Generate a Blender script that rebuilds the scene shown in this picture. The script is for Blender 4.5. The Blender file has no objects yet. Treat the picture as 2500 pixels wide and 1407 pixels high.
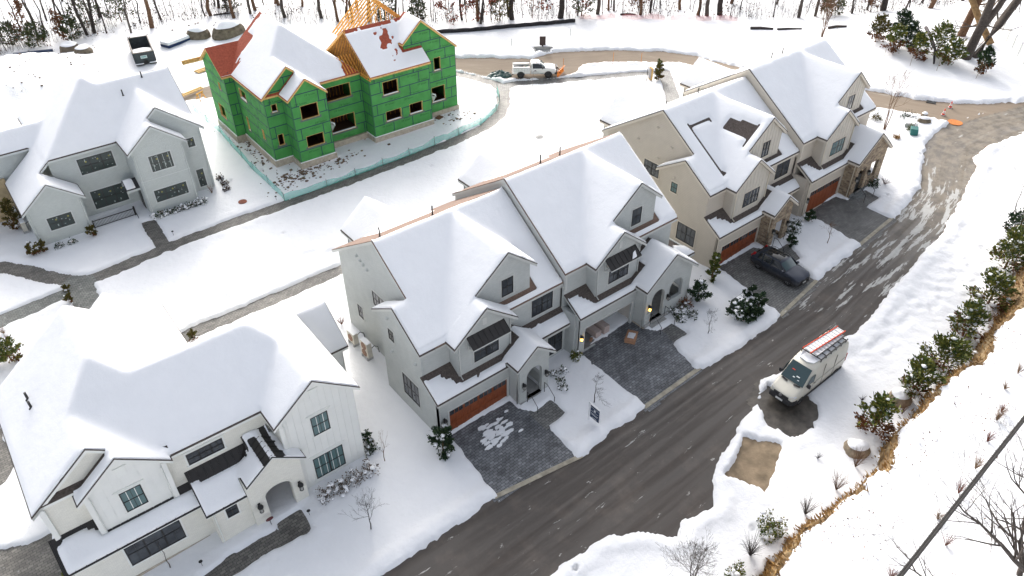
import bpy, bmesh, math, random
import numpy as np
from mathutils import Vector, Matrix
from mathutils.geometry import tessellate_polygon
random.seed(7); rng = np.random.default_rng(7)
scene = bpy.context.scene
col = scene.collection
R = math.radians

# ---------------------------------------------------------------- object helpers
class MB:
    """collects geometry and links it as ONE mesh object"""
    def __init__(s): s.v = []; s.f = []; s.m = []
    def poly(s, pts, mi=0):
        b = len(s.v); s.v += [tuple(p) for p in pts]; s.f.append(tuple(range(b, b+len(pts)))); s.m.append(mi)
    def box(s, x0, x1, y0, y1, z0, z1, mi=0):
        b = len(s.v)
        s.v += [(x0,y0,z0),(x1,y0,z0),(x1,y1,z0),(x0,y1,z0),(x0,y0,z1),(x1,y0,z1),(x1,y1,z1),(x0,y1,z1)]
        for q in ((0,3,2,1),(4,5,6,7),(0,1,5,4),(1,2,6,5),(2,3,7,6),(3,0,4,7)):
            s.f.append(tuple(b+i for i in q)); s.m.append(mi)
    def beam(s, p0, p1, w, h, mi=0, up=(0,0,1)):
        p0 = Vector(p0); p1 = Vector(p1); d = (p1-p0).normalized(); u = Vector(up)
        if abs(d.dot(u)) > .99: u = Vector((0,1,0))
        a = d.cross(u).normalized()*w/2; c = a.cross(d).normalized()*h/2
        b = len(s.v)
        for p in (p0, p1):
            for q in (-a-c, a-c, a+c, -a+c): s.v.append(tuple(p+q))
        for q in ((0,1,2,3),(7,6,5,4),(0,4,5,1),(1,5,6,2),(2,6,7,3),(3,7,4,0)):
            s.f.append(tuple(b+i for i in q)); s.m.append(mi)
    def tube(s, pts, rad, n=6, mi=0, cap=True):
        pts = [Vector(p) for p in pts]
        if not hasattr(rad, '__len__'): rad = [rad]*len(pts)
        b = len(s.v)
        for i, p in enumerate(pts):
            d = (pts[min(i+1, len(pts)-1)]-pts[max(i-1, 0)]).normalized()
            u = Vector((0,0,1)) if abs(d.z) < .9 else Vector((1,0,0))
            a = d.cross(u).normalized(); c = a.cross(d)
            for k in range(n):
                t = 2*math.pi*k/n
                s.v.append(tuple(p+(a*math.cos(t)+c*math.sin(t))*rad[i]))
        for i in range(len(pts)-1):
            for k in range(n):
                s.f.append((b+i*n+k, b+i*n+(k+1)%n, b+(i+1)*n+(k+1)%n, b+(i+1)*n+k)); s.m.append(mi)
        if cap:
            s.f.append(tuple(b+k for k in range(n))[::-1]); s.m.append(mi)
            s.f.append(tuple(b+(len(pts)-1)*n+k for k in range(n))); s.m.append(mi)
    def lathe(s, prof, c=(0,0,0), n=16, mi=0):
        b = len(s.v)
        for r, z in prof:
            for k in range(n):
                t = 2*math.pi*k/n; s.v.append((c[0]+r*math.cos(t), c[1]+r*math.sin(t), c[2]+z))
        for i in range(len(prof)-1):
            for k in range(n):
                s.f.append((b+i*n+k, b+i*n+(k+1)%n, b+(i+1)*n+(k+1)%n, b+(i+1)*n+k)); s.m.append(mi)
        s.f.append(tuple(b+k for k in range(n))[::-1]); s.m.append(mi)
        s.f.append(tuple(b+(len(prof)-1)*n+k for k in range(n))); s.m.append(mi)
    def extrude(s, pts, vec, mi=0):
        n = len(pts); b = len(s.v); vec = Vector(vec)
        s.v += [tuple(p) for p in pts]+[tuple(Vector(p)+vec) for p in pts]
        s.f.append(tuple(range(b, b+n))); s.f.append(tuple(range(b+2*n-1, b+n-1, -1))); s.m += [mi, mi]
        for i in range(n):
            j = (i+1) % n; s.f.append((b+j, b+i, b+n+i, b+n+j)); s.m.append(mi)
    def build(s, name, mats, parent=None, smooth=False, fix=True, bevel=0):
        me = bpy.data.meshes.new(name); me.from_pydata(s.v, [], s.f)
        for m in (mats if isinstance(mats, (list, tuple)) else [mats]): me.materials.append(m)
        me.polygons.foreach_set('material_index', s.m)
        if fix:
            bm = bmesh.new(); bm.from_mesh(me)
            if smooth or bevel: bmesh.ops.remove_doubles(bm, verts=bm.verts, dist=.0008)
            bmesh.ops.recalc_face_normals(bm, faces=bm.faces)
            if bevel:
                try: bmesh.ops.bevel(bm, geom=[e for e in bm.edges if len(e.link_faces)==2 and e.calc_face_angle(0) > .6], offset=bevel, segments=2, affect='EDGES', profile=.6, clamp_overlap=True)
                except Exception: pass
            bm.to_mesh(me); bm.free()
        if smooth: me.polygons.foreach_set('use_smooth', [True]*len(me.polygons))
        o = bpy.data.objects.new(name, me); col.objects.link(o)
        if parent is not None: o.parent = parent
        return o
def tag(o, label=None, cat=None, group=None, kind=None):
    if label: o['label'] = label
    if cat: o['category'] = cat
    if group: o['group'] = group
    if kind: o['kind'] = kind
    return o
def thing(name, label, cat, loc=(0,0,0), rz=0, group=None):
    o = bpy.data.objects.new(name, None); col.objects.link(o); o.empty_display_size = .3
    o.location = loc; o.rotation_euler = (0,0,rz)
    return tag(o, label, cat, group)
def kids(o, pool=None): return list(o.children)
def dup(o, loc, rz=0, sc=None, label=None, group=None):
    r = o.copy(); col.objects.link(r); r.location = loc; r.rotation_euler = (0,0,rz)
    if sc: r.scale = (sc,sc,sc) if not hasattr(sc,'__len__') else sc
    if label: r['label'] = label
    if group: r['group'] = group
    for ch in list(o.children):
        c = ch.copy(); col.objects.link(c); c.parent = r
        for g in list(ch.children):
            d = g.copy(); col.objects.link(d); d.parent = c
    return r

# ---------------------------------------------------------------- material helpers
def mat(name, base=(.5,.5,.5), rough=.7, spec=.3, metal=0):
    m = bpy.data.materials.new(name); m.use_nodes = True
    p = m.node_tree.nodes['Principled BSDF']
    p.inputs['Base Color'].default_value = (*base, 1); p.inputs['Roughness'].default_value = rough
    p.inputs['Specular IOR Level'].default_value = spec; p.inputs['Metallic'].default_value = metal
    return m
class NT:
    def __init__(s, m): s.t = m.node_tree; s.p = s.t.nodes['Principled BSDF']
    def n(s, k, **kw):
        x = s.t.nodes.new(k)
        for a, b in kw.items():
            if a.startswith('i_'): x.inputs[a[2:].replace('_',' ')].default_value = b
            else: setattr(x, a, b)
        return x
    def l(s, a, b): s.t.links.new(a, b)
    def coord(s, kind='Object'): return s.n('ShaderNodeTexCoord').outputs[kind]
    def mapv(s, v, scale=(1,1,1), loc=(0,0,0), rot=(0,0,0)):
        x = s.n('ShaderNodeMapping'); x.inputs['Scale'].default_value = scale; x.inputs['Location'].default_value = loc; x.inputs['Rotation'].default_value = rot
        s.l(v, x.inputs['Vector']); return x.outputs['Vector']
    def noise(s, v, scale, detail=3, rough=.55, out='Fac'):
        x = s.n('ShaderNodeTexNoise'); x.inputs['Scale'].default_value = scale; x.inputs['Detail'].default_value = detail; x.inputs['Roughness'].default_value = rough
        s.l(v, x.inputs['Vector']); return x.outputs[out]
    def ramp(s, f, stops, interp='LINEAR'):
        x = s.n('ShaderNodeValToRGB'); r = x.color_ramp; r.interpolation = interp
        while len(r.elements) < len(stops): r.elements.new(.5)
        for e, (p, c) in zip(r.elements, stops):
            e.position = p; e.color = (*c, 1) if hasattr(c,'__len__') else (c,c,c,1)
        s.l(f, x.inputs['Fac']); return x.outputs['Color']
    def mix(s, f, a, b, mode='MIX'):
        x = s.n('ShaderNodeMix', data_type='RGBA', blend_type=mode)
        for sock, val in ((x.inputs[0], f), (x.inputs[6], a), (x.inputs[7], b)):
            if isinstance(val, (int, float)): sock.default_value = val
            elif isinstance(val, tuple): sock.default_value = (*val, 1)
            else: s.l(val, sock)
        return x.outputs[2]
    def math(s, op, a, b=0., c=None):
        x = s.n('ShaderNodeMath', operation=op)
        for i, val in enumerate((a, b) if c is None else (a, b, c)):
            if isinstance(val, (int, float)): x.inputs[i].default_value = val
            else: s.l(val, x.inputs[i])
        return x.outputs[0]
    def base(s, c): s.l(c, s.p.inputs['Base Color'])
    def bump(s, h, strength=.3, dist=.02):
        x = s.n('ShaderNodeBump'); x.inputs['Strength'].default_value = strength; x.inputs['Distance'].default_value = dist
        s.l(h, x.inputs['Height']); s.l(x.outputs['Normal'], s.p.inputs['Normal'])
    def wallv(s):
        """(x+y, z) of the house's own axes: runs along any axis-parallel wall"""
        c = s.n('ShaderNodeSeparateXYZ'); s.l(s.coord(), c.inputs[0])
        k = s.n('ShaderNodeCombineXYZ'); s.l(s.math('ADD', c.outputs[0], c.outputs[1]), k.inputs[0]); s.l(c.outputs[2], k.inputs[1])
        return k.outputs[0], c.outputs[2]
def noisy(name, base, rough=.7, scale=6, amt=.25, bump=.15, spec=.3, metal=0, dist=.02):
    m = mat(name, base, rough, spec, metal); t = NT(m); c = t.coord(); f = t.noise(c, scale, 5)
    d = tuple(x*(1-amt) for x in base); b = tuple(min(1, x*(1+amt)) for x in base)
    t.base(t.ramp(f, [(.3, d), (.7, b)]))
    if bump: t.bump(t.noise(c, scale*5, 4), bump, dist)
    return m
def m_snow(name, big=.5, fine=.35, col=(.86,.87,.89), specks=0):
    m = mat(name, col, .65, .25); t = NT(m); c = t.coord()
    h = t.math('ADD', t.math('MULTIPLY', t.noise(c, 2.2, 4, .6), big), t.math('MULTIPLY', t.noise(c, 16, 4, .65), fine*.35))
    base = t.ramp(t.noise(c, .9, 4), [(.25, tuple(x*.965 for x in col)), (.7, col)])
    if specks:
        k = t.math('MULTIPLY', t.math('GREATER_THAN', t.noise(c, 7, 5, .7), .70), specks)
        base = t.mix(k, base, (.16,.12,.08))
    t.base(base); t.bump(h, .5, .12); return m
def m_wall(name, base, kind, var=.05):
    m = mat(name, base, .75, .25); t = NT(m); v, z = t.wallv(); c = t.coord()
    f = t.noise(c, 1.3, 4); cc = t.ramp(f, [(.3, tuple(x*(1-var) for x in base)), (.7, tuple(min(1,x*(1+var*.6)) for x in base))])
    if kind == 'brick':
        b = t.n('ShaderNodeTexBrick'); t.l(v, b.inputs['Vector']); b.inputs['Scale'].default_value = 1
        b.inputs['Brick Width'].default_value = .22; b.inputs['Row Height'].default_value = .075; b.inputs['Mortar Size'].default_value = .008; b.inputs['Mortar Smooth'].default_value = .6
        b.inputs['Color1'].default_value = (1,1,1,1); b.inputs['Color2'].default_value = (.93,.93,.93,1); b.inputs['Mortar'].default_value = (.82,.82,.82,1)
        t.base(t.mix(1, cc, b.outputs['Color'], 'MULTIPLY')); t.bump(t.math('SUBTRACT', 1, b.outputs['Fac']), .5, .012)
    elif kind == 'lap':
        s = t.math('FRACT', t.math('MULTIPLY', z, 1/.15)); t.base(t.mix(1, cc, t.ramp(s, [(.0,.62),(.1,.97),(1,1.)]), 'MULTIPLY')); t.bump(s, .8, -.02)
    else:
        t.base(cc); t.bump(t.noise(c, 30, 3), .12, .01)
    return m
def m_stone(name):
    m = mat(name, (.4,.33,.25), .85); t = NT(m); v, z = t.wallv()
    b = t.n('ShaderNodeTexBrick'); t.l(v, b.inputs['Vector']); b.offset = .37; b.squash = .7; b.squash_frequency = 3
    b.inputs['Scale'].default_value = 1; b.inputs['Brick Width'].default_value = .42; b.inputs['Row Height'].default_value = .17; b.inputs['Mortar Size'].default_value = .012
    b.inputs['Color1'].default_value = (.42,.33,.22,1); b.inputs['Color2'].default_value = (.17,.115,.08,1); b.inputs['Mortar'].default_value = (.36,.32,.27,1); b.inputs['Bias'].default_value = -.1
    n = t.noise(t.coord(), 4, 4); t.base(t.mix(1, b.outputs['Color'], t.ramp(n, [(.3,.65),(.7,1.15)]), 'MULTIPLY')); t.bump(t.math('SUBTRACT', 1, b.outputs['Fac']), .7, .03); return m
def m_paver(name, a, b, stain=.5, fleck=.1):
    m = mat(name, a, .6, .4); t = NT(m); c = t.coord()
    k = t.n('ShaderNodeTexBrick'); t.l(c, k.inputs['Vector']); k.offset = .5
    k.inputs['Scale'].default_value = 1; k.inputs['Brick Width'].default_value = .34; k.inputs['Row Height'].default_value = .2; k.inputs['Mortar Size'].default_value = .014
    k.inputs['Color1'].default_value = (*a,1); k.inputs['Color2'].default_value = (*b,1); k.inputs['Mortar'].default_value = (.05,.048,.045,1)
    cc = t.mix(1, k.outputs['Color'], t.ramp(t.noise(c, .8, 5, .65), [(.35, 1-stain), (.65, 1.1)]), 'MULTIPLY')
    cc = t.mix(t.math('MULTIPLY', t.ramp(t.noise(c, 3.1, 6, .7), [(.62,0.),(.72,1.)]), fleck), cc, (.7,.7,.7))
    t.base(cc); t.bump(t.math('SUBTRACT', 1, k.outputs['Fac']), .5, .012); return m

SNOW = m_snow('snow', 1.1, .6, (.80,.81,.825)); RSNOW = m_snow('roof_snow', .4, .45, (.83,.84,.855))
GLASS = mat('window_glass', (.028,.032,.036), .06, .6); NT(GLASS)
def _glass():
    t = NT(GLASS); c = t.coord(); t.base(t.ramp(t.noise(c, .8, 3), [(.3,(.02,.022,.026)),(.75,(.085,.095,.105))]))
_glass()
TEAL = mat('shaded_glass', (.10,.17,.17), .08, .6)
BLACK = mat('black_frame', (.018,.017,.016), .45, .4)
IRON = mat('black_iron', (.012,.012,.012), .5, .4)
SHINGLE = noisy('roof_shingle', (.085,.07,.062), .95, 9, .35, .5)
SHINGLE_B = noisy('brown_shingle', (.17,.115,.09), .95, 9, .25, .5)
METALROOF = noisy('standing_seam_metal', (.035,.032,.03), .4, 2, .15, 0, .5, .4)
DRIP = mat('drip_edge', (.03,.03,.032), .6)
CONC = noisy('concrete', (.42,.37,.30), .9, 3, .2, .2)
CONC2 = noisy('bluestone', (.17,.175,.17), .8, 3, .3, .15)
CONC3 = noisy('grey_concrete', (.33,.33,.32), .85, 3, .2, .15)
ALU = mat('painted_aluminium', (.6,.6,.6), .4, .4)
def m_door():
    m = mat('stained_wood', (.22,.055,.018), .5, .4); t = NT(m); v, z = t.wallv(); w = t.mapv(v, (14,1.4,1))
    t.base(t.ramp(t.noise(w, 1.6, 6, .6), [(.25,(.10,.024,.008)),(.55,(.23,.06,.02)),(.8,(.33,.10,.03))])); t.bump(t.noise(w, 4, 3), .15, .01); return m
DOORWOOD = m_door()
LUMBER = noisy('spruce_lumber', (.60,.38,.14), .75, 5, .2, .1)
ORANGEWOOD = noisy('framing_lumber', (.62,.30,.055), .75, 5, .3, .1)
OSB = noisy('osb_board', (.12,.06,.035), .9, 14, .35, .2)
REDOSB = noisy('red_roof_sheathing', (.33,.075,.04), .85, 5, .25, .1)
ZIP = noisy('green_sheathing', (.06,.265,.065), .75, 1.1, .14, .05)
TAPE = mat('seam_tape', (.022,.055,.075), .6); PRINT = mat('panel_print', (.02,.09,.03), .8)
FLASH = mat('flashing_tape', (.09,.13,.11), .7)
STONE = m_stone('stone_veneer')
def glow(name, c, e):
    m = mat(name, c, .3); p = m.node_tree.nodes['Principled BSDF']; p.inputs['Emission Color'].default_value = (*c,1); p.inputs['Emission Strength'].default_value = e; return m
LAMPON = glow('lit_lamp', (1,.55,.12), 2.5); LAMPOFF = mat('lamp_glass', (.35,.35,.33), .1, .6)
F = {
 'street_n': [(-8.12,-5.95),(-5.4,-5.9),(0.2,-6.01),(2.9,-6.17),(6.01,-6.53),(5.91,-7.22),(9.45,-6.96),(12.6,-6.99),(17.89,-6.85),(18.78,-7.24),(22.72,-7.49),(27.45,-7.35),(31.74,-6.43),(32.85,-6.71),(35.43,-6.47),(40,-6.29),(43.5,-6.13),(46.63,-5.9),(49.76,-5.52),(53.12,-4.69),(56.76,-2.8),(60.17,-1.2),(63.71,-0.51),(67.08,-0.23)],
 'street_s': [(-1.13,-11.85),(0.62,-12.17),(2.55,-12.19),(3.7,-12.38),(5.09,-13.38),(6.55,-15.12),(7.52,-14.49),(9.76,-15.13),(11.04,-13.95),(12.15,-13.26),(15.26,-12.42),(18.54,-11.68),(20.65,-10.44),(22.35,-10.84),(28.26,-12.04),(30.66,-12.04),(36.02,-11.27),(42.65,-10.39),(47.14,-9.83),(53.04,-8.5),(57.98,-7.1),(60.22,-6.52),(61.4,-5.42),(64.7,-5.39),(70.5,-6.47)],
 'rear_up': [(77.6,-3.34),(74.65,-1.12),(71.76,1.61),(69.71,4.83),(67.9,10.11),(65.87,15.57),(65.34,20.34),(65.18,25.7),(65.55,33.36),(63.43,37.39),(58.6,42.14),(55.04,44.99),(51.5,47.02),(47.48,47.53),(43.92,51.16),(39.98,54.34),(34.94,57.89),(27.49,61.6),(19.57,63.81),(12.69,66.2),(6.86,67.82),(0.28,69.43)],
 'rear_lo': [(67.08,-0.23),(66.25,2.93),(64.67,6.88),(63.6,10.32),(62.25,14.8),(61.89,22.01),(62.27,27.94),(61.73,32.95),(58.07,36.95),(54.62,39.71),(51.43,41.13),(48.54,39.62),(44.82,41.04),(41.94,42.98),(39.32,46.08),(37.65,51.07),(31.94,53.25),(23.82,55.04),(16.69,57.85),(9.35,63.29),(6.24,64.68),(-0.63,66.41)],
 'h4l_drive': [(0.78,-0.1),(5.71,-0.28),(5.8,-1.31),(6.42,-2.34),(6.24,-3.72),(6.01,-6.53),(2.9,-6.17),(0.2,-6.01)],
 'h4l_pad': [(6.36,-2.33),(7.96,-2.18),(7.95,-3.56),(6.24,-3.77)],
 'h4r_drive': [(12.85,-0.26),(17.93,-0.24),(18.03,-1.45),(18.64,-2.42),(18.52,-3.93),(17.91,-6.87),(15.14,-6.96),(12.6,-6.99)],
 'h4r_pad': [(18.56,-2.41),(20.31,-2.33),(20.3,-3.75),(18.51,-3.86)],
 'h5l_drive': [(28.54,-0.1),(33.04,-0.38),(33.53,-1.3),(33.66,-4.51),(32.85,-6.71),(30.15,-6.96),(27.46,-7.23)],
 'h5l_pad': [(33.68,-1.83),(35.58,-2.09),(34.67,-3.89),(33.78,-3.86)],
 'h5r_drive': [(40.98,-0.16),(45.33,-0.45),(45.47,-1.44),(45.73,-3.26),(45.64,-5.99),(40.13,-6.41)],
 'h5r_pad': [(45.61,-1.56),(48.25,-1.64),(48.07,-3.22),(45.61,-3.25)],
 'h3_drive': [(-26.34,10.37),(-24.98,10.55),(-23.77,9.78),(-22.36,9.64),(-22.33,8.38),(-21.89,5.92),(-22.16,4.18),(-26.74,8.04)],
 'h3_side': [(-22.97,23.07),(-22.88,20.19),(-22.89,16.82),(-23.68,15.67),(-24.48,15.53)],
 'h3_walk': [(-16.54,0.74),(-14.42,1.07),(-12.39,0.96),(-11.41,0.82),(-11.4,1.25),(-9.7,1.18),(-9.79,-0.37),(-10.1,-0.55),(-11.1,-0.36),(-12.93,-0.22),(-14.99,-0.3)],
 'h1_walk': [(-6.87,40.13),(-5.65,39.95),(-5.99,34.72),(-7.2,34.55)],
 'van_pad': [(18.54,-11.68),(20.59,-10.91),(21.7,-13.17),(21.57,-14.56),(20.07,-15.18),(18.07,-15.21),(17.56,-13.48)],
 'bare_pad': [(15.56,-12.95),(16.95,-14.96),(15.72,-15.47),(12.99,-16.49),(13,-15.63),(12.18,-14.11)],
 'mail_pad': [(50.53,50.28),(52.5,49.2),(51.26,47.43),(49.59,48.46)],
 'path_n': [(-18.86,41.04),(-17.31,38.96),(-15.63,36.18),(-13.72,33.87),(-12.7,33.92),(-9.69,34.12),(-6.68,34.45),(-2.84,34.51),(1.19,34.51),(5.35,34.29),(9.84,34.27),(14.65,34.33),(19.72,34.32),(25.24,34.47),(30.23,35),(33.28,36.21),(35.86,38.45),(38.86,42.24),(38.88,44.22),(37.85,47.68),(36.59,50.53)],
 'path_rear': [(39.09,42.53),(41.29,42.17),(45.11,39.77),(49.84,37.11),(54.69,34.48),(57.62,32.16)],
 'path_h5': [(57.85,32.36),(55.49,29.57),(52.03,25.86),(49.11,22.57)],
 'path_w': [(-20.43,32.84),(-18.59,32.97),(-16.68,33.1),(-14.52,33.36),(-14.02,33.38),(-14.09,31.68),(-14.27,29.48),(-14.33,27.6)],
 'path_w2': [(-14.13,34.2),(-14.02,33.38),(-14.31,30.5)],
 'path_s': [(-10.23,21.49),(-8.51,21.69),(-5.87,21.5),(-3.08,21.39),(-0.18,21.27),(2.91,21.25),(4.25,21.15),(6.87,21.06)],
}

# ---------------------------------------------------------------- terrain
def sstep(t): t = np.clip(t, 0, 1); return t*t*(3-2*t)
def vnoise(x, y, sc, seed, oct=1, pers=.5):
    r = np.zeros_like(np.asarray(x, float)+0*np.asarray(y, float)); amp = 1; tot = 0
    for o in range(oct):
        g = np.random.default_rng(seed+o).random((256,256)); X = np.asarray(x)/sc+113.7; Y = np.asarray(y)/sc+57.3
        xi = np.floor(X).astype(int); yi = np.floor(Y).astype(int); fx = sstep(X-xi); fy = sstep(Y-yi)
        a = g[yi%256, xi%256]; b = g[yi%256, (xi+1)%256]; c = g[(yi+1)%256, xi%256]; d = g[(yi+1)%256, (xi+1)%256]
        r += amp*((a*(1-fx)+b*fx)*(1-fy)+(c*(1-fx)+d*fx)*fy); tot += amp; amp *= pers; sc /= 2.03
    return r/tot-.5
EDGE = np.array([(-80,-32),(-20,-25),(0,-21.8),(6.8,-20.3),(8.8,-19.9),(11.2,-19.8),(14.7,-20),(18.2,-20.3),(21.7,-19.5),(25.4,-19.1),(31.2,-19.4),(39,-18.4),(44.3,-17.1),(55,-15.5),(70,-17),(90,-24),(140,-40)])
def edge_d(x, y): return np.interp(x, EDGE[:,0], EDGE[:,1])-y+vnoise(x, y, 2.6, 40, 3)*1.3
def base_z(x, y):
    x = np.asarray(x, float); y = np.asarray(y, float)
    t = sstep((y-12)/24); z = np.clip(x,-60,90)*(.045*(1-t)+.012*t)
    d = edge_d(x, y)
    z = z+2.2*sstep(d/.55)+np.clip(d-.5, 0, 30)*.085
    for cx, cy, rx, ry, h in ((-6,86,5,4,1.9),(-11,85,6,5,2.1),(-8,80,5,3,1.3),(-1,84,4,3,1.1),(-15,78,6,5,1.5),(-4,76,4,3,.8)):
        z = z+h*np.exp(-((x-cx)/rx)**2-((y-cy)/ry)**2)*(1+.5*vnoise(x, y, 2.2, 91, 3))
    return z
def gz(x, y): return float(base_z(np.array([x]), np.array([y]))[0])
def poly_sd(P, x, y):
    """signed distance to a polygon, negative inside"""
    P = np.array(P, float); d2 = np.full(x.shape, 1e9); ins = np.zeros(x.shape, bool)
    for i in range(len(P)):
        a = P[i]; b = P[(i+1)%len(P)]; ab = b-a; L = ab@ab+1e-12
        t = np.clip(((x-a[0])*ab[0]+(y-a[1])*ab[1])/L, 0, 1)
        d2 = np.minimum(d2, (x-a[0]-t*ab[0])**2+(y-a[1]-t*ab[1])**2)
        if a[1] != b[1]:
            c = ((a[1] > y) != (b[1] > y)) & (x < (b[0]-a[0])*(y-a[1])/(b[1]-a[1])+a[0]); ins ^= c
    d = np.sqrt(d2); return np.where(ins, -d, d)
def line_sd(P, w, x, y, uv=False):
    P = np.array(P, float); d2 = np.full(x.shape, 1e9); U = np.zeros(x.shape); V = np.zeros(x.shape); s = 0
    for i in range(len(P)-1):
        a = P[i]; ab = P[i+1]-a; L = math.hypot(*ab); t = np.clip(((x-a[0])*ab[0]+(y-a[1])*ab[1])/(L*L), 0, 1)
        q = (x-a[0]-t*ab[0])**2+(y-a[1]-t*ab[1])**2; k = q < d2; d2 = np.where(k, q, d2)
        if uv: U = np.where(k, s+t*L, U); V = np.where(k, ((x-a[0])*-ab[1]+(y-a[1])*ab[0])/L, V)
        s += L
    return (U, V) if uv else np.sqrt(d2)-w/2
STREET = F['street_n']+[(77.6,-3.34),(110,-15),(107,-21)]+F['street_s'][::-1]+[(-40,-11.6),(-40,-5.6)]
REAR = [(67.3,-.4),(77.6,-3.4)]+F['rear_up']+F['rear_lo'][::-1]
FEAT = [ # name, kind, shape, width, ragged edge, snow bank
 ('street','p',STREET,0,.30,.16),('rear_road','p',REAR,0,.45,.2)]
for k, rg in (('h4l_drive',.12),('h4l_pad',.12),('h4r_drive',.12),('h4r_pad',.1),('h5l_drive',.16),('h5l_pad',.12),('h5r_drive',.12),('h5r_pad',.1),('h3_drive',.2),('h3_side',.2),('h3_walk',.12),('h1_walk',.16),('van_pad',.6),('bare_pad',.3),('mail_pad',.3)):
    FEAT.append((k,'p',F[k],0,rg,.05))
for k, w in (('path_n',1.5),('path_rear',1.5),('path_h5',1.6),('path_w',1.6),('path_w2',1.9),('path_s',1.35)):
    FEAT.append((k,'l',F[k],w,.2,.05))
def sd_of(ft, x, y):
    out = np.full(x.shape, 50.); P = np.array(ft[2]); m = 3+ft[3]
    k = (x > P[:,0].min()-m) & (x < P[:,0].max()+m) & (y > P[:,1].min()-m) & (y < P[:,1].max()+m)
    if k.any(): out[k] = poly_sd(ft[2], x[k], y[k]) if ft[1] == 'p' else line_sd(ft[2], ft[3], x[k], y[k])
    return out
def axis(a, b, st, lo, hi):
    c = list(np.arange(a, b+1e-6, st)); s = st; p = a; L = []
    while p > lo: s = min(s*1.13, 60); p -= s; L.append(p)
    s = st; p = b; H = []
    while p < hi: s = min(s*1.13, 60); p += s; H.append(p)
    return np.array(L[::-1]+c+H)
GX = axis(-27, 72, .2, -900, 1100); GY = axis(-24, 56, .2, -500, 1300)
XX, YY = np.meshgrid(GX, GY)
BZ = base_z(XX, YY)
SD = np.full(XX.shape, 50.); BANK = np.zeros(XX.shape); LUMP = np.zeros(XX.shape); SDS = {}
n1 = vnoise(XX, YY, .9, 11, 3); n2 = vnoise(XX, YY, .45, 23, 2)
for ft in FEAT:
    d = sd_of(ft, XX, YY); SDS[ft[0]] = d; dr = d+(n1*1.5+n2*.7)*ft[4]
    SD = np.minimum(SD, dr)
    if ft[5]: BANK = np.maximum(BANK, ft[5]*np.exp(-((d-.75)/.5)**2)); LUMP = np.maximum(LUMP, np.exp(-np.clip(d,0,9)/(.9 if ft[5] > .1 else .7)))
ED = edge_d(XX, YY)
RAG = .18+.5*np.exp(-((XX-7)/3.5)**2)+.55*np.exp(-((XX-41)/4.)**2)+.25*np.exp(-((XX-31)/3)**2)
RD = np.abs(ED-.30)-RAG-(n1*1.1+n2*.5)*.55      # bare rim of the ledge
RDR = np.where(np.abs(ED) < 6, RD, 50.)
SD2 = np.minimum(SD, RDR)
# bare, trodden earth round the house under construction
SOIL = np.exp(-((XX-8.3)/1.7)**2-((YY-38.4)/1.1)**2)+.8*np.exp(-((XX-13)/2)**2-((YY-38.6)/.6)**2)+.8*np.exp(-((XX-29)/1.2)**2-((YY-39.6)/.8)**2)+.7*np.exp(-((XX-7.0)/.7)**2-((YY-47)/5)**2)
snow = .17+vnoise(XX, YY, 7, 3, 3)*.16+vnoise(XX, YY, 1.7, 5, 3)*.05
snow += BANK*(1.1+n1*1.5)+LUMP*(n2*.14+n1*.08)
rough = np.exp(-((YY-24.6)/2.2)**2)*(XX < 12)*(XX > -9)+np.exp(-((YY-36.5)/2.)**2)*(XX > 38)*(XX < 56)+np.exp(-((YY+13.6)/2.2)**2)*(XX > 26)*(XX < 62)
snow += rough*vnoise(XX, YY, .55, 77, 2)*.3
snow += (YY < -21)*vnoise(XX, YY, .8, 78, 3)*.3+(YY > 64)*vnoise(XX, YY, 1.6, 79, 3)*.25
snow = np.maximum(snow, .05)
cut = sstep((SD2+.05)/.22)
NZ = BZ+snow*cut-.16*(1-sstep((SD2+.25)/.3))-.10*sstep((.01-SD2)/.05)
soilm = (SOIL+n1*1.3+n2*1.6) > .95
NZ = np.where(soilm, BZ-.05, NZ)
def grid_mesh(name, m, Z, keep=None, uv=None, kind='structure', smooth=True):
    ny, nx = XX.shape; V = np.stack([XX, YY, Z], -1).reshape(-1, 3)
    idx = np.arange(ny*nx).reshape(ny, nx)
    Q = np.stack([idx[:-1,:-1], idx[:-1,1:], idx[1:,1:], idx[1:,:-1]], -1)
    if keep is not None:
        kc = keep[:-1,:-1] | keep[:-1,1:] | keep[1:,1:] | keep[1:,:-1]; Q = Q[kc]
    Q = Q.reshape(-1, 4); used, inv = np.unique(Q, return_inverse=True); V = V[used]; Q = inv.reshape(-1, 4)
    me = bpy.data.meshes.new(name); me.vertices.add(len(V)); me.vertices.foreach_set('co', V.ravel())
    me.loops.add(Q.size); me.loops.foreach_set('vertex_index', Q.ravel().astype(np.int32))
    me.polygons.add(len(Q)); me.polygons.foreach_set('loop_start', np.arange(0, Q.size, 4, dtype=np.int32))
    if smooth: me.polygons.foreach_set('use_smooth', np.ones(len(Q), bool))
    if uv is not None:
        me.update(); L = me.uv_layers.new(name='UVMap'); W = np.stack(uv, -1).reshape(-1, 2)[used][Q.ravel()]; L.data.foreach_set('uv', W.ravel())
    me.update(calc_edges=True); me.validate(); me.materials.append(m)
    o = bpy.data.objects.new(name, me); col.objects.link(o)
    if kind: o['kind'] = kind
    return o
grid_mesh('snow_ground', SNOW, NZ)

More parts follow.
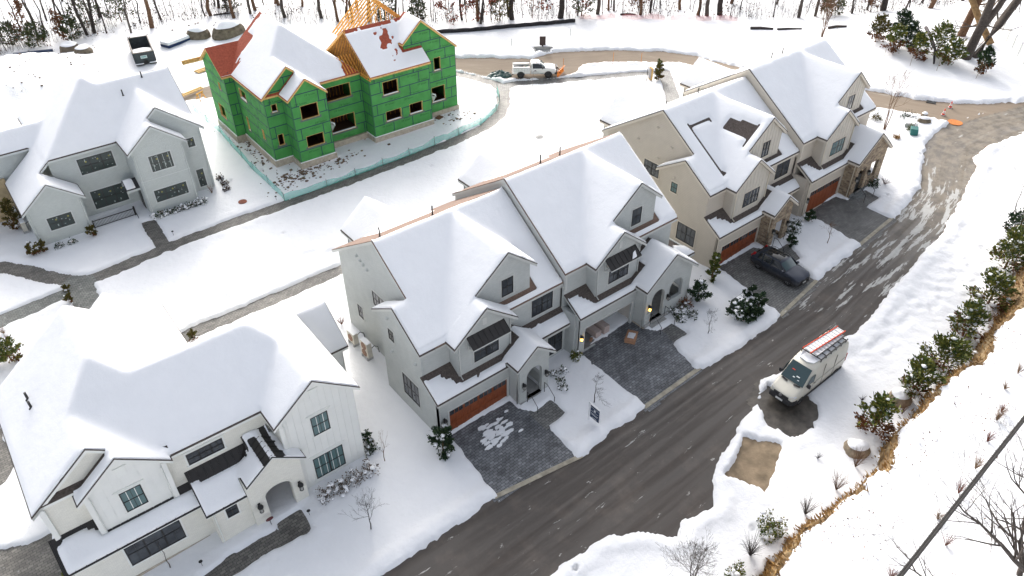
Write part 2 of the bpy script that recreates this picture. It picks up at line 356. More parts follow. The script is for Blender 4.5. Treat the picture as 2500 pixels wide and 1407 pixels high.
# ---- road surfaces: real sheets just under the snow
CENT = [(-40,-8.7),(3,-9.2),(20,-9.2),(30,-9.4),(40,-8.5),(47,-7.8),(53,-6.5),(58,-4.3),(63,-2.6),(70,-3.5),(107,-18)]
def m_street():
    m = mat('asphalt', (.05,.046,.043), .6, .4); t = NT(m); uv = t.coord('UV'); c = t.coord()
    sp = t.n('ShaderNodeSeparateXYZ'); t.l(uv, sp.inputs[0]); u, v = sp.outputs[0], sp.outputs[1]
    st = t.mapv(uv, (.22, 1.5, 1)); st2 = t.mapv(uv, (.05, 1.1, 1))
    far = t.ramp(t.math('ADD', t.math('DIVIDE', u, 120), t.math('MULTIPLY', t.noise(c, .35, 4), .12)), [(.70,0.),(.86,1.)])
    asp = t.mix(t.noise(st2, 1.5, 5), (.032,.028,.025), (.07,.058,.05))
    asp = t.mix(t.math('MULTIPLY', t.ramp(t.noise(c, .55, 6, .65), [(.5,0.),(.68,1.)]), .45), asp, (.11,.088,.072))
    tan = t.mix(t.ramp(t.noise(c, .9, 5, .7), [(.42,0.),(.62,1.)]), (.20,.17,.13), (.105,.09,.072))
    b = t.mix(far, asp, tan)
    zone = t.ramp(t.math('DIVIDE', u, 120), [(.45,.0),(.57,.055),(.66,.135),(.76,.15),(.86,.02)])
    near = t.ramp(t.math('ABSOLUTE', v), [(.0,0.),(.55,.02),(.8,.03)])
    thr = t.math('SUBTRACT', .655, zone)
    ice = t.ramp(t.math('SUBTRACT', t.noise(st, 1.15, 8, .66), t.math('SUBTRACT', thr, .5)), [(.5,0.),(.535,1.)])
    icec = t.mix(t.noise(c, 2.5, 4), (.52,.53,.52), (.30,.29,.265))
    b = t.mix(t.math('MULTIPLY', ice, .92), b, icec)
    pt = t.ramp(t.noise(t.mapv(uv, (.5,1.3,1)), 1.4, 7, .7), [(.64,0.),(.68,1.)])
    b = t.mix(t.math('MULTIPLY', pt, .7), b, (.5,.49,.46))
    t.base(b); t.bump(t.math('ADD', t.noise(c, 45, 3), t.math('MULTIPLY', ice, 2)), .35, .012)
    t.l(t.ramp(t.noise(st2, 1.5, 4), [(.35,.3),(.65,.75)]), t.p.inputs['Roughness']); return m
def m_dirt(name, a, b, ice=.5):
    m = mat(name, a, .9, .2); t = NT(m); uv = t.coord('UV'); c = t.coord(); st = t.mapv(uv, (.12, 1.2, 1))
    k = t.mix(t.noise(st, 1.3, 7, .65), a, b)
    k = t.mix(t.math('MULTIPLY', t.ramp(t.noise(st, 1.1, 7, .7), [(.6,0.),(.68,1.)]), ice), k, (.5,.47,.42))
    t.base(k); t.bump(t.noise(c, 14, 5), .4, .03); return m
RCENT = [(72,-2),(68,8),(64,20),(63.5,30),(59,39),(50,44),(42,48),(36,54),(25,58),(12,63),(0,68)]
PAV = m_paver('driveway_pavers', (.22,.23,.245), (.13,.137,.147), .42, .7)
PAV2 = m_paver('grey_driveway_pavers', (.21,.21,.20), (.14,.14,.133), .3, .35)
PAV3 = m_paver('walk_pavers', (.19,.18,.16), (.11,.105,.095), .3, .3)
PAV4 = m_paver('green_grey_pavers', (.20,.21,.195), (.12,.13,.12), .3, .5)
WETP = noisy('wet_asphalt', (.075,.066,.055), .4, 1.6, .5, .3)
BARE = noisy('bare_tan_ground', (.23,.175,.115), .9, 1.3, .35, .4, dist=.05)
SOILM = noisy('dark_soil', (.16,.12,.085), .95, 3, .45, .6, dist=.05)
ROADM = {'street': (m_street(), 'street', 0), 'rear_road': (m_dirt('dirt_road', (.17,.13,.095), (.29,.24,.185)), 'dirt_road', .006)}
for k in ('h4l_drive','h4r_drive'): ROADM[k] = (PAV, 'driveway', .014)
for k in ('h5l_drive','h5r_drive'): ROADM[k] = (PAV2, 'driveway', .014)
for k in ('h4l_pad','h4r_pad','h5l_pad','h5r_pad'): ROADM[k] = (PAV2, 'entry_walk', .03)
ROADM['h3_drive'] = ROADM['h3_side'] = (PAV3, 'driveway', .014); ROADM['h3_walk'] = (PAV3, 'walkway', .014); ROADM['h1_walk'] = (PAV3, 'walkway', .02)
ROADM['van_pad'] = (WETP, 'parking_pad', .02); ROADM['bare_pad'] = (BARE, 'parking_pad', .02); ROADM['mail_pad'] = (CONC3, 'concrete_pad', .05)
ROADM['path_n'] = (PAV3, 'path', .014); ROADM['path_rear'] = (PAV2, 'path', .02); ROADM['path_h5'] = (PAV2, 'path', .026); ROADM['path_w'] = (PAV4, 'path', .026); ROADM['path_w2'] = (PAV4, 'path', .032); ROADM['path_s'] = (PAV3, 'path', .014)
for ft in FEAT:
    m, nm, dz = ROADM[ft[0]]; d = SDS[ft[0]]
    uv = line_sd(CENT if ft[0] != 'rear_road' else RCENT, 0, XX, YY, True) if ft[0] in ('street','rear_road') else None
    Z = BZ+dz
    if ft[0] == 'h4r_drive': Z = Z+.16*sstep((YY+6)/5)
    g = .35 if ft[0] in ('street','rear_road','path_n','path_s','path_rear') else .22
    grid_mesh(nm, m, Z, d < (g if ft[0] not in ('van_pad',) else .5), uv)
grid_mesh('bare_soil', SOILM, BZ-.0, SOIL > .12)
ROCKM = noisy('tan_rock', (.42,.27,.12), .9, 1.7, .45, .6, dist=.1)
def _rock():
    t = NT(ROCKM); c = t.coord()
    f = t.ramp(t.noise(c, 1.4, 6, .65), [(.3,(.09,.06,.035)),(.5,(.24,.155,.075)),(.65,(.40,.30,.17)),(.8,(.22,.18,.12))]); t.base(f)
_rock()
grid_mesh('rock_ledge', ROCKM, BZ+.02+np.abs(vnoise(XX,YY,.7,61,3))*.35-.1*(ED > .8), (np.abs(ED-.2) < RAG+1.1) & (XX > -8) & (XX < 71))
kb = MB()
for k in ('h4l_drive','h4r_drive','h5l_drive','h5r_drive'):
    P = F[k]; q = sorted(P, key=lambda p: p[1])[:3]; x0 = min(p[0] for p in P)-.2; x1 = max(p[0] for p in q)+.3
    yb = np.interp([x0,x1], [p[0] for p in F['street_n']], [p[1] for p in F['street_n']])
    for i in range(8):
        a = x0+(x1-x0)*i/8; b = x0+(x1-x0)*(i+1)/8; ya = np.interp(a,[x0,x1],yb)+.12; y2 = np.interp(b,[x0,x1],yb)+.12
        kb.poly([(a,ya-.16,gz(a,ya)+.05),(b,y2-.16,gz(b,y2)+.05),(b,y2+.16,gz(b,y2)+.05),(a,ya+.16,gz(a,ya)+.05)])
        kb.poly([(a,ya-.16,gz(a,ya)-.1),(b,y2-.16,gz(b,y2)-.1),(b,y2-.16,gz(b,y2)+.05),(a,ya-.16,gz(a,ya)+.05)])
tag(kb.build('kerb', noisy('kerb_stone',(.36,.33,.26),.9,2,.3,.2), fix=False), kind='structure')
def sz(x, y):
    """height of the snow surface"""
    i = np.searchsorted(GX, x)-1; j = np.searchsorted(GY, y)-1; i = max(0,min(i,len(GX)-2)); j = max(0,min(j,len(GY)-2))
    fx = (x-GX[i])/(GX[i+1]-GX[i]); fy = (y-GY[j])/(GY[j+1]-GY[j])
    return float((NZ[j,i]*(1-fx)+NZ[j,i+1]*fx)*(1-fy)+(NZ[j+1,i]*(1-fx)+NZ[j+1,i+1]*fx)*fy)

# ---------------------------------------------------------------- house kit (house axes: x along the street, y to the back)
def P3(a, bx=0., by=0.): return (a, bx, by)                     # plane z = a + bx*x + by*y
def PX(x, z, s): return (z-s*x, s, 0.)                          # through (x,z), slope s along x
def PY(y, z, s): return (z-s*y, 0., s)
def zat(c, x, y): return min(p[0]+p[1]*x+p[2]*y for p in c['pl'])
def comp(x0, x1, y0, y1, *pl, **k): return dict(x0=x0, x1=x1, y0=y0, y1=y1, pl=pl, **k)
def clip(poly, a, b, c):                                         # keep a+b*x+c*y >= 0
    out = []
    for i in range(len(poly)):
        p, q = poly[i], poly[(i+1)%len(poly)]; fp = a+b*p[0]+c*p[1]; fq = a+b*q[0]+c*q[1]
        if fp >= 0: out.append(p)
        if (fp > 1e-9 and fq < -1e-9) or (fp < -1e-9 and fq > 1e-9):
            t = fp/(fp-fq); out.append((p[0]+(q[0]-p[0])*t, p[1]+(q[1]-p[1])*t))
    return out
def comp_polys(c, g=0.):
    for i, p in enumerate(c['pl']):
        P = [(c['x0']+g,c['y0']+g),(c['x1']-g,c['y0']+g),(c['x1']-g,c['y1']-g),(c['x0']+g,c['y1']-g)]
        for j, q in enumerate(c['pl']):
            if i != j and P: P = clip(P, q[0]-p[0], q[1]-p[1], q[2]-p[2])
        if len(P) >= 3: yield p, P
def roof(parent, comps, trim, shing=None, T=.2, step=.22, bare=None, seed=1, name='roof', thick=.27, snowname='snow', drip=.055):
    """roof slabs (covering, drip edge, trim board) and a continuous snow blanket lying on them"""
    rb = MB(); tb = MB()
    for n, c in enumerate(comps):
        e = .004*n
        for p, P in comp_polys(c):
            rb.extrude([(x, y, p[0]+p[1]*x+p[2]*y-e) for x, y in P], (0,0,-drip), c.get('mi', 0))
        for p, P in comp_polys(c, .025):
            tb.extrude([(x, y, p[0]+p[1]*x+p[2]*y-e-drip-.002) for x, y in P], (0,0,-(c.get('thick', thick)-drip)))
    ro = rb.build(name, shing or [SHINGLE], parent)
    tb.build('trim_board', trim, ro)
    if T <= 0: return ro
    cs = [c for c in comps if c.get('snow', 1)]
    def ax(k0, k1):
        b = sorted({round(v, 4) for c in cs for v in (c[k0], c[k1])}); out = []
        for a, d in zip(b[:-1], b[1:]):
            m = max(1, int(math.ceil((d-a)/step))); out += [a+(d-a)*i/m for i in range(m)]
        return np.array(out+[b[-1]])
    gx, gy = ax('x0','x1'), ax('y0','y1'); cx = (gx[1:]+gx[:-1])/2; cy = (gy[1:]+gy[:-1])/2
    def H(c, X, Y): return np.minimum.reduce([p[0]+p[1]*X+p[2]*Y for p in c['pl']])
    CX, CY = np.meshgrid(cx, cy); NX, NY = np.meshgrid(gx, gy)
    hc = np.full((len(cs),)+CX.shape, -99.); hn = np.full((len(cs),)+NX.shape, -99.)
    for n, c in enumerate(cs):
        k = (CX > c['x0']) & (CX < c['x1']) & (CY > c['y0']) & (CY < c['y1']); hc[n][k] = H(c, CX, CY)[k]-.002*n
        k = (NX > c['x0']-1e-4) & (NX < c['x1']+1e-4) & (NY > c['y0']-1e-4) & (NY < c['y1']+1e-4); hn[n][k] = H(c, NX, NY)[k]
    own = hc.argmax(0); has = hc.max(0) > -50
    verts = []; vk = {}; faces = []
    for j in range(len(cy)):
        for i in range(len(cx)):
            if not has[j, i]: continue
            c = own[j, i]; f = []
            for jj, ii in ((j,i),(j,i+1),(j+1,i+1),(j+1,i)):
                h = hn[c, jj, ii]; o = hn[:, jj, ii]; o = o[np.abs(o-h) < .32]; z = o.max()
                L = vk.setdefault((jj, ii), [])
                for zz, k in L:
                    if abs(zz-z) < .2: f.append(k); break
                else:
                    L.append((z, len(verts))); f.append(len(verts)); verts.append((gx[ii], gy[jj], z, c))
            faces.append(tuple(f))
    V = np.array([v[:3] for v in verts]); ow = np.array([v[3] for v in verts]); z0 = V[:,2].copy()
    ed = {}
    for f in faces:
        for a, b in zip(f, f[1:]+f[:1]):
            k = (min(a,b), max(a,b)); ed[k] = ed.get(k, 0)+1
    E = np.array(list(ed)); bnd = [k for k, n in ed.items() if n == 1]; isb = np.zeros(len(V), bool); isb[np.array(bnd).ravel()] = True
    t = T*.75*(1+.4*vnoise(V[:,0]+seed*9, V[:,1], 2.6, 7+seed, 2)+.18*vnoise(V[:,0], V[:,1], .5, 3, 2))
    t[isb] = T*.5
    if bare is not None:
        nz = vnoise(V[:,0]+seed*5, V[:,1], .7, 17+seed, 3); t = np.where(np.array([bare(v[0], v[1], v[2], n) for v, n in zip(V, nz)]), -.06, t)
    z = z0+t; fixed = isb | (t < 0)
    deg = np.bincount(E.ravel(), minlength=len(V)).astype(float)
    for _ in range(3):
        s = np.bincount(E[:,0], z[E[:,1]], len(V))+np.bincount(E[:,1], z[E[:,0]], len(V)); z = np.where(fixed, z, .45*z+.55*s/deg)
    V[:,2] = z; acc = np.zeros((len(V),2)); cnt = np.zeros(len(V))
    for f in faces:
        c_ = V[list(f),:2].mean(0)
        for k in f: acc[k] += c_; cnt[k] += 1
    dv = np.sign(np.round(acc/cnt[:,None]-V[:,:2],3)); V[isb,:2] += dv[isb]*.065
    pos = V.tolist(); F2 = list(faces); sm = [True]*len(faces); dn = {}
    # sides of the blanket
    fe = {}
    for f in faces:
        for a, b in zip(f, f[1:]+f[:1]): fe[(a,b)] = 1
    for a, b in bnd:
        if (a,b) not in fe: a, b = b, a
        q = []
        for k in (b, a):
            pos.append((pos[k][0], pos[k][1], pos[k][2])); q.append(len(pos)-1)
        for k in (a, b):
            pos.append((pos[k][0], pos[k][1], min(z0[k], pos[k][2])-.03)); q.append(len(pos)-1)
        F2.append(tuple(q)); sm.append(False)
    me = bpy.data.meshes.new(snowname); me.from_pydata(pos, [], F2); me.polygons.foreach_set('use_smooth', sm); me.materials.append(RSNOW)
    o = bpy.data.objects.new(snowname, me); col.objects.link(o); o.parent = ro
    return ro
def pt(face, c, u, z, n=0.):
    """point on a wall: face 'F' looks to -y (plane y=c, u=x), 'L' looks to -x (plane x=c, u=y), 'R' to +x, 'B' to +y; n metres out of it"""
    return {'F': (u, c-n, z), 'B': (u, c+n, z), 'L': (c-n, u, z), 'R': (c+n, u, z)}[face]
def wall(mb, face, c, outline, holes=(), t=.16, mi=0):
    loops = [[Vector((u, z, 0)) for u, z in outline]]+[[Vector((u, z, 0)) for u, z in h] for h in holes]
    flat = [p for l in loops for p in l]
    for n in (0, -t):
        b = len(mb.v); mb.v += [pt(face, c, p.x, p.y, n) for p in flat]
        for tri in tessellate_polygon(loops): mb.f.append(tuple(b+i for i in tri)); mb.m.append(mi)
    for l in loops:
        for p, q in zip(l, l[1:]+l[:1]):
            mb.poly([pt(face,c,p.x,p.y,0), pt(face,c,q.x,q.y,0), pt(face,c,q.x,q.y,-t), pt(face,c,p.x,p.y,-t)], mi)
def rect(u0, u1, z0, z1): return [(u0,z0),(u1,z0),(u1,z1),(u0,z1)]
def fbox(mb, face, c, u0, u1, z0, z1, n0, n1, mi=0):
    a = pt(face, c, u0, z0, n0); b = pt(face, c, u1, z1, n1)
    mb.box(min(a[0],b[0]), max(a[0],b[0]), min(a[1],b[1]), max(a[1],b[1]), min(a[2],b[2]), max(a[2],b[2]), mi)
def window(parent, face, c, u0, u1, z0, z1, units=1, cols=2, rows=2, trim=None, glass=None, label=None, sash='dh'):
    """framed window: frame (mullions and glazing bars), pane, surround"""
    if u0 > u1: u0, u1 = u1, u0
    f = MB(); w = .055
    fbox(f, face, c, u0, u0+w, z0, z1, .0, .05); fbox(f, face, c, u1-w, u1, z0, z1, .0, .05)
    fbox(f, face, c, u0+w, u1-w, z0, z0+w, .0, .05); fbox(f, face, c, u0+w, u1-w, z1-w, z1, .0, .05)
    U = (u1-u0)/units
    for k in range(units):
        a = u0+k*U; b = a+U
        if k: fbox(f, face, c, a-.045, a+.045, z0+w, z1-w, 0, .045)
        for i in range(1, cols): x = a+(b-a)*i/cols; fbox(f, face, c, x-.014, x+.014, z0+w, z1-w, 0, .033)
        for i in range(1, rows):
            y = z0+(z1-z0)*i/rows; h = .03 if (sash == 'dh' and rows == 2) else .014; fbox(f, face, c, a+.05, b-.05, y-h, y+h, 0, .036)
    o = f.build('window', BLACK, parent)
    if label: o['label'] = label
    g = MB(); fbox(g, face, c, u0+.02, u1-.02, z0+.02, z1-.02, -.01, .018); g.build('pane', glass or GLASS, o)
    if trim:
        t = MB(); k = .1
        fbox(t, face, c, u0-k, u0, z0-k, z1+k, 0, .028); fbox(t, face, c, u1, u1+k, z0-k, z1+k, 0, .028)
        fbox(t, face, c, u0, u1, z1, z1+k, 0, .03); fbox(t, face, c, u0-k*1.2, u1+k*1.2, z0-k*1.1, z0, 0, .05)
        t.build('surround', trim, o)
    return o
def battens(mb, face, c, u0, u1, zlo, zhi, step=.42, w=.04, mi=0):
    n = int((u1-u0)/step)
    for i in range(n+1):
        u = u0+(u1-u0)*i/n; a = zlo(u) if callable(zlo) else zlo; b = zhi(u) if callable(zhi) else zhi
        if b > a+.05: fbox(mb, face, c, u-w/2, u+w/2, a, b, 0, .022, mi)
def garage_door(parent, c, u0, u1, z0, z1, nwin=8):
    d = MB(); fbox(d, 'F', c, u0, u1, z0, z1, -.14, -.08)
    rows = 4; H = (z1-z0)/rows
    for r in range(rows):
        for k in range(5): 
            a = u0+(u1-u0)*k/5
        fbox(d, 'F', c, u0, u1, z0+r*H-.012, z0+r*H+.012, -.10, -.075)
    for k in range(nwin+1):
        x = u0+(u1-u0)*k/nwin; fbox(d, 'F', c, max(u0,x-.05), min(u1,x+.05), z0, z1, -.1, -.062)
    for r in range(3):
        z = z0+(z1-z0)*(0,.37,.72)[r]; fbox(d, 'F', c, u0, u1, z, z+.11, -.1, -.058)
    fbox(d, 'F', c, u0, u1, z1-.09, z1, -.1, -.058)
    o = d.build('garage_door', DOORWOOD, parent)
    for k in range(4):
        a = u0+(u1-u0)*k/4+.1; b = u0+(u1-u0)*(k+1)/4-.1
        g = MB(); fbox(g, 'F', c, a, b, z0+(z1-z0)*.77, z1-.1, -.09, -.05)
        w = g.build('door_window', GLASS, o)
        g2 = MB()
        for i in range(1,3): x = a+(b-a)*i/3; fbox(g2, 'F', c, x-.02, x+.02, z0+(z1-z0)*.77, z1-.1, -.05, -.045)
        g2.build('glazing_bar', DOORWOOD, o)
    return o
def downspout(parent, face, c, u, z0, z1, m, kick=.25, name='downspout'):
    b = MB(); b.tube([pt(face,c,u,z1,.22), pt(face,c,u,z1-.25,.06), pt(face,c,u,z0+.15,.06), pt(face,c,u,z0,.06+kick)], .042, 6)
    return b.build(name, m, parent, smooth=True)
def sconce(parent, face, c, u, z, lit=False, s=1.):
    b = MB()
    fbox(b, face, c, u-.06*s, u+.06*s, z-.1*s, z+.34*s, 0, .03)
    p = pt(face, c, u, z, .17*s)
    b.lathe([(.10*s,.0),(.11*s,.02),(.02*s,.03)], (p[0],p[1],p[2]-.14*s), 8); b.lathe([(.15*s,0),(.12*s,.10*s),(.04*s,.16*s),(.02*s,.2*s)], (p[0],p[1],p[2]+.2*s), 8)
    for k in range(4):
        t = math.pi/4+k*math.pi/2; x = p[0]+.105*s*math.cos(t); y = p[1]+.105*s*math.sin(t); b.beam((x,y,p[2]-.12*s),(x,y,p[2]+.21*s),.018*s,.018*s)
    q = pt(face, c, u, z+.3*s, .02); b.beam(q,(p[0],p[1],p[2]+.38*s),.03*s,.03*s)
    o = b.build('wall_lantern', IRON, parent)
    g = MB(); g.lathe([(.08*s,0),(.09*s,.15*s),(.08*s,.32*s)], (p[0],p[1],p[2]-.12*s), 8); g.build('lamp_glass', LAMPON if lit else LAMPOFF, o)
    return o
def handrail(parent, pts, posts):
    b = MB(); b.tube(pts, .022, 6)
    for p, h in posts: b.beam(p, (p[0],p[1],p[2]+h), .035, .035)
    return b.build('handrail', IRON, parent)
def vent_pipe(parent, x, y, z, h=.5, r=.05):
    b = MB(); b.lathe([(r*2.2,0),(r*1.2,.08),(r,.1),(r,h)], (x,y,z), 10); return b.build('vent_pipe', IRON, parent)
def hood_vent(parent, face, c, u, z, m):
    b = MB(); p = pt(face,c,u-.09,z,0); 
    A = [pt(face,c,u-.1,z,0),pt(face,c,u+.1,z,0),pt(face,c,u+.1,z-.2,0),pt(face,c,u-.1,z-.2,0)]; B = [pt(face,c,u-.1,z-.14,.16),pt(face,c,u+.1,z-.14,.16)]
    b.poly([A[0],A[1],B[1],B[0]]); b.poly([A[0],B[0],A[3]]); b.poly([A[1],A[2],B[1]]); b.poly([B[0],B[1],A[2],A[3]])
    return b.build('vent_hood', m, parent)
def arch(u0, u1, z0, zs, rise, n=10):
    r = [(u0,z0),(u1,z0)]
    for k in range(n+1):
        t = math.pi*k/n; r.append(((u0+u1)/2+(u1-u0)/2*math.cos(t), zs+rise*math.sin(t)))
    return r
_tc = {}
def text_geo(s):
    if s not in _tc:
        cu = bpy.data.curves.new('lettering','FONT'); cu.body = s; cu.align_x = 'CENTER'; cu.align_y = 'CENTER'; cu.resolution_u = 2
        ob = bpy.data.objects.new('lettering', cu); col.objects.link(ob); dg = bpy.context.evaluated_depsgraph_get()
        me = bpy.data.meshes.new_from_object(ob.evaluated_get(dg)); _tc[s] = ([tuple(v.co) for v in me.vertices], [tuple(p.vertices) for p in me.polygons])
        bpy.data.objects.remove(ob); bpy.data.curves.remove(cu); bpy.data.meshes.remove(me)
    return _tc[s]
def letter(mb, s, origin, ux, uy, size, mi=0):
    v, f = text_geo(s); o = Vector(origin); ux = Vector(ux); uy = Vector(uy); b = len(mb.v)
    mb.v += [tuple(o+ux*(p[0]*size)+uy*(p[1]*size)) for p in v]
    for q in f: mb.f.append(tuple(b+i for i in q)); mb.m.append(mi)

# ---------------------------------------------------------------- the two duplexes (grey painted, beige clapboard)
def duplex(name, label, loc, rz, pal, wings, stone=False, awn=True, openg=False, lit=(), bare=None, board=False):
    h = thing(name, label, 'house', loc, rz, 'snow covered homes of the development'); W, TR, SP = pal['wall'], pal['trim'], pal['spout']
    roofs = []; k = .675; ms = .802; mp = .781
    units = [(0., 0., 0.), (11.973, -.27, .86)]
    for ui, (X, dy, dz) in enumerate(units):
        Rr = ui == 1
        ye, yR = 1.276+dy, 8.125+dy; zE, zR = 6.88+dz, 11.5+dz
        fr = PY(ye, zE, k); bk = PY(yR, zR, -.649)
        mx0, mx1 = (.99, 11.9) if not Rr else (X-.2, X+11.5)
        cs = [comp(mx0, mx1, ye, 14.84+dy, fr, bk, mi=1)]
        if not Rr: cs.append(comp(-.2, .99, ye, 7.14, fr, PY(4.249, 8.885, -.645)))
        bp, zb, ud = 4.413+X, 9.056+dz, 2.843
        ux, uz, yu, yb3 = bp+ud, zb+ms*ud, 1.927+dy, .576+dy
        lp = PX(ux, uz, ms); bx0 = bp-2.638; uw = 2.482
        cs.append(comp(bx0, ux+uw, yu-.3, yR-.2, lp, PX(ux, uz, -ms)))
        cs.append(comp(bx0, bp+2.576, yb3-.3, yu+.05, lp, PX(bp, zb, -ms)))
        g0 = -.15 if not Rr else X+.06
        wf = 0.+dy*.9                                             # garage front plane
        sk = PY(wf-.3, 3.661+dz, (4.83-3.66)/(ye+.3-wf+.3))
        px, pz, pw = (7.272, 5.371, 1.731) if not Rr else (X+8.576, 6.2+dz, 2.9)
        pyf = -1.132+dy*.9
        cs.append(comp(g0, px-pw+.9, wf-.3, ye+.3, sk))
        cs.append(comp(px-pw, px+pw, pyf-.3, ye+.3, PX(px, pz, mp), PX(px, pz, -mp)))
        if not Rr: cs.append(comp(px+1.1, 12.02, .42, 1.58, PY(.42, 3.62, .80)))
        else: cs.append(comp(X+11.2, X+13.15, .3+dy, 3.1+dy, PX(X+11.2, 5.1+dz-.86, -.42), PY(.3+dy, 3.75+dz-.3, .62)))
        wx, wz, wy = wings[ui]
        cs.append(comp(wx-2.5, wx+2.5, yR+4.6, wy, PX(wx, wz, .85), PX(wx, wz, -.85)))
        def bf(x, y, z, n, ye=ye, yR=yR, yb3=yb3, yu=yu, bp=bp, X=X, dz=dz, wf=wf, bx0=bx0, ux=ux, px=px, pw=pw, Rr=Rr):
            if z < 5.4+dz and not (px-pw < x < px+pw and z > 3.9+dz):   # low roofs: melted back along the wall
                if x > px+pw-.2: return y > 1.22+n*.3
                edge = .55 if x > bx0+.3 else 1.25
                if x < bp-2.2: return y > ye+.3-.32-1.0*sstep((x-X)/2.2)**2+n*.25 if x > X+.1 else False
                return y > yb3-.42+n*.3
            if bare is not None: return bare(x-X, y-dy, z-dz, n, ui)
            if y > yR+.05 and y < yR+6.6+.2 and z > 7.0+dz and not (wx-2.4 < x < wx+2.4 and y > yR+3.9): return True
            return False
        r = roof(h, cs, TR, [SHINGLE, SHINGLE_B if not stone else SHINGLE], T=.2, bare=bf, seed=ui+(3 if stone else 1))
        for vx, vy in ((1.9, 8.6),(6.2, 8.75)) if not Rr else ((X+3.6, 8.5),(X+5.9, 8.9)): vent_pipe(r, vx, vy+dy, zat(cs[0], vx, vy+dy)-.02, .75)
        # ---- walls
        w = MB(); o = zE-.02
        if not Rr:
            wall(w, 'L', 0., [(wf,-.6),(6.47,-.6),(6.47,7.3),(4.249,8.72),(1.58,6.95),(1.58,4.72),(wf,3.72)])
            wall(w, 'L', 1.29, [(2.,-.6),(14.29,-.6),(14.29,7.3),(8.125,11.3),(2.,7.15)])
            wall(w, 'B', 6.47, rect(.17,1.28,-.6,7.2)); wall(w, 'B', 14.29, rect(1.47,11.9,-.6,7.3))
        else:
            wall(w, 'R', X+11.2, [(1.3,-.3),(14.0,-.3),(14.0,7.2+dz),(yR,zR-.2),(1.3,zE-.05)]); wall(w, 'B', 14.+dy, rect(X,X+11.1,-.3,7.2+dz))
            wall(w, 'L', X-.02, [(ye+.1,6.2),(14.4,6.6),(14.4,7.3+dz),(yR,zR-.25),(ye+.1,zE-.15)], mi=1)
        gx = .865+X; gz0 = (0. if not Rr else .83); gh = 2.25
        fx1 = px-pw+.5
        wall(w, 'F', wf, rect(g0+.15, fx1, gz0-.6, 3.72+dz), [rect(gx, gx+4.9, gz0-.02, gz0+gh)])
        wall(w, 'F', ye+.3, rect(X+.17 if not Rr else X, X+11.95 if not Rr else X+11.15, gz0-.4, zE+.1))
        # projecting bay with its gable
        b0, b1 = bp-2.2, bp+2.18; zb0 = 3.5+dz
        gt = lambda x: zb-ms*abs(x-bp)-.12
        wall(w, 'F', yb3, [(b0,zb0),(b1,zb0),(b1,gt(b1)),(bp,gt(bp)),(b0,gt(b0))], mi=2)
        wall(w, 'L', b0, rect(yb3+.16,ye+.3,zb0,gt(b0)+.05)); wall(w, 'R', b1, rect(yb3+.16,ye+.3,zb0,gt(b1)+.05))
        # upper gable
        u1 = ux+uw-.42; ut = lambda x: uz-ms*abs(x-ux)-.12
        zm = zE+k*(yu-ye)-.4
        wall(w, 'F', yu, [(b0,zm),(u1,zm),(u1,ut(u1)),(ux,ut(ux)),(b0,ut(b0))], mi=2)
        wall(w, 'R', u1, [(yu+.16,zm),(yu+.16,ut(u1)+.1),(yu+4.2,ut(u1)+.1)])
        if board:
            battens(w, 'F', yb3, b0+.02, b1-.02, zb0, gt, .4, .04, 2); battens(w, 'F', yu, b0+1.6, u1-.02, lambda x: zm, ut, .4, .04, 2)
        # porch
        p0, p1 = px-pw+.42, px+pw-.42; pt_ = lambda x: pz-mp*abs(x-px)-.12; zf = gz0+.52
        mi = 3 if stone else 0
        door = arch(p0+.62, p0+2.02, zf-.0, zf+2.1, .7) if not stone else rect(p0+.62, p0+1.95, zf, zf+2.35)
        hs = [door]
        if Rr: hs.append(arch(p1-2.4, p1-.9, zf+1.05, zf+2.2, .75) if not stone else rect(p1-2.3, p1-1.0, zf+.75, zf+2.5))
        wall(w, 'F', pyf, [(p0,gz0-.6),(p1,gz0-.6),(p1,pt_(p1)),(px,pt_(px)),(p0,pt_(p0))], hs, .28, mi)
        wall(w, 'L', p0, rect(pyf+.28,ye+.3,gz0-.6,pt_(p0)+.05), (), .25, mi)
        wall(w, 'R', p1, rect(pyf+.28,ye+.3,gz0-.6,pt_(p1)+.05), [rect(pyf+.5,ye-.1,zf+.9,zf+2.1)] if not stone else [rect(pyf+.5,ye-.1,zf+.3,zf+2.2)], .25, mi)
        if not Rr:
            wall(w, 'F', .95, rect(p1, 12.0, -.5, 3.6)); wall(w, 'L', X+12.0-.02, rect(0,1.5,-.3,4.6))
        else:
            wall(w, 'L', X+.16, rect(wf,1.3,0,3.7+dz)); wall(w, 'R', X+12.8, rect(.6+dy,2.9+dy,-.3,3.7+dz)); wall(w, 'F', .6+dy, rect(X+11.2,X+12.8,-.3,3.7+dz))
        wz0 = wz-2.2
        wall(w, 'L', wx-2.15, rect(yR+5,wy-.35,-.3,wz0+.1), mi=2); wall(w, 'R', wx+2.15, rect(yR+5,wy-.35,-.3,wz0+.1), mi=2)
        wall(w, 'B', wy-.35, [(wx-2.15,-.3),(wx+2.15,-.3),(wx+2.15,wz0+.05),(wx,wz-.15),(wx-2.15,wz0+.05)], mi=2)
        w.build('wall', [W, TR, pal['gable'], STONE], h)
        # floors, steps, inside
        f = MB(); f.box(p0+.02, p1-.02, pyf-.12, ye+.3, zf-.3, zf)
        for s_ in range(3): f.box(p0+.5, p0+2.15, pyf-.15-.32*(s_+1), pyf-.15-.32*s_, gz0-.5, zf-.17*(s_+1))
        f.build('porch_steps', CONC2 if stone else CONC3, h)
        dd = MB(); fbox(dd, 'F', ye+.3, p0+.75, p0+1.75, zf, zf+2.3, 0, .05); dd.build('front_door', mat('dark_door', (.03,.03,.032), .4), h)
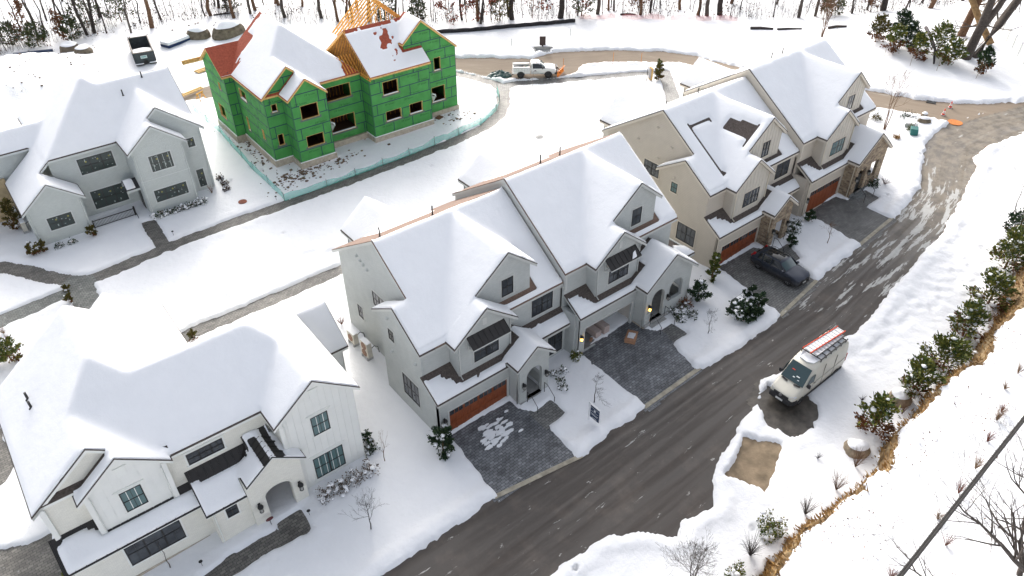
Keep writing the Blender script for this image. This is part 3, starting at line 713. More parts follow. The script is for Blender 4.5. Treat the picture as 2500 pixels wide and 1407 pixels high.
        for sx in (p0+.55, p0+2.1):
            y0 = pyf-.2; pts = [(sx,y0,zf+.95),(sx,y0-.35,zf+.93),(sx,y0-1.05,zf+.38),(sx,y0-1.12,zf+.30)]
            handrail(h, pts, [((sx,y0,zf-.05),1.0),((sx,y0-1.08,gz0-.1),.95)])
        fd = MB()
        if not Rr: fd.box(-.03,.14,wf-.03,6.5,-.6,.12); fd.box(1.26,1.4,6.5,14.3,-.6,.12)
        fbox(fd, 'F', wf, g0+.15, gx-.05, gz0-.6, gz0+.08, 0, .03); fbox(fd, 'F', pyf, p0-.03, p0+.5, gz0-.6, gz0+.28, 0, .035); fbox(fd, 'L', p0, pyf, wf, gz0-.6, gz0+.28, 0, .035)
        fd.build('foundation', CONC if not stone else CONC, h)
        # garage
        tr = MB(); fbox(tr,'F',wf,gx-.13,gx,gz0,gz0+gh+.13,0,.03); fbox(tr,'F',wf,gx+4.9,gx+5.03,gz0,gz0+gh+.13,0,.03); fbox(tr,'F',wf,gx,gx+4.9,gz0+gh,gz0+gh+.13,0,.03)
        tr.build('garage_surround', TR, h)
        if openg and Rr:
            i = MB(); i.box(gx-.3,gx+5.2,wf+.15,wf+6.5,gz0-.1,gz0+.0); i.box(gx-.35,gx-.3,wf+.17,wf+6.5,gz0,gz0+2.8,1); i.box(gx+5.2,gx+5.25,wf+.17,wf+6.5,gz0,gz0+2.8,1); i.box(gx-.3,gx+5.2,wf+6.5,wf+6.55,gz0,gz0+2.8,1); i.box(gx-.3,gx+5.2,wf+.17,wf+6.5,gz0+2.8,gz0+2.85,1)
            i.build('garage_interior', [noisy('garage_slab',(.20,.19,.18),.7,2,.2,.1), mat('garage_plaster',(.5,.47,.43),.8)], h)
        else: garage_door(h, wf, gx, gx+4.9, gz0, gz0+gh, 8)
        # windows
        ST = pal['wtrim']
        window(h,'F',yb3,bp-.95,bp+1.08,4.74+dz,6.1+dz,2,2,2,ST,glass=TEAL if (stone and Rr) else None)
        window(h,'F',yu,ux-.4,ux+.58,7.68+dz,9.08+dz,1,2,2,ST)
        if not Rr:
            window(h,'F',ye+.3,9.22,11.16,4.88,6.42,2,2,2,ST); window(h,'F',.95,10.3,11.7,.95,2.75,2,2,2,ST)
            window(h,'L',0.,2.19,4.13,1.43,3.3 if not stone else 3.1,2,2,2,ST); window(h,'L',0.,4.75,5.4,5.5,6.4,1,2,2,ST,glass=TEAL if stone else None)
            window(h,'L',1.29,11.76,12.45,2.21,3.37,1,2,2,ST) if not stone else None
            window(h,'L',1.29,7.9,9.65,5.1,6.35,2,2,2,ST)
            for u,z in ((6.2,10.1),(11.2,8.6),(10.8,8.4),(10.4,8.25),(9.9,8.1)) if not stone else ((8.6,9.8),(10.6,8.0),(6.9,8.6),(8.2,7.1)): hood_vent(h,'L',1.29,u,z,W)
            for u,z in ((5.3,7.4),(2.2,5.6),(5.2,4.6)) if not stone else ((5.2,6.9),): hood_vent(h,'L',0.,u,z,W)
        # awning over the bay window
        if awn:
            a = MB(); q0, q1 = bp-1.5, bp+1.55; zt, zl = 7.2+dz, 6.62+dz; ya = yb3-.75
            a.poly([(q0,yb3,zt),(q1,yb3,zt),(q1,ya,zl),(q0,ya,zl)]); a.poly([(q0,yb3,zt-.05),(q0,ya,zl-.05),(q1,ya,zl-.05),(q1,yb3,zt-.05)])
            a.poly([(q0,ya,zl),(q1,ya,zl),(q1,ya,zl-.05),(q0,ya,zl-.05)])
            for s_ in range(8):
                x = q0+(q1-q0)*s_/7; a.beam((x,yb3,zt+.015),(x,ya,zl+.015),.03,.035)
            ao = a.build('awning', METALROOF, h, fix=False)
            br = MB()
            for x in (q0+.12,q1-.12):
                br.beam((x,yb3-.03,zl-.5),(x,ya+.08,zl-.02),.08,.1); br.beam((x,yb3-.05,zl-.55),(x,yb3-.05,zt-.1),.09,.08); br.beam((x,ya+.05,zl-.07),(x,yb3,zl-.07),.08,.08)
            br.beam((q0,ya+.03,zl-.1),(q1,ya+.03,zl-.1),.05,.12); br.build('awning_bracket', TR, ao)
            gv = MB(); fbox(gv,'F',yb3,bp-.16,bp+.16,7.55+dz,8.1+dz,0,.03); gv.build('gable_vent', TR, h)
            if Rr:
                s_ = MB(); s_.extrude([(bp+.6,ya+.02,zl+.04),(bp+1.1,ya+.05,zl+.05),(bp+1.25,ya+.4,zl+.33),(bp+.95,ya+.33,zl+.29)],(0,0,.07)); s_.build('snow_clump', RSNOW, ao, bevel=.03)
        sconce(h,'F',wf,gx-.42,gz0+1.55,(ui,0) in lit,1.0); sconce(h,'F',pyf,p0+.3,zf+1.5,(ui,1) in lit,1.0); sconce(h,'F',pyf,p0+2.36 if Rr else p1-.3,zf+1.55,False,1.0)
        downspout(h,'F',yb3,b0+.1,zb0+.55,gt(b0)+.1,SP); downspout(h,'F',yb3,b1-.1,zb0+.35,gt(b1)+.1,SP)
        downspout(h,'F',wf,g0+.25,gz0+.05,3.6+dz,SP,.2); downspout(h,'L',p0,pyf+.2,gz0+.05,pt_(p0),SP,.25)
        nm = MB(); letter(nm, '18' if ui == 0 else '20', pt('F',pyf,p0+.3,zf+1.02,.012), (1,0,0), (0,0,1), .24); nm.build('house_number', IRON, h, fix=False)
    return h
GREY = m_wall('grey_painted_brick', (.47,.49,.475), 'brick'); GREYT = mat('grey_trim', (.50,.51,.49), .6); 
BEIGE = m_wall('beige_clapboard', (.53,.475,.40), 'lap'); BEIGET = mat('beige_trim', (.60,.545,.46), .6); BEIGEB = m_wall('beige_board', (.56,.52,.45), 'flat')
duplex('grey_duplex', 'grey painted twin house with open right garage and snow on its roof', (0,0,0), 0, dict(wall=GREY, trim=GREYT, spout=GREYT, gable=GREY, wtrim=GREYT), [(6.08,8.0,18.6),(17.3,8.8,18.1)], awn=True, openg=True, lit={(1,0),(1,1)})
def beige_bare(x, y, z, n, ui):
    if ui == 0:
        a = 6.1 < y+n*.25 < 6.38 and 2.35 < x < 5.1 and z > 9.5     # strip slid off near the ridge
        b = 2.3 < x < 2.5 and 2.35 < y < 6.5
        c = abs(y-2.35) < .17 and 2.3 < x < 2.75
        d = z > 8.8 and 4.3 < x < 6.25+n*.3 and 2.35 < y+n*.1 < 5.0 and x > 5.15 and x < 6.55
        e = 2.35 < y < 2.5 and 4.6 < x < 6.5 and z > 7.9
        return a or b or c or d or e
    return 8.2 < y < 9.6 and z > 10.5 and n > .08
duplex('beige_duplex', 'beige clapboard twin house with brown stone porches behind the parked car', (27.642,-.125,1.151), .002, dict(wall=BEIGE, trim=BEIGET, spout=mat('cream_spout',(.68,.62,.5),.5), gable=BEIGEB, wtrim=BEIGET), [(6.2,8.4,17.85),(18.2,8.75,18.25)], stone=True, awn=False, bare=beige_bare, board=True)

# ---------------------------------------------------------------- white farmhouse, front left
WHITE = m_wall('white_painted_brick', (.78,.765,.69), 'brick', .03); WHITEB = m_wall('white_board', (.76,.765,.73), 'flat', .03); WHITET = mat('white_trim', (.76,.77,.73), .55)
def white_house():
    h = thing('white_house', 'white farmhouse with arched brick porch and dark metal porch roofs', 'house', (-16.62,1.96,-.6), -.01, 'snow covered homes of the development')
    m = .8; L = PX(.16, 11.26, m); Rp = PX(.16, 11.26, -m); P = PY(4.62, 9.18, m); R2 = PX(9.63, 9.18, -m); L2 = PX(9.63, 9.18, m); B = PY(5.94, 10.236, -m)
    FR = PX(-1.86, 9.64, -m)
    cs = [comp(1.61,12.43,1.8,10.1,P,B,R2), comp(-5.37,5.67,2.24,12.91,L,Rp,P), comp(-.63,5.67,12.6,15.62,PX(2.52,9.37,m),Rp),
          comp(-5.37,1.61,2.24,5.3,L,FR), comp(-3.37,1.61,1.51,2.56,PX(-.88,8.86,m),FR), comp(6.82,12.43,-.02,4.9,L2,R2),
          comp(11.0,14.84,6.6,12.2,PY(9.42,6.47,m),PY(9.42,6.47,-m))]
    r = roof(h, cs, WHITET, T=.24, step=.2, seed=5)
    for x, y in ((-3.46,9.4),(-3.46,8.55)): vent_pipe(r, x, y, zat(cs[1],x,y)+.1, .55, .07)
    # low metal roofs
    def bare1(x, y, z, n):
        if x < -3.05: return y > 2.0+n*.15+.35*math.sin((x+5.3)*1.4) or x < -5.15
        return y > 1.62+n*.12
    mr = [comp(-5.35,2.15,.80,2.54,PY(.85,3.2,.75))]
    r2 = roof(h, mr, WHITET, [METALROOF], T=.34, step=.16, bare=bare1, seed=8, name='porch_roof', thick=.16)
    sm = MB()
    for k in range(15):
        x = -5.3+k*.53; y1 = 2.54 if x < -3.0 else 1.8; sm.beam((x,.82,zat(mr[0],x,.82)+.02),(x,y1,zat(mr[0],x,y1)+.02),.03,.05)
    sm.build('standing_seam', METALROOF, r2)
    ent = PY(-.05, 3.1, .86)
    pr = [comp(1.9,6.2,-.1,2.1,ent), comp(4.37,8.13,-.45,2.2,PX(6.25,5.46,.76),PX(6.25,5.46,-.76)), comp(5.4,7.0,1.3,2.1,PY(1.2,4.9,.7))]
    def bare2(x, y, z, n):
        if x > 5.55 and x < 7.55 and z > 4.3: return not (6.08 < x < 6.42) and (x < 6.2 and y < 1.9 and x > 5.6+n*.2 or 6.2 < x < 6.95+n*.25)
        return x < 5.6 and y > 1.5-.28*(x-2)/4+n*.12
    r3 = roof(h, pr, WHITET, [METALROOF], T=.26, step=.16, bare=bare2, seed=11, name='porch_roof', thick=.16)
    s2 = MB()
    for k in range(9):
        x = 2.1+k*.42; s2.beam((x,-.05,zat(pr[0],x,-.05)+.02),(x,2.08,zat(pr[0],x,2.08)+.02),.03,.05)
    for k in range(6):
        y = -.3+k*.45
        for sg in (-1,1): s2.beam((6.25,y,5.47),(6.25+sg*1.8,y,5.47-.76*1.8),.03,.05)
    s2.build('standing_seam', METALROOF, r3)
    w = MB(); g = lambda x0, z0: (lambda x: z0-m*abs(x-x0)-.13)
    gr = g(9.63,9.18); g2 = g(-.88,8.86)
    wall(w,'F',.3,[(7.22,-.4),(12.09,-.4),(12.09,gr(12.09)),(9.63,gr(9.63)),(7.22,gr(7.22))],mi=1)
    battens(w,'F',.3,7.3,12.05,0.25,gr,.43,.035,1)
    wall(w,'R',12.09,[(.46,-.4),(9.9,-.4),(9.9,7.05),(.46,7.05)],mi=1); wall(w,'L',7.22,rect(.46,2.1,-.4,7.1))
    wall(w,'F',2.1,rect(1.2,7.22,-.4,6.95)); wall(w,'F',1.81,[(-2.97,3.),(1.2,3.),(1.2,g2(1.2)),(-.88,g2(-.88)),(-2.97,g2(-2.97))],mi=1)
    battens(w,'F',1.81,-2.9,1.15,lambda x: 3.3,g2,.43,.035,1)
    wall(w,'L',-2.97,rect(1.97,2.54,3.,7.)); wall(w,'R',1.2,rect(1.97,2.1,3.,7.))
    wall(w,'F',2.54,[(-4.97,-.4),(1.2,-.4),(1.2,6.9),(-1.86,9.4),(-4.97,7.0)]); wall(w,'L',-4.97,rect(2.7,12.6,-.4,7.05)); wall(w,'B',12.6,[(-4.97,-.4),(5.3,-.4),(5.3,7),(.16,11.1),(-4.97,7.)])
    wall(w,'B',15.3,[(-.3,-.4),(5.3,-.4),(5.3,7.),(2.52,9.2),(-.3,7.)]); wall(w,'R',5.3,rect(9.9,15.1,-.4,7.)); wall(w,'L',-.3,rect(12.6,15.1,-.4,7.)); wall(w,'B',9.9,rect(5.3,12.09,-.4,7.))
    wall(w,'F',7.0,rect(12.09,14.5,-.4,4.3),mi=1); wall(w,'R',14.5,[(7.0,-.4),(11.8,-.4),(11.8,4.3),(9.42,6.3),(7.0,4.3)],mi=1)
    wall(w,'F',1.13,rect(-4.97,2.23,-.4,3.25)); wall(w,'L',-4.97,rect(1.29,2.54,-.4,3.7))
    wall(w,'F',.02,rect(2.23,4.5,-.4,3.05)); wall(w,'L',2.23,[(.18,-.4),(2.0,-.4),(2.0,4.7),(.18,3.1)])
    gp = lambda x: 5.46-.76*abs(x-6.25)-.12
    wall(w,'F',-.25,[(4.34,-.4),(7.77,-.4),(7.77,4.1),(7.77,gp(7.77)),(6.25,gp(6.25)),(4.34,gp(4.34))],[arch(5.26,6.94,.14,2.35,.55)],.45)
    wall(w,'L',4.34,rect(.2,2.0,-.4,3.9)); wall(w,'R',7.77,rect(.2,.3,-.4,4.))
    # soldier course over the arch, corner pilaster boxes
    for k in range(13):
        t = math.pi*(.06+.88*k/12); w.box(6.1+1.0*math.cos(t)-.035,6.1+1.0*math.cos(t)+.035,-.275,-.25,2.4+.66*math.sin(t)-.08,2.4+.66*math.sin(t)+.08)
    for x, y, z0, z1 in ((-2.97,1.81,3.6,7.0),(1.02,1.81,3.6,6.8),(-4.97,2.54,3.9,7.0),(7.22,.3,4.2,6.9)): w.box(x-.03,x+.22,y-.14,y,z0,z1,1)
    w.build('wall', [WHITE, WHITEB], h)
    fd = MB(); fbox(fd,'F',.3,7.77,12.1,-.4,.16,0,.05); fbox(fd,'F',1.13,-4.97,2.2,-.4,.1,0,.04); fbox(fd,'F',.02,2.2,4.34,-.4,.1,0,.04); fd.build('foundation', CONC, h)
    fl = MB(); fl.box(5.27,6.93,-.3,2.08,-.2,.13); fl.box(5.1,7.1,-.72,-.26,-.4,-.02); fl.build('porch_floor', CONC2, h)
    bk = MB(); fbox(bk,'F',2.1,5.45,6.75,.14,2.5,0,.06); bk.build('front_door', OSB, h)
    window(h,'F',.3,9.1,10.21,4.56,6.14,1,2,2,WHITET,TEAL); window(h,'F',.3,8.66,10.69,.84,2.71,2,2,2,WHITET,TEAL)
    window(h,'F',2.1,2.31,4.41,5.32,6.2,3,2,2,WHITET); window(h,'F',1.81,-1.45,-.31,4.49,6.07,1,2,2,WHITET,TEAL)
    window(h,'F',1.13,-2.42,.66,1.05,2.98,3,2,2,WHITET); window(h,'F',.02,2.99,3.67,2.02,2.94,1,2,2,WHITET)
    window(h,'R',12.09,3.,4.2,4.6,6.1,1,2,2,WHITET)
    for x in (4.78,7.37): sconce(h,'F',-.25,x,1.75,False,1.25)
    gv = MB(); fbox(gv,'F',.3,9.38,9.86,7.55,8.25,0,.035); fbox(gv,'F',.3,9.28,9.96,8.25,8.31,0,.05); fbox(gv,'F',1.81,-1.1,-.65,7.2,7.85,0,.035); fbox(gv,'F',1.81,-1.2,-.55,7.85,7.91,0,.05); gv.build('gable_vent', WHITET, h)
    hd = MB()
    for a,b,z,y in ((8.85,10.45,6.32,.3),(8.4,10.95,2.9,.3),(-1.7,-.06,6.25,1.81),(-2.7,.95,3.12,1.13),(2.05,4.65,6.36,2.1)): fbox(hd,'F',y,a,b,z,z+.05,0,.06)
    hd.build('window_head', WHITET, h)
    for f,c,u,z0,z1 in (('F',1.81,-2.72,3.75,6.9),('F',1.81,.95,3.8,6.7),('F',.02,2.35,.0,3.0),('F',2.54,-4.75,4.2,6.9),('F',.3,7.45,4.3,6.8)): downspout(h,f,c,u,z0,z1,WHITET)
    return h
white_house()
# ---------------------------------------------------------------- pale grey house with taped new windows, far left
PALE = m_wall('pale_painted_brick', (.50,.535,.52), 'brick', .04); PALEB = m_wall('pale_board', (.51,.545,.53), 'flat', .04); PALET = mat('pale_trim', (.55,.58,.57), .55)
STK = [mat('sticker_white', (.30,.34,.33), .6), mat('sticker_yellow', (.24,.23,.05), .6)]
GGREEN = mat('new_window_glass', (.045,.06,.055), .08, .6)
def stickers(win, face, c, u0, u1, z0, z1, n):
    b = MB(); rr = random.Random(int(u0*97+z0*31)); U = (u1-u0)/n
    for k in range(n):
        a = u0+k*U
        b.lathe([(.085,0),(.085,.006)], (0,0,0), 10, 1); q = len(b.v)-20
        p = pt(face,c,a+U*.68,z0+(z1-z0)*.74,.026)
        for i in range(20): v = b.v[q+i]; b.v[q+i] = (p[0]+v[0],p[1]-v[2],p[2]+v[1])
        for _ in range(4):
            x = a+rr.uniform(.1,.9)*U; z = rr.uniform(z0+.12,z1-.1); d = rr.choice(((.04,.04),(.06,.03),(.045,.09)))
            fbox(b, face, c, x-d[0], x+d[0], z-d[1], z+d[1], .02, .03, 0)
    b.build('window_sticker', STK, win)
def pale_house():
    h = thing('pale_house', 'pale grey painted house with stickers on its new windows and porch railing', 'house', (-.14,40.96,-.59), -.01, 'snow covered homes of the development')
    m = .81; L = PX(-6.05,11.85,m); Rp = PX(-6.05,11.85,-m); P = PY(6.62,10.39,.85); B = PY(7.62,11.24,-.85); UL = PX(-2.09,10.39,m); UR = PX(-2.09,10.39,-m)
    cs = [comp(-6.0,1.63,2.9,12.3,P,B), comp(-11.88,-2.2,2.9,12.,L,Rp,P), comp(-15.56,-11.88,2.9,7.7,L), comp(-15.56,-10.21,.35,3.2,L,PX(-12.84,6.35,-m)),
          comp(-5.91,1.75,.83,6.62,UL,UR), comp(-5.91,-.45,-.64,1.2,UL,PX(-3.25,9.45,-m)), comp(-26,-9.5,7.5,11.1,PY(9.29,8.46,.85),PY(9.29,8.46,-.85)),
          comp(-12.,-7.05,11.7,14.96,L,PX(-9.53,9.03,-m)), comp(-5.,-1.,11.5,15.2,PX(-3.3,8.9,m),PX(-3.3,8.9,-m))]
    r = roof(h, cs, PALET, T=.2, seed=9)
    for x, y in ((-3.41,6.15),(-1.08,7.2)): vent_pipe(r, x, y, zat(cs[0],x,y)+.1, .6, .06)
    w = MB(); g = lambda x0, z0: (lambda x: z0-m*abs(x-x0)-.13); gl = g(-3.25,9.45); gu = g(-2.09,10.39); gg = g(-12.84,6.35)
    wall(w,'F',-.34,[(-5.51,-.4),(-.85,-.4),(-.85,gl(-.85)),(-3.25,gl(-3.25)),(-5.51,gl(-5.51))]); battens(w,'F',-.34,-5.45,-.9,4.25,gl,.46,.03,1)
    bd = MB(); fbox(bd,'F',-.34,-5.5,-.86,4.18,4.24,0,.035)
    wall(w,'L',-5.51,rect(-.18,3.2,-.4,7.3)); wall(w,'R',-.85,rect(-.18,1.13,-.4,7.3))
    wall(w,'F',1.13,[(-5.3,6.5),(-.85,6.5),(-.85,-.4),(1.35,-.4),(1.35,gu(1.35)),(-2.09,gu(-2.09)),(-5.3,gu(-5.3))]); wall(w,'R',1.35,[(1.29,-.4),(12.,-.4),(12.,7.3),(7.62,11.1),(3.2,7.3),(1.29,7.3)])
    wall(w,'F',3.2,[(-11.85,-.4),(-5.51,-.4),(-5.51,7.25),(-11.7,7.25),(-11.85,7.05)]); wall(w,'F',.65,[(-15.16,-.4),(-10.6,-.4),(-10.6,gg(-10.6)),(-12.84,gg(-12.84)),(-15.16,gg(-15.16))])
    wall(w,'R',-10.6,rect(.81,3.2,-.4,4.4)); wall(w,'L',-15.16,rect(.81,8.,-.4,4.4))
    wall(w,'F',7.95,rect(-26,-10.5,-.4,6.95)); wall(w,'B',12.,rect(-12,1.35,-.4,7.3)); wall(w,'B',10.7,rect(-26,-12,-.4,7)); wall(w,'L',-11.7,rect(12.,14.6,-.4,6.8)); wall(w,'B',14.6,[(-11.7,-.4),(-7.4,-.4),(-7.4,7),(-9.53,8.8),(-11.7,7)]); wall(w,'R',-7.4,rect(12.,14.6,-.4,7.)); wall(w,'B',14.9,[(-4.8,-.4),(-1.2,-.4),(-1.2,7.),(-3.3,8.7),(-4.8,7.)])
    w.build('wall', [PALE, PALEB], h); bd.build('belt_course', PALET, h)
    t_ = MB(); t_.box(-24,-15.4,7.6,7.9,-.5,4.6); t_.build('unfinished_wall', noisy('tan_sheathing',(.42,.33,.2),.9,3,.15,.1), h)
    fd = MB(); fbox(fd,'F',-.34,-5.52,-.84,-.5,.1,0,.04); fbox(fd,'F',.65,-15.17,-10.58,-.5,.35,0,.05); fbox(fd,'F',1.13,-.85,1.37,-.5,.3,0,.05); fd.build('foundation', CONC, h)
    for f,c,a,b,z0,z1,n in (('F',-.34,-4.19,-2.2,4.92,6.5,2),('F',-.34,-4.67,-1.62,1.8,3.04,3),('F',3.2,-9.56,-6.49,4.91,6.49,3),('F',3.2,-9.5,-6.43,1.17,3.06,3),('F',.65,-13.85,-11.81,1.82,3.06,2),('F',1.13,-.1,.55,5.57,6.48,1),('F',1.13,-.07,.61,1.17,3.05,1)):
        o = window(h,f,c,a,b,z0,z1,n,2,2,PALET,GGREEN); stickers(o,f,c,a,b,z0,z1,n)
    # porch
    p = MB(); p.box(-10.55,-5.55,.55,3.2,.35,.6); p.build('porch_floor', noisy('porch_boards',(.11,.035,.022),.6,4,.25,.1), h)
    sk = MB(); sk.box(-10.5,-6.75,.6,.7,-.4,.34)
    for k in range(20): sk.box(-10.45+k*.19,-10.33+k*.19,.56,.6,-.35,.28)
    sk.build('porch_skirt', noisy('pale_skirt',(.5,.47,.42),.8,6,.2,.2), h)
    st = MB()
    for k in range(3): st.box(-6.6,-5.55,-.25+.27*k,.55,-.45,.02+.2*k)
    st.build('porch_steps', CONC, h)
    ra = MB(); ra.box(-10.5,-6.75,.62,.68,1.38,1.45); ra.box(-10.5,-6.75,.63,.67,.72,.77)
    for k in range(31): x = -10.45+k*.122; ra.box(x-.014,x+.014,.635,.665,.75,1.4)
    ra.box(-6.78,-6.62,.57,.73,.4,1.62); ra.box(-10.5,-10.4,.6,.7,.5,1.5); ra.build('porch_railing', BLACK, h)
    hr = MB(); hr.tube([(-6.7,.6,1.4),(-6.7,-.3,.95)],.03); hr.beam((-6.7,-.3,.0),(-6.7,-.3,1.),.05,.05); hr.build('handrail', BLACK, h)
    sp = MB(); sp.extrude([(-10.4,2.4,.62),(-7.6,2.9,.62),(-7.9,3.1,.62),(-10.4,3.1,.62)],(0,0,.09)); sp.build('porch_snow', RSNOW, h, bevel=.03)
    dd = MB(); fbox(dd,'L',-5.51,1.2,2.2,.62,2.75,0,.05); dd.build('front_door', BLACK, h)
    hc = [comp(-6.75,-5.45,.85,2.55,PY(1.7,3.95,.85),PY(1.7,3.95,-.85))]
    roof(h, hc, PALET, [DRIP], T=.15, step=.12, bare=lambda x,y,z,n: x > -5.85+n*.2+abs(y-1.7)*.0 and True, seed=4, name='door_hood', thick=.3)
    for f,c,u,z0,z1 in (('F',-.34,-5.35,0,7.1),('F',-.34,-1.02,0,7.0),('F',1.13,1.2,0,7.0),('F',.65,-15.0,0,4.1),('F',.65,-10.75,0,4.0)): downspout(h,f,c,u,z0,z1,PALET)
    return h
pale_house()
# ---------------------------------------------------------------- house under construction: green sheathing, open frame
def green_house():
    h = thing('unfinished_house', 'unfinished house in green sheathing with open window holes and bare rafters', 'house', (6.94,40.95,.3), -.02)
    zf = .72; m = .85; L = PX(6.16,12.42,m); Rp = PX(6.16,12.42,-m); P = PY(3.76,10.37,.79)
    SN = [REDOSB]
    FRr = PX(3.7,10.37,-m)
    cs = [comp(.56,11.7,.45,11.52,L,Rp,P), comp(.56,7.1,.34,3.9,L,FRr), comp(2.39,6.8,-1.78,.64,PX(4.57,9.58,m),PX(4.57,9.58,-m)),
          comp(-.47,3.4,8.26,14.9,PY(8.26,7.7,.66),PY(11.58,9.9,-.66)),
          comp(11.82,19.4,-1.47,8.75,PY(3.64,11.3,.714),PY(3.64,11.3,-.714)), comp(16.9,23.96,.08,3.64,PX(19.45,11.82,m),PX(19.45,11.82,-m))]
    def bare(x, y, z, n):
        if y > 11.2+n*1.5 and z > 9.9: return True                          # red strip along the rear rake
        if x < 1.9+n*1.6 and y > 8.3: return True
        if x < 4.2 and y > 9.3+n*.8: return x < 6.0-.35*(y-9)
        if 10.3+n*1.4 < x < 11.7: return y < 3.4+n*1.5
        if x > 11.8 and y > 3.3 and z > 10.8: return n > -.12
        if 13.9 < x < 17.2:
            return n+.28-.42*math.hypot((x-15.6-.25*(y-1.5))/.9, (y-1.3)/1.9) > .0
        return False
    r = roof(h, cs, LUMBER, SN, T=.13, step=.16, bare=bare, seed=13, drip=.03, thick=.24)
    w = MB(); g = lambda x0, z0: (lambda x: z0-m*abs(x-x0)-.24); gn = g(4.57,9.58); gf = g(3.7,10.37); gq = g(19.45,11.82)
    W_ = []   # outlines for tape and print: face, c, outline bounds, holes
    def ww(face, c, outline, holes=()):
        wall(w, face, c, outline, [rect(min(a,b),max(a,b),z0,z1) for a,b,z0,z1 in holes], .18); W_.append((face, c, outline, holes))
    ww('F',-1.48,[(2.77,zf),(6.69,zf),(6.69,gn(6.69)),(4.57,gn(4.57)),(2.77,gn(2.77))],[(3.68,5.6,5.27,6.78),(3.76,5.7,2.15,3.43)])
    ww('L',2.77,rect(-1.3,.64,zf,gn(2.77)+.05)); ww('R',6.69,rect(-1.3,.8,zf,gn(6.69)+.05))
    ww('F',.64,[(.86,zf),(2.77,zf),(2.77,8.0),(6.6,7.9),(3.7,gf(3.7)),(.86,gf(.86))],[(1.52,2.13,5.91,6.78),(1.56,2.19,2.21,3.46)])
    ww('L',.86,rect(.82,8.61,zf,7.75),[(7.57,5.82,5.35,6.5),(7.25,6.76,1.71,3.32),(3.0,2.5,2.37,3.46)])
    ww('F',8.61,rect(-.17,.86,zf,7.75)); ww('L',-.17,[(8.79,zf),(14.5,zf),(14.5,7.75),(11.58,9.65),(8.79,7.85)],[(12.76,11.03,1.78,3.29),(10.96,10.41,5.5,6.3)])
    ww('F',.8,rect(6.69,11.82,zf,7.7),[(7.61,10.5,5.33,6.87),(7.66,10.56,1.6,3.45)])
    ww('L',11.82,rect(-.94,.8,zf,7.3)); ww('F',-1.12,rect(11.82,19.33,zf,7.5),[(13.35,15.24,5.14,6.69),(13.4,15.33,2.09,3.29),(16.42,18.13,2.1,3.35)])
    ww('R',19.33,rect(-.94,.38,zf,7.6)); ww('F',.38,[(17.0,7.6),(19.33,7.6),(19.33,zf),(23.87,zf),(23.87,gq(23.5)),(19.45,gq(19.45)),(17.3,gq(17.3))],[(20.9,21.79,5.59,7.13),(20.36,22.18,1.88,3.73)])
    ww('R',23.87,rect(.56,8.5,zf,7.9)); ww('B',8.5,rect(11.8,23.87,zf,7.5)); ww('B',14.5,rect(0,7,zf,7.6)); ww('R',11.6,rect(.9,11.,zf,7.6)); ww('B',11.2,[(7.,zf),(11.6,zf),(11.6,7.6),(6.2,12.),(1.2,7.8),(7.,7.6)])
    wo = w.build('wall', ZIP, h)
    tp = MB(); pr = MB()
    def inside(ol, u, z):
        c = False
        for (a, b), (d, e) in zip(ol, ol[1:]+ol[:1]):
            if (b > z) != (e > z) and u < (d-a)*(z-b)/(e-b)+a: c = not c
        return c
    for face, c, ol, holes in W_:
        if face in 'BR' and c > 11: continue
        u0 = min(p[0] for p in ol); u1 = max(p[0] for p in ol); z1 = max(p[1] for p in ol); row = 0; z = zf; first = True
        hs = [(min(a,b),max(a,b),c0,c1) for a,b,c0,c1 in holes]
        def free(u, zz, mg=.05): return inside(ol, u, zz) and not any(a-mg < u < b+mg and q-mg < zz < r_+mg for a,b,q,r_ in hs)
        while z < z1:
            zt = z+1.22; n = max(2, int((u1-u0)/.08)); run = None
            for i in range(n+1):
                u = u0+(u1-u0)*i/n; ok = free(u, zt) and i < n
                if ok and run is None: run = u
                if not ok and run is not None:
                    if u-run > .15: fbox(tp, face, c, run, u, zt-.05, zt+.05, 0, .006)
                    run = None
            off = (0., 1.22, .6)[row%3]; k = u0+off
            while k < u1:
                if u0+.1 < k < u1-.1 and free(k, z+.1) and free(k, min(zt,z1)-.15) and free(k,z+.6): fbox(tp, face, c, k-.045, k+.045, z+.05, zt-.05, 0, .005)
                cu = k+1.0; cz = z+.2
                sgn = {'F':(1,0,0),'L':(0,-1,0),'R':(0,1,0),'B':(-1,0,0)}[face]
                for du, dz_, s_, tx in ((-.55,0,.30,'ZIP System'),(.55,.72,.26,'ZIP System')):
                    uu, vv = cu+du, cz+dz_
                    if all(free(uu+q, vv+e, .1) for q in (-.7,-.35,0,.35,.7) for e in (-.1,.14)): letter(pr, tx, pt(face,c,uu,vv,.007), sgn, (0,0,1), s_)
                k += 2.44
            z = zt; row += 1
        for a in (u0, u1):
            zz = [p[1] for p in ol if abs(p[0]-a) < .01]
            if len(zz) > 1: fbox(tp, face, c, max(u0,a-.05), min(u1,a+.05), min(zz), max(zz)-.2, 0, .007)
    tp.build('seam_tape', TAPE, wo); pr.build('panel_lettering', PRINT, wo, fix=False)
    fl = MB(); jb = MB(); sn = MB()
    for face, c, ol, holes in W_:
        for a, b, z0, z1 in holes:
            a, b = min(a,b), max(a,b)
            fbox(fl, face, c, a-.22, a, z0-.2, z0+.12, 0, .008); fbox(fl, face, c, b, b+.22, z0-.2, z0+.12, 0, .008); fbox(fl, face, c, a, b, z0-.2, z0, 0, .008)
            for q in (a, b): fbox(jb, face, c, q-.035 if q == b else q, q if q == b else q+.035, z0, z1, -.19, .012)
            fbox(jb, face, c, a, b, z1-.035, z1, -.19, .01); fbox(jb, face, c, a, b, z0, z0+.03, -.19, .01)
            if (a+z0)%1 < .62: fbox(sn, face, c, a+.05, b-.05, z0+.03, z0+.10, -.18, .005)
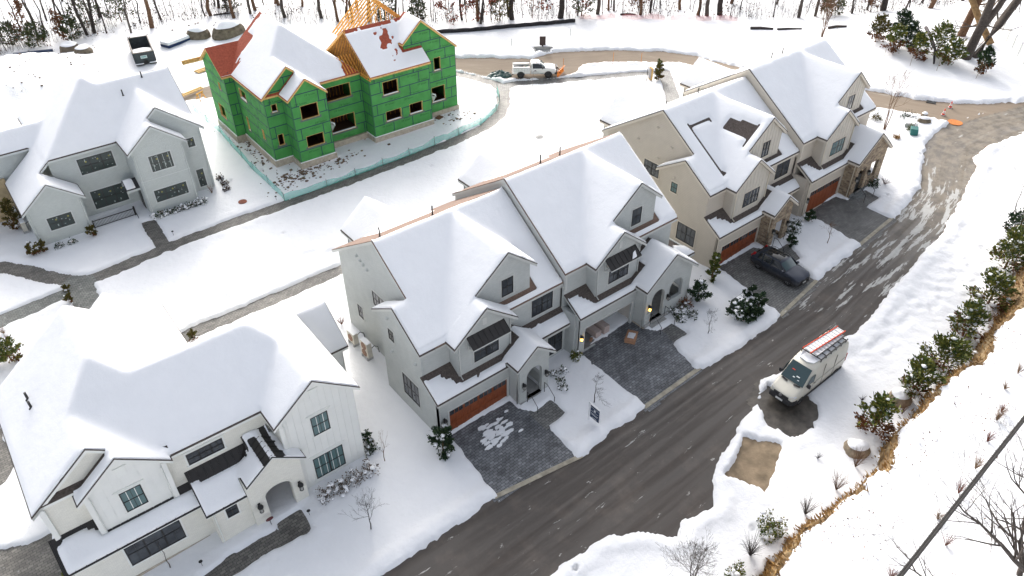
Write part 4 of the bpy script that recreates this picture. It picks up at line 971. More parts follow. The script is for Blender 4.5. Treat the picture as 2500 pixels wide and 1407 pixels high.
    fl.build('window_flashing', FLASH, h); jb.build('window_buck', LUMBER, h); sn.build('sill_snow', RSNOW, h, bevel=.02)
    # inside: floors and stud walls of raw boards
    i = MB()
    for x0,x1,y0,y1 in ((2.95,6.5,-1.28,.64),(1.05,6.5,.84,11.),(6.5,11.4,1.,11.),(12.,19.1,-.92,8.3),(19.1,23.65,.58,8.3),(.02,1.05,8.8,11.)):
        for z in (zf+.1,4.0,7.35): i.box(x0,x1,y0,y1,z,z+.08+.001*x0)
    i.box(1.05,6.5,3.9,4.,zf,7.3); i.box(6.6,11.4,4.6,4.7,zf,7.3); i.box(12.,19.1,2.6,2.7,zf,7.3); i.box(6.5,6.6,-1.2,11.,zf,7.3); i.box(19.1,19.2,.6,8.,zf,7.3)
    i.build('floor_deck', OSB, h)
    s_ = MB()
    for k in range(12): s_.beam((12.3+k*.6,2.5,zf+.2),(12.3+k*.6,2.5,7.2),.05,.1); s_.beam((6.9+k*.4,4.5,zf+.2),(6.9+k*.4,4.5,7.2),.05,.1)
    s_.build('stud', ORANGEWOOD, h)
    # open gable truss over the right block
    t = MB(); x = 11.9
    A, Bp, C = (-1.47,7.5), (3.64,11.15), (8.75,7.5)
    for dx in (0,.06): 
        t.beam((x+dx,*A),(x+dx,*Bp),.05,.24); t.beam((x+dx,*Bp),(x+dx,*C),.05,.24)
    t.beam((x,*A),(x,*C),.06,.2)
    for k in range(1,25):
        y = -1.47+10.22*k/25; zz = 7.5+(1-abs(y-3.64)/5.11)*3.65; t.beam((x+.03,y,7.5),(x+.03,y,zz-.05),.05,.1,up=(1,0,0))
    for k in range(5): t.beam((x-.05,-1.3+k*.42,7.35),(x-.05,-1.3+k*.42,7.62),.06,.1,up=(1,0,0))
    t.beam((x-.06,-1.47,7.62),(x-.06,.8,7.62),.06,.08); t.beam((x-.06,-1.47,7.3),(x-.06,.8,7.3),.06,.08)
    t.build('gable_truss', ORANGEWOOD, h)
    bd = MB(); bd.poly([(x+.12,-1.3,7.5),(x+.12,3.64,11.05),(x+.12,8.6,7.5)]); bd.build('gable_backing', OSB, h, fix=False)
    # bare rafters at the back
    rf = MB(); xr, zr, y0, y1 = 17.3, 12.9, 4.6, 9.0; hw = 4.2
    for k in range(9):
        y = y0+(y1-y0)*k/8
        rf.beam((xr,y,zr),(xr-hw,y,zr-hw*.86),.07,.24,up=(0,1,0)); rf.beam((xr,y,zr),(xr+hw,y,zr-hw*.86),.07,.24,up=(0,1,0))
        if k in (0,8):
            for q in range(1,6): rf.beam((xr+hw*q/6,y,zr-hw*.86),(xr+hw*q/6,y,zr-hw*.86*q/6-.1),.05,.1,up=(0,1,0)); rf.beam((xr-hw*q/6,y,zr-hw*.86),(xr-hw*q/6,y,zr-hw*.86*q/6-.1),.05,.1,up=(0,1,0))
    rf.beam((xr,y0,zr-.05),(xr,y1,zr-.05),.05,.28); rf.beam((xr-hw,y0-.2,zr-hw*.86),(xr+hw,y0-.2,zr-hw*.86),.06,.2)
    rf.build('rafter', ORANGEWOOD, h)
    sh = MB(); sh.poly([(xr+.1,y0+.5,zr+.05),(xr+hw,y0+.5,zr-hw*.86+.14),(xr+hw,y1,zr-hw*.86+.14),(xr+.1,y1,zr+.05)]); sh.build('roof_deck', ORANGEWOOD, h, fix=False)
    # sub fascia sticking out past the rear corner, missing deck in front of the truss
    e = MB(); e.beam((-2.3,15.1,7.7),(3.5,15.1,7.75),.1,.3); e.beam((-2.3,14.9,7.55),(3.5,14.9,7.6),.1,.2); e.build('sub_fascia', LUMBER, h)
    q = MB()
    for k in range(5): xx = 10.3+k*.32; q.beam((xx,.5,7.85),(xx,2.3,9.27),.06,.16)
    q.build('open_rafter', ORANGEWOOD, h)
    f = MB()
    for x0,x1,y0_,y1_ in ((2.77,6.69,-1.48,.8),(.86,11.7,.64,8.7),(-.17,6,8.61,14.5),(11.82,19.33,-1.12,8.5),(19.33,23.87,.38,8.5)):
        f.box(x0-.12,x1+.12,y0_-.12,y1_,-.5,zf-.01)
    f.build('foundation', CONC, h)
    led = MB()
    for x0,x1,y in ((2.65,6.81,-1.6),(.74,2.77,.52),(11.7,19.45,-1.24)): led.box(x0,x1,y,y+.1,zf-.005,zf+.06)
    led.box(.74,.84,.64,8.6,zf-.004,zf+.05); led.box(-.29,-.19,8.6,14.5,zf-.004,zf+.05); led.box(11.7,11.8,-1.2,.7,zf-.004,zf+.05); led.build('ledge_snow', RSNOW, h)
    wf = MB()
    for x,y,a in ((7.55,.72,.5),(20.25,.3,.45)): wf.poly([(x,y,2.9),(x+.45,y-.25,3.0),(x+.35,y-.5,2.75),(x-.1,y-.3,3.35)]); wf.poly([(x,y,2.9),(x+.4,y-.3,2.75),(x+.1,y-.15,2.1)])
    wf.build('torn_house_wrap', mat('house_wrap',(.62,.64,.62),.7), h, fix=False)
green_house()

# ---------------------------------------------------------------- vehicles
def paint(name, c, rough=.3, metal=0.):
    m = mat(name, c, rough, .5, metal); t = NT(m); k = t.coord(); f = t.noise(k, 2.2, 5)
    sp = t.n('ShaderNodeSeparateXYZ'); t.l(k, sp.inputs[0])
    dirt = t.math('MULTIPLY', t.ramp(t.math('ADD', sp.outputs[2], t.math('MULTIPLY', f, .5)), [(.45,.55),(1.,0.)]), .7)
    t.base(t.mix(dirt, c, (.30,.28,.25))); return m
TYRE = noisy('tyre_rubber', (.02,.02,.02), .85, 12, .3, .2); RIM = mat('alloy_rim', (.35,.35,.36), .3, .5, .8); DARKPL = mat('dark_plastic', (.03,.03,.032), .55)
WSH = mat('windscreen', (.03,.06,.065), .04, .7); HEADL = mat('headlamp', (.6,.62,.65), .1, .6); TAIL = mat('tail_lamp', (.35,.01,.012), .2, .5); PLATE = mat('number_plate', (.65,.66,.64), .4)
def loft(st, mfun=None):
    """st: stations (x, [(y,z)..] from the sill round to the roof centre); mirrored to the other side"""
    b = MB(); n = len(st[0][1]); rings = []
    for x, s in st:
        r = [(x, y, z) for y, z in s]+[(x, -y, z) for y, z in s[::-1]]; k = len(b.v); b.v += r; rings.append(k)
    N = 2*n
    for i in range(len(st)-1):
        for j in range(N):
            a, c = rings[i]+j, rings[i]+(j+1)%N; d, e = rings[i+1]+(j+1)%N, rings[i+1]+j
            jj = j if j < n-1 else (N-2-j if j < N-1 else -1)
            b.f.append((a,c,d,e)); b.m.append(mfun(i, jj) if mfun else 0)
    for k, q in ((rings[0], 1), (rings[-1], -1)):
        f = tuple(range(k, k+N)); b.f.append(f[::-1] if q > 0 else f); b.m.append(0)
    return b
def wheel(parent, x, y, r, w, spokes=5, hub=None):
    s = 1 if y > 0 else -1
    def put(b, k0):
        for k in range(k0, len(b.v)): v = b.v[k]; b.v[k] = (x+v[0], y+s*v[2], r+v[1])
    b = MB(); b.lathe([(r*.62,-w/2),(r*.94,-w/2),(r,-w*.3),(r,w*.3),(r*.94,w/2),(r*.66,w/2),(r*.62,w*.42)], (0,0,0), 24); put(b, 0); o = b.build('wheel', TYRE, parent, smooth=False)
    c = MB(); c.lathe([(r*.66,w*.25),(r*.66,w*.46),(r*.60,w*.46),(r*.58,w*.3),(r*.16,w*.34),(r*.14,w*.44)], (0,0,0), 24); put(c, 0)
    for k in range(spokes):
        t = 2*math.pi*k/spokes; k0 = len(c.v); c.beam((0,0,w*.40),(r*.62*math.cos(t),r*.62*math.sin(t),w*.42),r*.15,.03); put(c, k0)
    c.build('rim', hub or RIM, o); return o
VANP = paint('pale_van_paint', (.54,.52,.45), .35)
def van():
    t = thing('delivery_van', 'pale cream high roof van parked at the road edge with ladders on its roof rack', 'van', (22.66,-12.62,gz(22.66,-12.6)+.03), math.pi+.012)
    fz = [0,0,.05,.22,.46,.52,.80,.92,.985,1.]; fy = [.0,.88,.97,1.,.99,.98,.935,.88,.76,0]; hz = [0,0,.08,.35,.6,.72,.88,.95,.99,1.]; hy = [.0,.86,.97,1.,1.,.985,.95,.9,.75,0]
    st = []
    for x, zt, w, k in ((3.12,.98,.80,1),(3.05,1.06,.88,1),(2.85,1.16,.95,1),(2.45,1.30,.985,1),(2.12,1.42,.99,.9),(1.62,1.95,.99,.5),(1.2,2.4,.99,.2),(.95,2.55,.99,.08),(.45,2.70,.99,0),(-.6,2.74,.99,0),(-2.4,2.74,.985,0),(-3.1,2.70,.97,0),(-3.22,2.6,.93,0)):
        st.append((x, [(w*(hy[i]*k+fy[i]*(1-k)), .36+(zt-.36)*(hz[i]*k+fz[i]*(1-k))) for i in range(10)]))
    loft(st).build('body', VANP, t, smooth=False, bevel=0)
    b = t.children[0]
    b.data.polygons.foreach_set('use_smooth', [True]*len(b.data.polygons))
    g = MB(); g.extrude([(2.10,-.86,1.47),(2.10,.86,1.47),(1.62,.84,1.99),(1.22,.74,2.42),(1.22,-.74,2.42),(1.62,-.84,1.99)][:0] or [(2.12,-.85,1.46),(2.12,.85,1.46),(1.20,.74,2.44),(1.20,-.74,2.44)], (.03,0,.03)); g.build('windscreen', WSH, t)
    pn = MB(); pn.box(1.5,1.62,-.42,-.2,1.99,2.02,1); pn.box(1.75,1.85,.1,.35,1.78,1.80); pn.box(1.85,1.95,-.1,.05,1.68,1.70); pn.box(1.9,1.98,.3,.42,1.62,1.64)
    for k in range(len(pn.v)): v = pn.v[k]; pn.v[k] = (v[0]+.035, v[1], v[2]+(1.6-v[0])*.0+.035+.03)
    pn.build('dashboard_papers', [mat('paper',(.6,.65,.65),.6), mat('red_sticker',(.6,.06,.03),.5)], t)
    for s in (-1,1):
        w = MB(); w.extrude([(1.92,s*.965,1.5),(.98,s*.975,1.48),(.98,s*.945,2.12),(1.45,s*.945,2.12)], (0,s*.02,0)); w.build('side_window', WSH, t)
        m = MB(); m.box(1.72,1.86,min(s*1.0,s*1.22),max(s*1.0,s*1.22),1.42,1.72); m.build('wing_mirror', DARKPL, t, bevel=.03)
        h = MB(); h.extrude([(3.10,s*.60,.92),(3.06,s*.86,.90),(2.80,s*.965,1.02),(2.78,s*.95,1.12),(2.98,s*.82,1.10),(3.08,s*.62,1.02)], (.03,0,.02)); h.build('headlight', HEADL, t)
        l = MB(); l.box(-3.24,-3.12,min(s*.80,s*.97),max(s*.80,s*.97),.9,1.6); l.build('tail_light', TAIL, t)
        d = MB(); d.box(.98,1.0,min(s*.955,s*.998),max(s*.955,s*.998),.6,2.1); d.box(-.15,-.13,min(s*.95,s*1.0),max(s*.95,s*1.0),.6,2.45); d.box(-1.55,-1.53,min(s*.95,s*1.0),max(s*.95,s*1.0),.6,2.45); d.box(-3.,.95,min(s*.97,s*.999),max(s*.97,s*.999),1.32,1.345); d.box(.72,.9,min(s*.97,s*1.02),max(s*.97,s*1.02),1.22,1.28)
        d.build('door_seam', mat('seam_grey',(.25,.24,.21),.6), t)
        k = MB(); k.box(-2.9,2.9,min(s*.93,s*1.005),max(s*.93,s*1.005),.34,.52); k.build('sill', DARKPL, t)
    f = MB(); f.extrude([(3.24,-.78,.34),(3.24,.78,.34),(2.95,.97,.34),(2.6,1.0,.34),(2.6,-1.0,.34),(2.95,-.97,.34)],(0,0,.42)); f.extrude([(3.20,-.56,.76),(3.20,.56,.76),(3.0,.6,.76),(3.0,-.6,.76)],(-.02,0,.2)); f.build('bumper', DARKPL, t, bevel=.05)
    for k in range(4): pass
    e = MB(); e.lathe([(.115,0),(.115,.02),(.095,.02),(.095,0)],(0,0,0),20)
    for k in range(3): a = math.pi/2+k*2*math.pi/3; e.beam((0,0,.01),(.1*math.cos(a),.1*math.sin(a),.01),.03,.02)
    for k in range(len(e.v)): v = e.v[k]; e.v[k] = (3.21+v[2], v[0], .88+v[1])
    e.build('emblem', RIM, t); p = MB(); p.box(3.24,3.27,-.26,.26,.46,.6); p.build('number_plate', PLATE, t)
    wv = MB(); wv.beam((2.18,-.7,1.44),(2.25,-.25,1.42),.12,.03); wv.beam((2.18,.7,1.44),(2.25,.25,1.42),.12,.03); wv.build('hood_vent', DARKPL, t)
    for x in (2.15,-2.15):
        for s in (-1,1): wheel(t, x, s*.87, .36, .24, 6, mat('steel_wheel',(.2,.2,.2),.5,.4,.3))
    r = MB()
    for s in (-1,1): r.beam((.35,s*.74,2.92),(-2.95,s*.74,2.92),.06,.09)
    for k in range(6): x = .3-k*.62; r.beam((x,-.74,2.9),(x,.74,2.9),.06,.05); r.beam((x,-.74,2.68),(x,-.74,2.92),.05,.05); r.beam((x,.74,2.68),(x,.74,2.92),.05,.05)
    r.build('roof_rack', IRON, t)
    s = MB(); s.extrude([(.85,-.55,2.58),(.95,.1,2.60),(.75,.5,2.62),(.1,.66,2.74),(-.8,.62,2.75),(-2.9,.6,2.75),(-3.0,-.6,2.75),(-.5,-.62,2.75),(.3,-.68,2.72)],(0,0,.07)); s.build('roof_snow', RSNOW, t, bevel=.03)
    def ladder(name, label, loc, L, wd, rails, rz, n):
        q = thing(name, label, 'ladder', loc, rz); a = MB()
        for sg in (-1,1): a.beam((0,sg*wd/2,0),(L,sg*wd/2,0),.05,.11)
        a.build('rail', rails, q); c = MB()
        for k in range(n): x = .15+(L-.3)*k/(n-1); c.beam((x,-wd/2,0),(x,wd/2,0),.09,.04)
        c.build('rung', ALU, q)
        sn = MB()
        for k in range(n-1): x = .2+(L-.3)*(k+.1)/(n-1); sn.box(x,x+.16,-wd/2+.05,wd/2-.05,-.06,.0)
        sn.build('snow', RSNOW, q)
    z = gz(22.66,-12.6)+3.06
    ladder('extension_ladder','orange railed ladder lying on top of the van roof rack','' or (22.15,-12.28,z+.08),3.9,.62,mat('orange_fibreglass',(.62,.07,.02),.5),-.06,12)
    ladder('extension_ladder','grey aluminium ladder under the orange one on the van rack',(22.3,-12.78,z-.02),3.4,.5,mat('dark_rail',(.06,.06,.06),.5),.0,10)
van()
SUVP = paint('slate_blue_paint', (.035,.042,.058), .22, .3)
def suv():
    t = thing('parked_car', 'dark slate blue estate car parked on the paved drive', 'car', (31.70,-3.90,gz(31.7,-3.9)+.02), -math.pi/2-.02)
    fy = [0,.86,.97,1.,1.,.985,.96,.86,.62,0]
    def sec(zt, w, cab):   # cab 0: bonnet section, 1: full cabin
        zb = .26; zbelt = min(zt*.96, 1.02)
        z = [zb,zb,zb+.06,.55*min(1,zt),.8*min(1,zt/1.0),zbelt-.03,zbelt] ; y = [0,.84,.95,.985,.99,.97,.95]
        if cab: z += [zt-.10,zt-.02,zt]; y += [.74,.62,0]
        else: z += [zbelt+(zt-zbelt)*.5,zt-.005,zt]; y += [.86,.6,0]
        return [(a*w,b) for a,b in zip(y,z)]
    S = [(2.36,.70,.70,0),(2.30,.82,.84,0),(2.12,.92,.92,0),(1.7,1.0,.95,0),(1.18,1.09,.955,0),(1.02,1.14,.955,1),(.42,1.52,.955,1),(.22,1.60,.955,1),(-.5,1.64,.955,1),(-1.35,1.60,.955,1),(-1.75,1.53,.95,1),(-2.12,1.22,.945,1),(-2.26,1.06,.93,0),(-2.36,.86,.86,0)]
    def mf(i, j):
        if 5 <= i <= 9 and j == 6: return 1
        if i == 5 and j in (7,8): return 2
        if i == 10 and j in (7,8): return 1
        if i in (7,8) and j == 8: return 1
        return 0
    b = loft([(x, sec(zt,w,c)) for x,zt,w,c in S], mf).build('body', [SUVP, mat('dark_glass',(.012,.014,.016),.05,.6), WSH], t)
    b.data.polygons.foreach_set('use_smooth', [True]*len(b.data.polygons))
    for s in (-1,1):
        p = MB()
        for x0,x1,z0,z1 in ((.95,.36,1.05,1.5),(-.35,-.40,1.0,1.56),(-1.2,-1.28,1.0,1.53),(-1.72,-1.6,1.02,1.5)): p.beam((x0,s*.93,z0),(x1,s*.73,z1),.07,.04,up=(0,1,0))
        p.build('pillar', SUVP, t)
        m = MB(); m.box(.78,.95,min(s*.95,s*1.14),max(s*.95,s*1.14),1.02,1.16); m.build('wing_mirror', SUVP, t, bevel=.03)
        h = MB(); h.extrude([(2.30,s*.42,.70),(2.24,s*.78,.70),(2.08,s*.90,.74),(2.07,s*.89,.80),(2.26,s*.76,.79),(2.33,s*.44,.75)],(.025,0,.02)); h.build('headlight', HEADL, t)
        l = MB(); l.box(-2.34,-2.1,min(s*.66,s*.90),max(s*.66,s*.90),.86,1.02); l.box(-2.2,-2.0,min(s*.72,s*.86),max(s*.72,s*.86),1.02,1.28); l.build('tail_light', TAIL, t, bevel=.02)
        r = MB(); r.tube([(.3,s*.66,1.60),(.1,s*.68,1.68),(-1.3,s*.68,1.66),(-1.5,s*.66,1.58)],.022); r.build('roof_rail', IRON, t)
        a = MB()
        for xc in (1.47,-1.47):
            pts = [(xc+.41*math.cos(q*math.pi/10), s*.955, .36+.41*math.sin(q*math.pi/10)) for q in range(11)]
            a.extrude([(p[0],p[1],p[2]) for p in pts],(0,s*.012,0))
        a.build('wheel_arch', DARKPL, t); k = MB(); k.box(-1.1,1.1,min(s*.9,s*.965),max(s*.9,s*.965),.24,.36); k.build('sill', DARKPL, t)
        dl = MB()
        for x in (.72,-.36,-1.24): dl.box(x-.006,x+.006,min(s*.93,s*.952),max(s*.93,s*.952),.42,.98)
        for x in (-.22,-1.1): dl.box(x,x+.16,min(s*.94,s*.965),max(s*.94,s*.965),.80,.83)
        dl.build('door_seam', IRON, t)
    g = MB(); g.extrude([(2.36,-.42,.48),(2.36,.42,.48),(2.38,.38,.70),(2.38,-.38,.70)],(.015,0,0)); g.extrude([(2.30,-.75,.27),(2.30,.75,.27),(2.3,.7,.42),(2.3,-.7,.42)],(.09,0,0)); g.build('grille', IRON, t)
    p = MB(); p.box(2.39,2.41,-.2,.2,.42,.52); p.build('number_plate', PLATE, t)
    for x in (1.47,-1.47):
        for s in (-1,1): wheel(t, x, s*.85, .365, .23, 5)
suv()
TRP = paint('white_truck_paint', (.66,.66,.64), .35)
def truck():
    t = thing('pickup_truck', 'white work pickup with an orange snow plough on the dirt road', 'truck', (44.40,42.75,gz(44.4,42.7)+.04), -.642)
    def sec(zt, w, cab):
        zb = .5; zbelt = min(zt*.97, 1.28); z = [zb,zb,zb+.06,.8,1.0,zbelt-.03,zbelt]; y = [0,.86,.96,.99,1.,.98,.96]
        if cab: z += [zt-.08,zt-.02,zt]; y += [.80,.70,0]
        else: z += [zbelt+(zt-zbelt)*.5,zt-.01,zt]; y += [.9,.7,0]
        return [(a*w,b) for a,b in zip(y,z)]
    S = [(2.78,1.02,.92,0),(2.72,1.18,.95,0),(2.4,1.28,.97,0),(1.5,1.34,.98,0),(1.36,1.38,.98,1),(.72,1.84,.97,1),(.5,1.93,.97,1),(-.25,1.95,.97,1),(-.42,1.86,.97,1),(-.46,1.3,.97,1)]
    def mf(i, j):
        if i in (5,6) and j == 6: return 1
        if i == 4 and j in (6,7,8): return 2 if j > 6 else 1
        if i == 8 and j in (6,7): return 1
        return 0
    b = loft([(x, sec(zt,w,c)) for x,zt,w,c in S], mf).build('cab', [TRP, mat('cab_glass',(.02,.024,.026),.05,.6), WSH], t)
    b.data.polygons.foreach_set('use_smooth', [True]*len(b.data.polygons))
    s = MB(); x0, x1 = -2.75, -.55
    for sg in (-1,1): s.box(x0,x1,min(sg*.62,sg*1.02),max(sg*.62,sg*1.02),.62,1.42)
    s.box(x0,x1,-.62,.62,.62,.85); s.box(x0,x0+.06,-.62,.62,.85,1.3); s.build('service_body', TRP, t, bevel=.02)
    d = MB()
    for x in (-2.1,-1.3): d.box(x-.006,x+.006,-1.026,-1.02,.68,1.36)
    d.box(x0+.05,x1-.05,-1.026,-1.02,1.03,1.042)
    for x in (-2.4,-1.7,-.95): d.box(x,x+.1,-1.03,-1.02,1.18,1.22)
    d.build('locker_seam', mat('seam_dark',(.12,.12,.12),.6), t)
    c = MB(); rr = random.Random(3)
    for k in range(16): x = rr.uniform(x0+.2,x1-.2); y = rr.uniform(-.5,.5); q = rr.uniform(.06,.2); c.box(x-q,x+q,y-q*.6,y+q*.6,.85,.95+rr.random()*.25,k%4)
    c.tube([(x0+.2,-.4,1.1),(x1-.1,-.1,1.2)],.04,6,1)
    c.build('tools', [DARKPL, mat('tool_red',(.4,.05,.04),.5), mat('tool_green',(.05,.2,.12),.6), mat('tool_pale',(.45,.42,.36),.6)], t)
    h = MB(); h.box(-.5,-.44,-.9,.9,1.42,1.62); h.box(x0,-.45,-1.0,-.96,1.42,1.47); h.box(x0,-.45,.96,1.0,1.42,1.47); h.build('headache_rack', DARKPL, t)
    for sg in (-1,1):
        m = MB(); m.box(.95,1.1,min(sg*1.02,sg*1.24),max(sg*1.02,sg*1.24),1.3,1.58); m.build('wing_mirror', DARKPL, t, bevel=.03)
        l = MB(); l.box(2.66,2.80,min(sg*.66,sg*.93),max(sg*.66,sg*.93),.95,1.15); l.build('headlight', HEADL, t, bevel=.02)
        a = MB()
        for xc, cx in ((1.78,0),(-1.78,0)):
            pts = [(xc+.52*math.cos(q*math.pi/10), sg*.985, .45+.50*math.sin(q*math.pi/10)) for q in range(11)]; a.extrude(pts,(0,sg*.045,0))
        a.build('wheel_arch', DARKPL, t)
    dr = MB(); dr.box(.45,.455,-.985,-.975,.6,1.28); dr.box(-.4,-.395,-.985,-.975,.6,1.28); dr.build('door_seam', DARKPL, t)
    lg = MB(); lg.extrude([(-.05,-.978,.98),(.25,-.978,.98),(.2,-.978,1.1),(.0,-.978,1.1)],(0,-.006,0)); lg.box(-.12,.34,-.985,-.98,.90,.935); lg.build('door_lettering', mat('door_print',(.12,.08,.12),.6), t, fix=False)
    bc = MB(); bc.box(.2,.32,-.4,-.1,1.95,2.0); bc.box(.2,.32,.1,.4,1.95,2.0); bc.build('beacon', mat('amber',(.6,.3,.03),.3), t)
    f = MB(); f.box(2.6,2.9,-.95,.95,.45,.75); f.box(-2.9,-2.7,-.95,.95,.5,.62); f.build('bumper', DARKPL, t, bevel=.03)
    g = MB(); g.box(2.76,2.81,-.62,.62,.8,1.1); g.build('grille', DARKPL, t)
    for x in (1.78,-1.78):
        for sg in (-1,1): wheel(t, x, sg*.88, .42, .28, 8, mat('black_wheel',(.05,.05,.05),.5))
    p = MB(); ORG = noisy('plough_orange',(.75,.22,.02),.5,4,.2,.1)
    prof = [(0,.12),(-.10,.3),(-.12,.5),(-.06,.72),(.08,.88)]
    ca, sa = math.cos(-.45), math.sin(-.45)
    def tr(x, y, z): return (3.55+x*ca-y*sa, x*sa+y*ca, z)
    for k in range(4):
        (a,za),(b2,zb) = prof[k], prof[k+1]
        p.poly([tr(a,-1.15,za),tr(a,1.15,za),tr(b2,1.15,zb),tr(b2,-1.15,zb)]); p.poly([tr(a-.03,-1.15,za),tr(b2-.03,-1.15,zb),tr(b2-.03,1.15,zb),tr(a-.03,1.15,za)])
    for k in range(6): y = -1.1+k*.44; p.beam(tr(-.12,y,.15),tr(-.12,y,.85),.06,.1)
    p.beam(tr(.08,-1.15,.9),tr(.08,1.15,.9),.08,.05); p.build('plough_blade', ORG, t, fix=False)
    q = MB(); q.beam((2.8,-.35,.45),(3.4,-.2,.4),.1,.12); q.beam((2.8,.35,.45),(3.4,.2,.4),.1,.12); q.box(2.85,3.1,-.45,.45,.4,.55); q.beam((2.95,-.4,.5),(2.95,-.4,1.25),.08,.08); q.beam((2.95,.4,.5),(2.95,.4,1.25),.08,.08); q.beam((2.95,-.5,1.25),(2.95,.5,1.25),.1,.1); q.beam((2.95,0,1.15),(3.4,0,.6),.09,.09)
    q.build('plough_frame', IRON, t)
    ff = MB(); ff.beam(tr(.05,-1.1,.85),tr(.05,-1.1,1.3),.02,.02); ff.build('plough_marker', ORG, t)
truck()
# ---------------------------------------------------------------- site furniture and odds and ends
def placed(b, name, m, label, cat, x, y, rz=0, z=None, group=None, **k):
    o = b.build(name, m, None, **k); o.location = (x, y, sz(x,y) if z is None else z); o.rotation_euler = (0,0,rz); return tag(o, label, cat, group)
def dumpster():
    t = thing('roll_off_dumpster', 'dark grey open dumpster with snow inside beside the forest edge', 'dumpster', (6.54,79.6,sz(6.5,80)), -.19); M = noisy('dumpster_paint',(.045,.055,.06),.6,2,.3,.1)
    b = MB(); L, w, H = 6.6, 1.28, 1.65
    b.box(-w,w,0,.07,.15,H); b.box(-w,w,L-.07,L,.15,H); b.box(-w,-w+.07,0,L,.15,H); b.box(w-.07,w,0,L,.15,H); b.box(-w,w,0,L,.12,.2)
    for k in range(8): y = .5+k*.8; b.box(-w-.08,-w,y,y+.1,.15,H); b.box(w,w+.08,y,y+.1,.15,H)
    b.build('bin', M, t); r = MB()
    for s in (-1,1): r.box(min(s*w-.06,s*w+.06),max(s*w-.06,s*w+.06),0,L,H,H+.09)
    r.box(-w,w,-.03,.09,H,H+.09); r.box(-w,w,L-.09,L+.03,H,H+.09); r.build('rim', noisy('rusty_rim',(.25,.22,.19),.7,4,.3,.1), t)
    s = MB(); s.extrude([(-w+.1,.1,.5),(w-.1,.1,.5),(w-.1,2.6,.55),(.2,3.3,.5),(-w+.1,3.0,.5)],(0,0,.75)); s.build('snow', RSNOW, t, bevel=.08)
    p = MB(); p.box(-.5,.32,-.015,0,.85,1.25); p.build('sign_panel', mat('panel_white',(.5,.58,.58),.5), t)
    k = MB(); k.box(-.42,.2,-.022,-.016,1.05,1.15); k.box(-.42,-.05,-.022,-.016,.93,.98); k.build('sign_stripe', mat('panel_teal',(.10,.3,.3),.5), t)
    q = MB(); q.box(-.2,.25,-.12,.0,.12,.6); q.box(-w-.05,-.3,-.35,0,.1,.22); q.box(.4,w+.05,-.35,0,.1,.22); q.build('hook_bracket', IRON, t)
    e = MB(); e.box(-w-.03,-.32,-.36,-.05,.22,.29); e.box(.42,w+.03,-.36,-.05,.22,.29); e.build('ledge_snow', RSNOW, t, bevel=.03)
dumpster()
def mailbox():
    t = thing('cluster_mailbox', 'dark brown cluster mailbox on a pedestal above its concrete pad', 'mailbox', (51.5,49.3,gz(51.5,49.3)+.05), -.66); M = mat('bronze_metal',(.05,.035,.032),.5)
    b = MB(); b.box(-.42,.42,-.28,.28,.5,1.75); b.build('cabinet', M, t, bevel=.02); p = MB(); p.box(-.12,.12,-.12,.12,0,.5); p.box(-.22,.22,-.22,.22,0,.05); p.build('pedestal', M, t)
    d = MB()
    for i in range(3):
        for j in range(6): d.box(-.39+i*.26,-.15+i*.26,-.295,-.28,.56+j*.19,.73+j*.19)
    d.build('mail_door', mat('bronze_door',(.07,.05,.046),.5), t)
    s = MB(); s.box(-.42,.42,-.28,.28,1.75,1.83); s.build('snow_cap', RSNOW, t, bevel=.03)
mailbox()
b = MB(); b.box(-1.3,1.3,-.1,.12,0,.5); b.box(-1.3,-1.1,-.9,.12,0,.3); b.box(1.1,1.3,-.9,.12,0,.3); b.box(-1.3,1.3,-.9,-.1,0,.14)
placed(b,'concrete_pad_kerb',CONC3,'grey concrete pad with upstand behind the dirt road under the mailbox','concrete pad',51.2,48.75,-.66,gz(51.2,48.7)-.02)
def cone(x, y, label):
    t = thing('traffic_cone', label, 'traffic cone', (x,y,gz(x,y)+.02), .4, 'traffic cones at the road junction'); O = mat('cone_orange',(.75,.06,.02),.5); W = mat('cone_white',(.75,.72,.7),.5)
    b = MB(); b.lathe([(.17,.03),(.045,.72),(.03,.73)],(0,0,0),14); b.build('cone', O, t, smooth=True); c = MB(); c.box(-.2,.2,-.2,.2,0,.04); c.build('base', mat('cone_base',(.55,.5,.5),.6), t)
    s = MB(); s.lathe([(.112,.36),(.085,.50)],(0,0,0),14); s.lathe([(.139,.22),(.119,.33)],(0,0,0),14); s.build('reflective_band', W, t)
cone(68.21,1.08,'orange and white cone nearer the orange disc on the road'); cone(70.44,1.45,'orange and white cone nearer the far snow bank')
b = MB(); b.lathe([(.75,0),(.75,.02),(.70,.025)],(0,0,0),24); placed(b,'manhole_cover',noisy('orange_paint',(.5,.16,.03),.7,5,.3,.1),'round manhole cover sprayed orange at the road corner','manhole cover',67.51,-.63,0,gz(67.5,-.6)+.01)
b = MB(); b.lathe([(.42,0),(.42,.05),(.36,.06)],(0,0,0),20); placed(b,'manhole_cover',noisy('rusty_iron',(.22,.07,.04),.8,5,.3,.1),'rusty round cover in the snow between pale house and mesh fence','manhole cover',2.1,37.31)
b = MB(); b.lathe([(.5,0),(.5,.03),(.44,.04)],(0,0,0),20); b.box(-.4,.4,-.02,.02,.04,.06); b.box(-.02,.02,-.4,.4,.04,.06); placed(b,'drain_cover',CONC3,'grey round drain cover in the courtyard snow','drain cover',33.23,28.51,0,sz(33.2,28.5)-.01)
def grate(x, y, rz, label, m):
    b = MB(); b.box(-.5,.5,-.32,.32,-.1,.0)
    for k in range(9): b.box(-.46+k*.11,-.41+k*.11,-.3,.3,0,.03)
    b.box(-.52,.52,-.34,-.3,0,.03); b.box(-.52,.52,.3,.34,0,.03); placed(b,'storm_drain',m,label,'storm drain',x,y,rz,gz(x,y)+.03,'storm drains at the kerb')
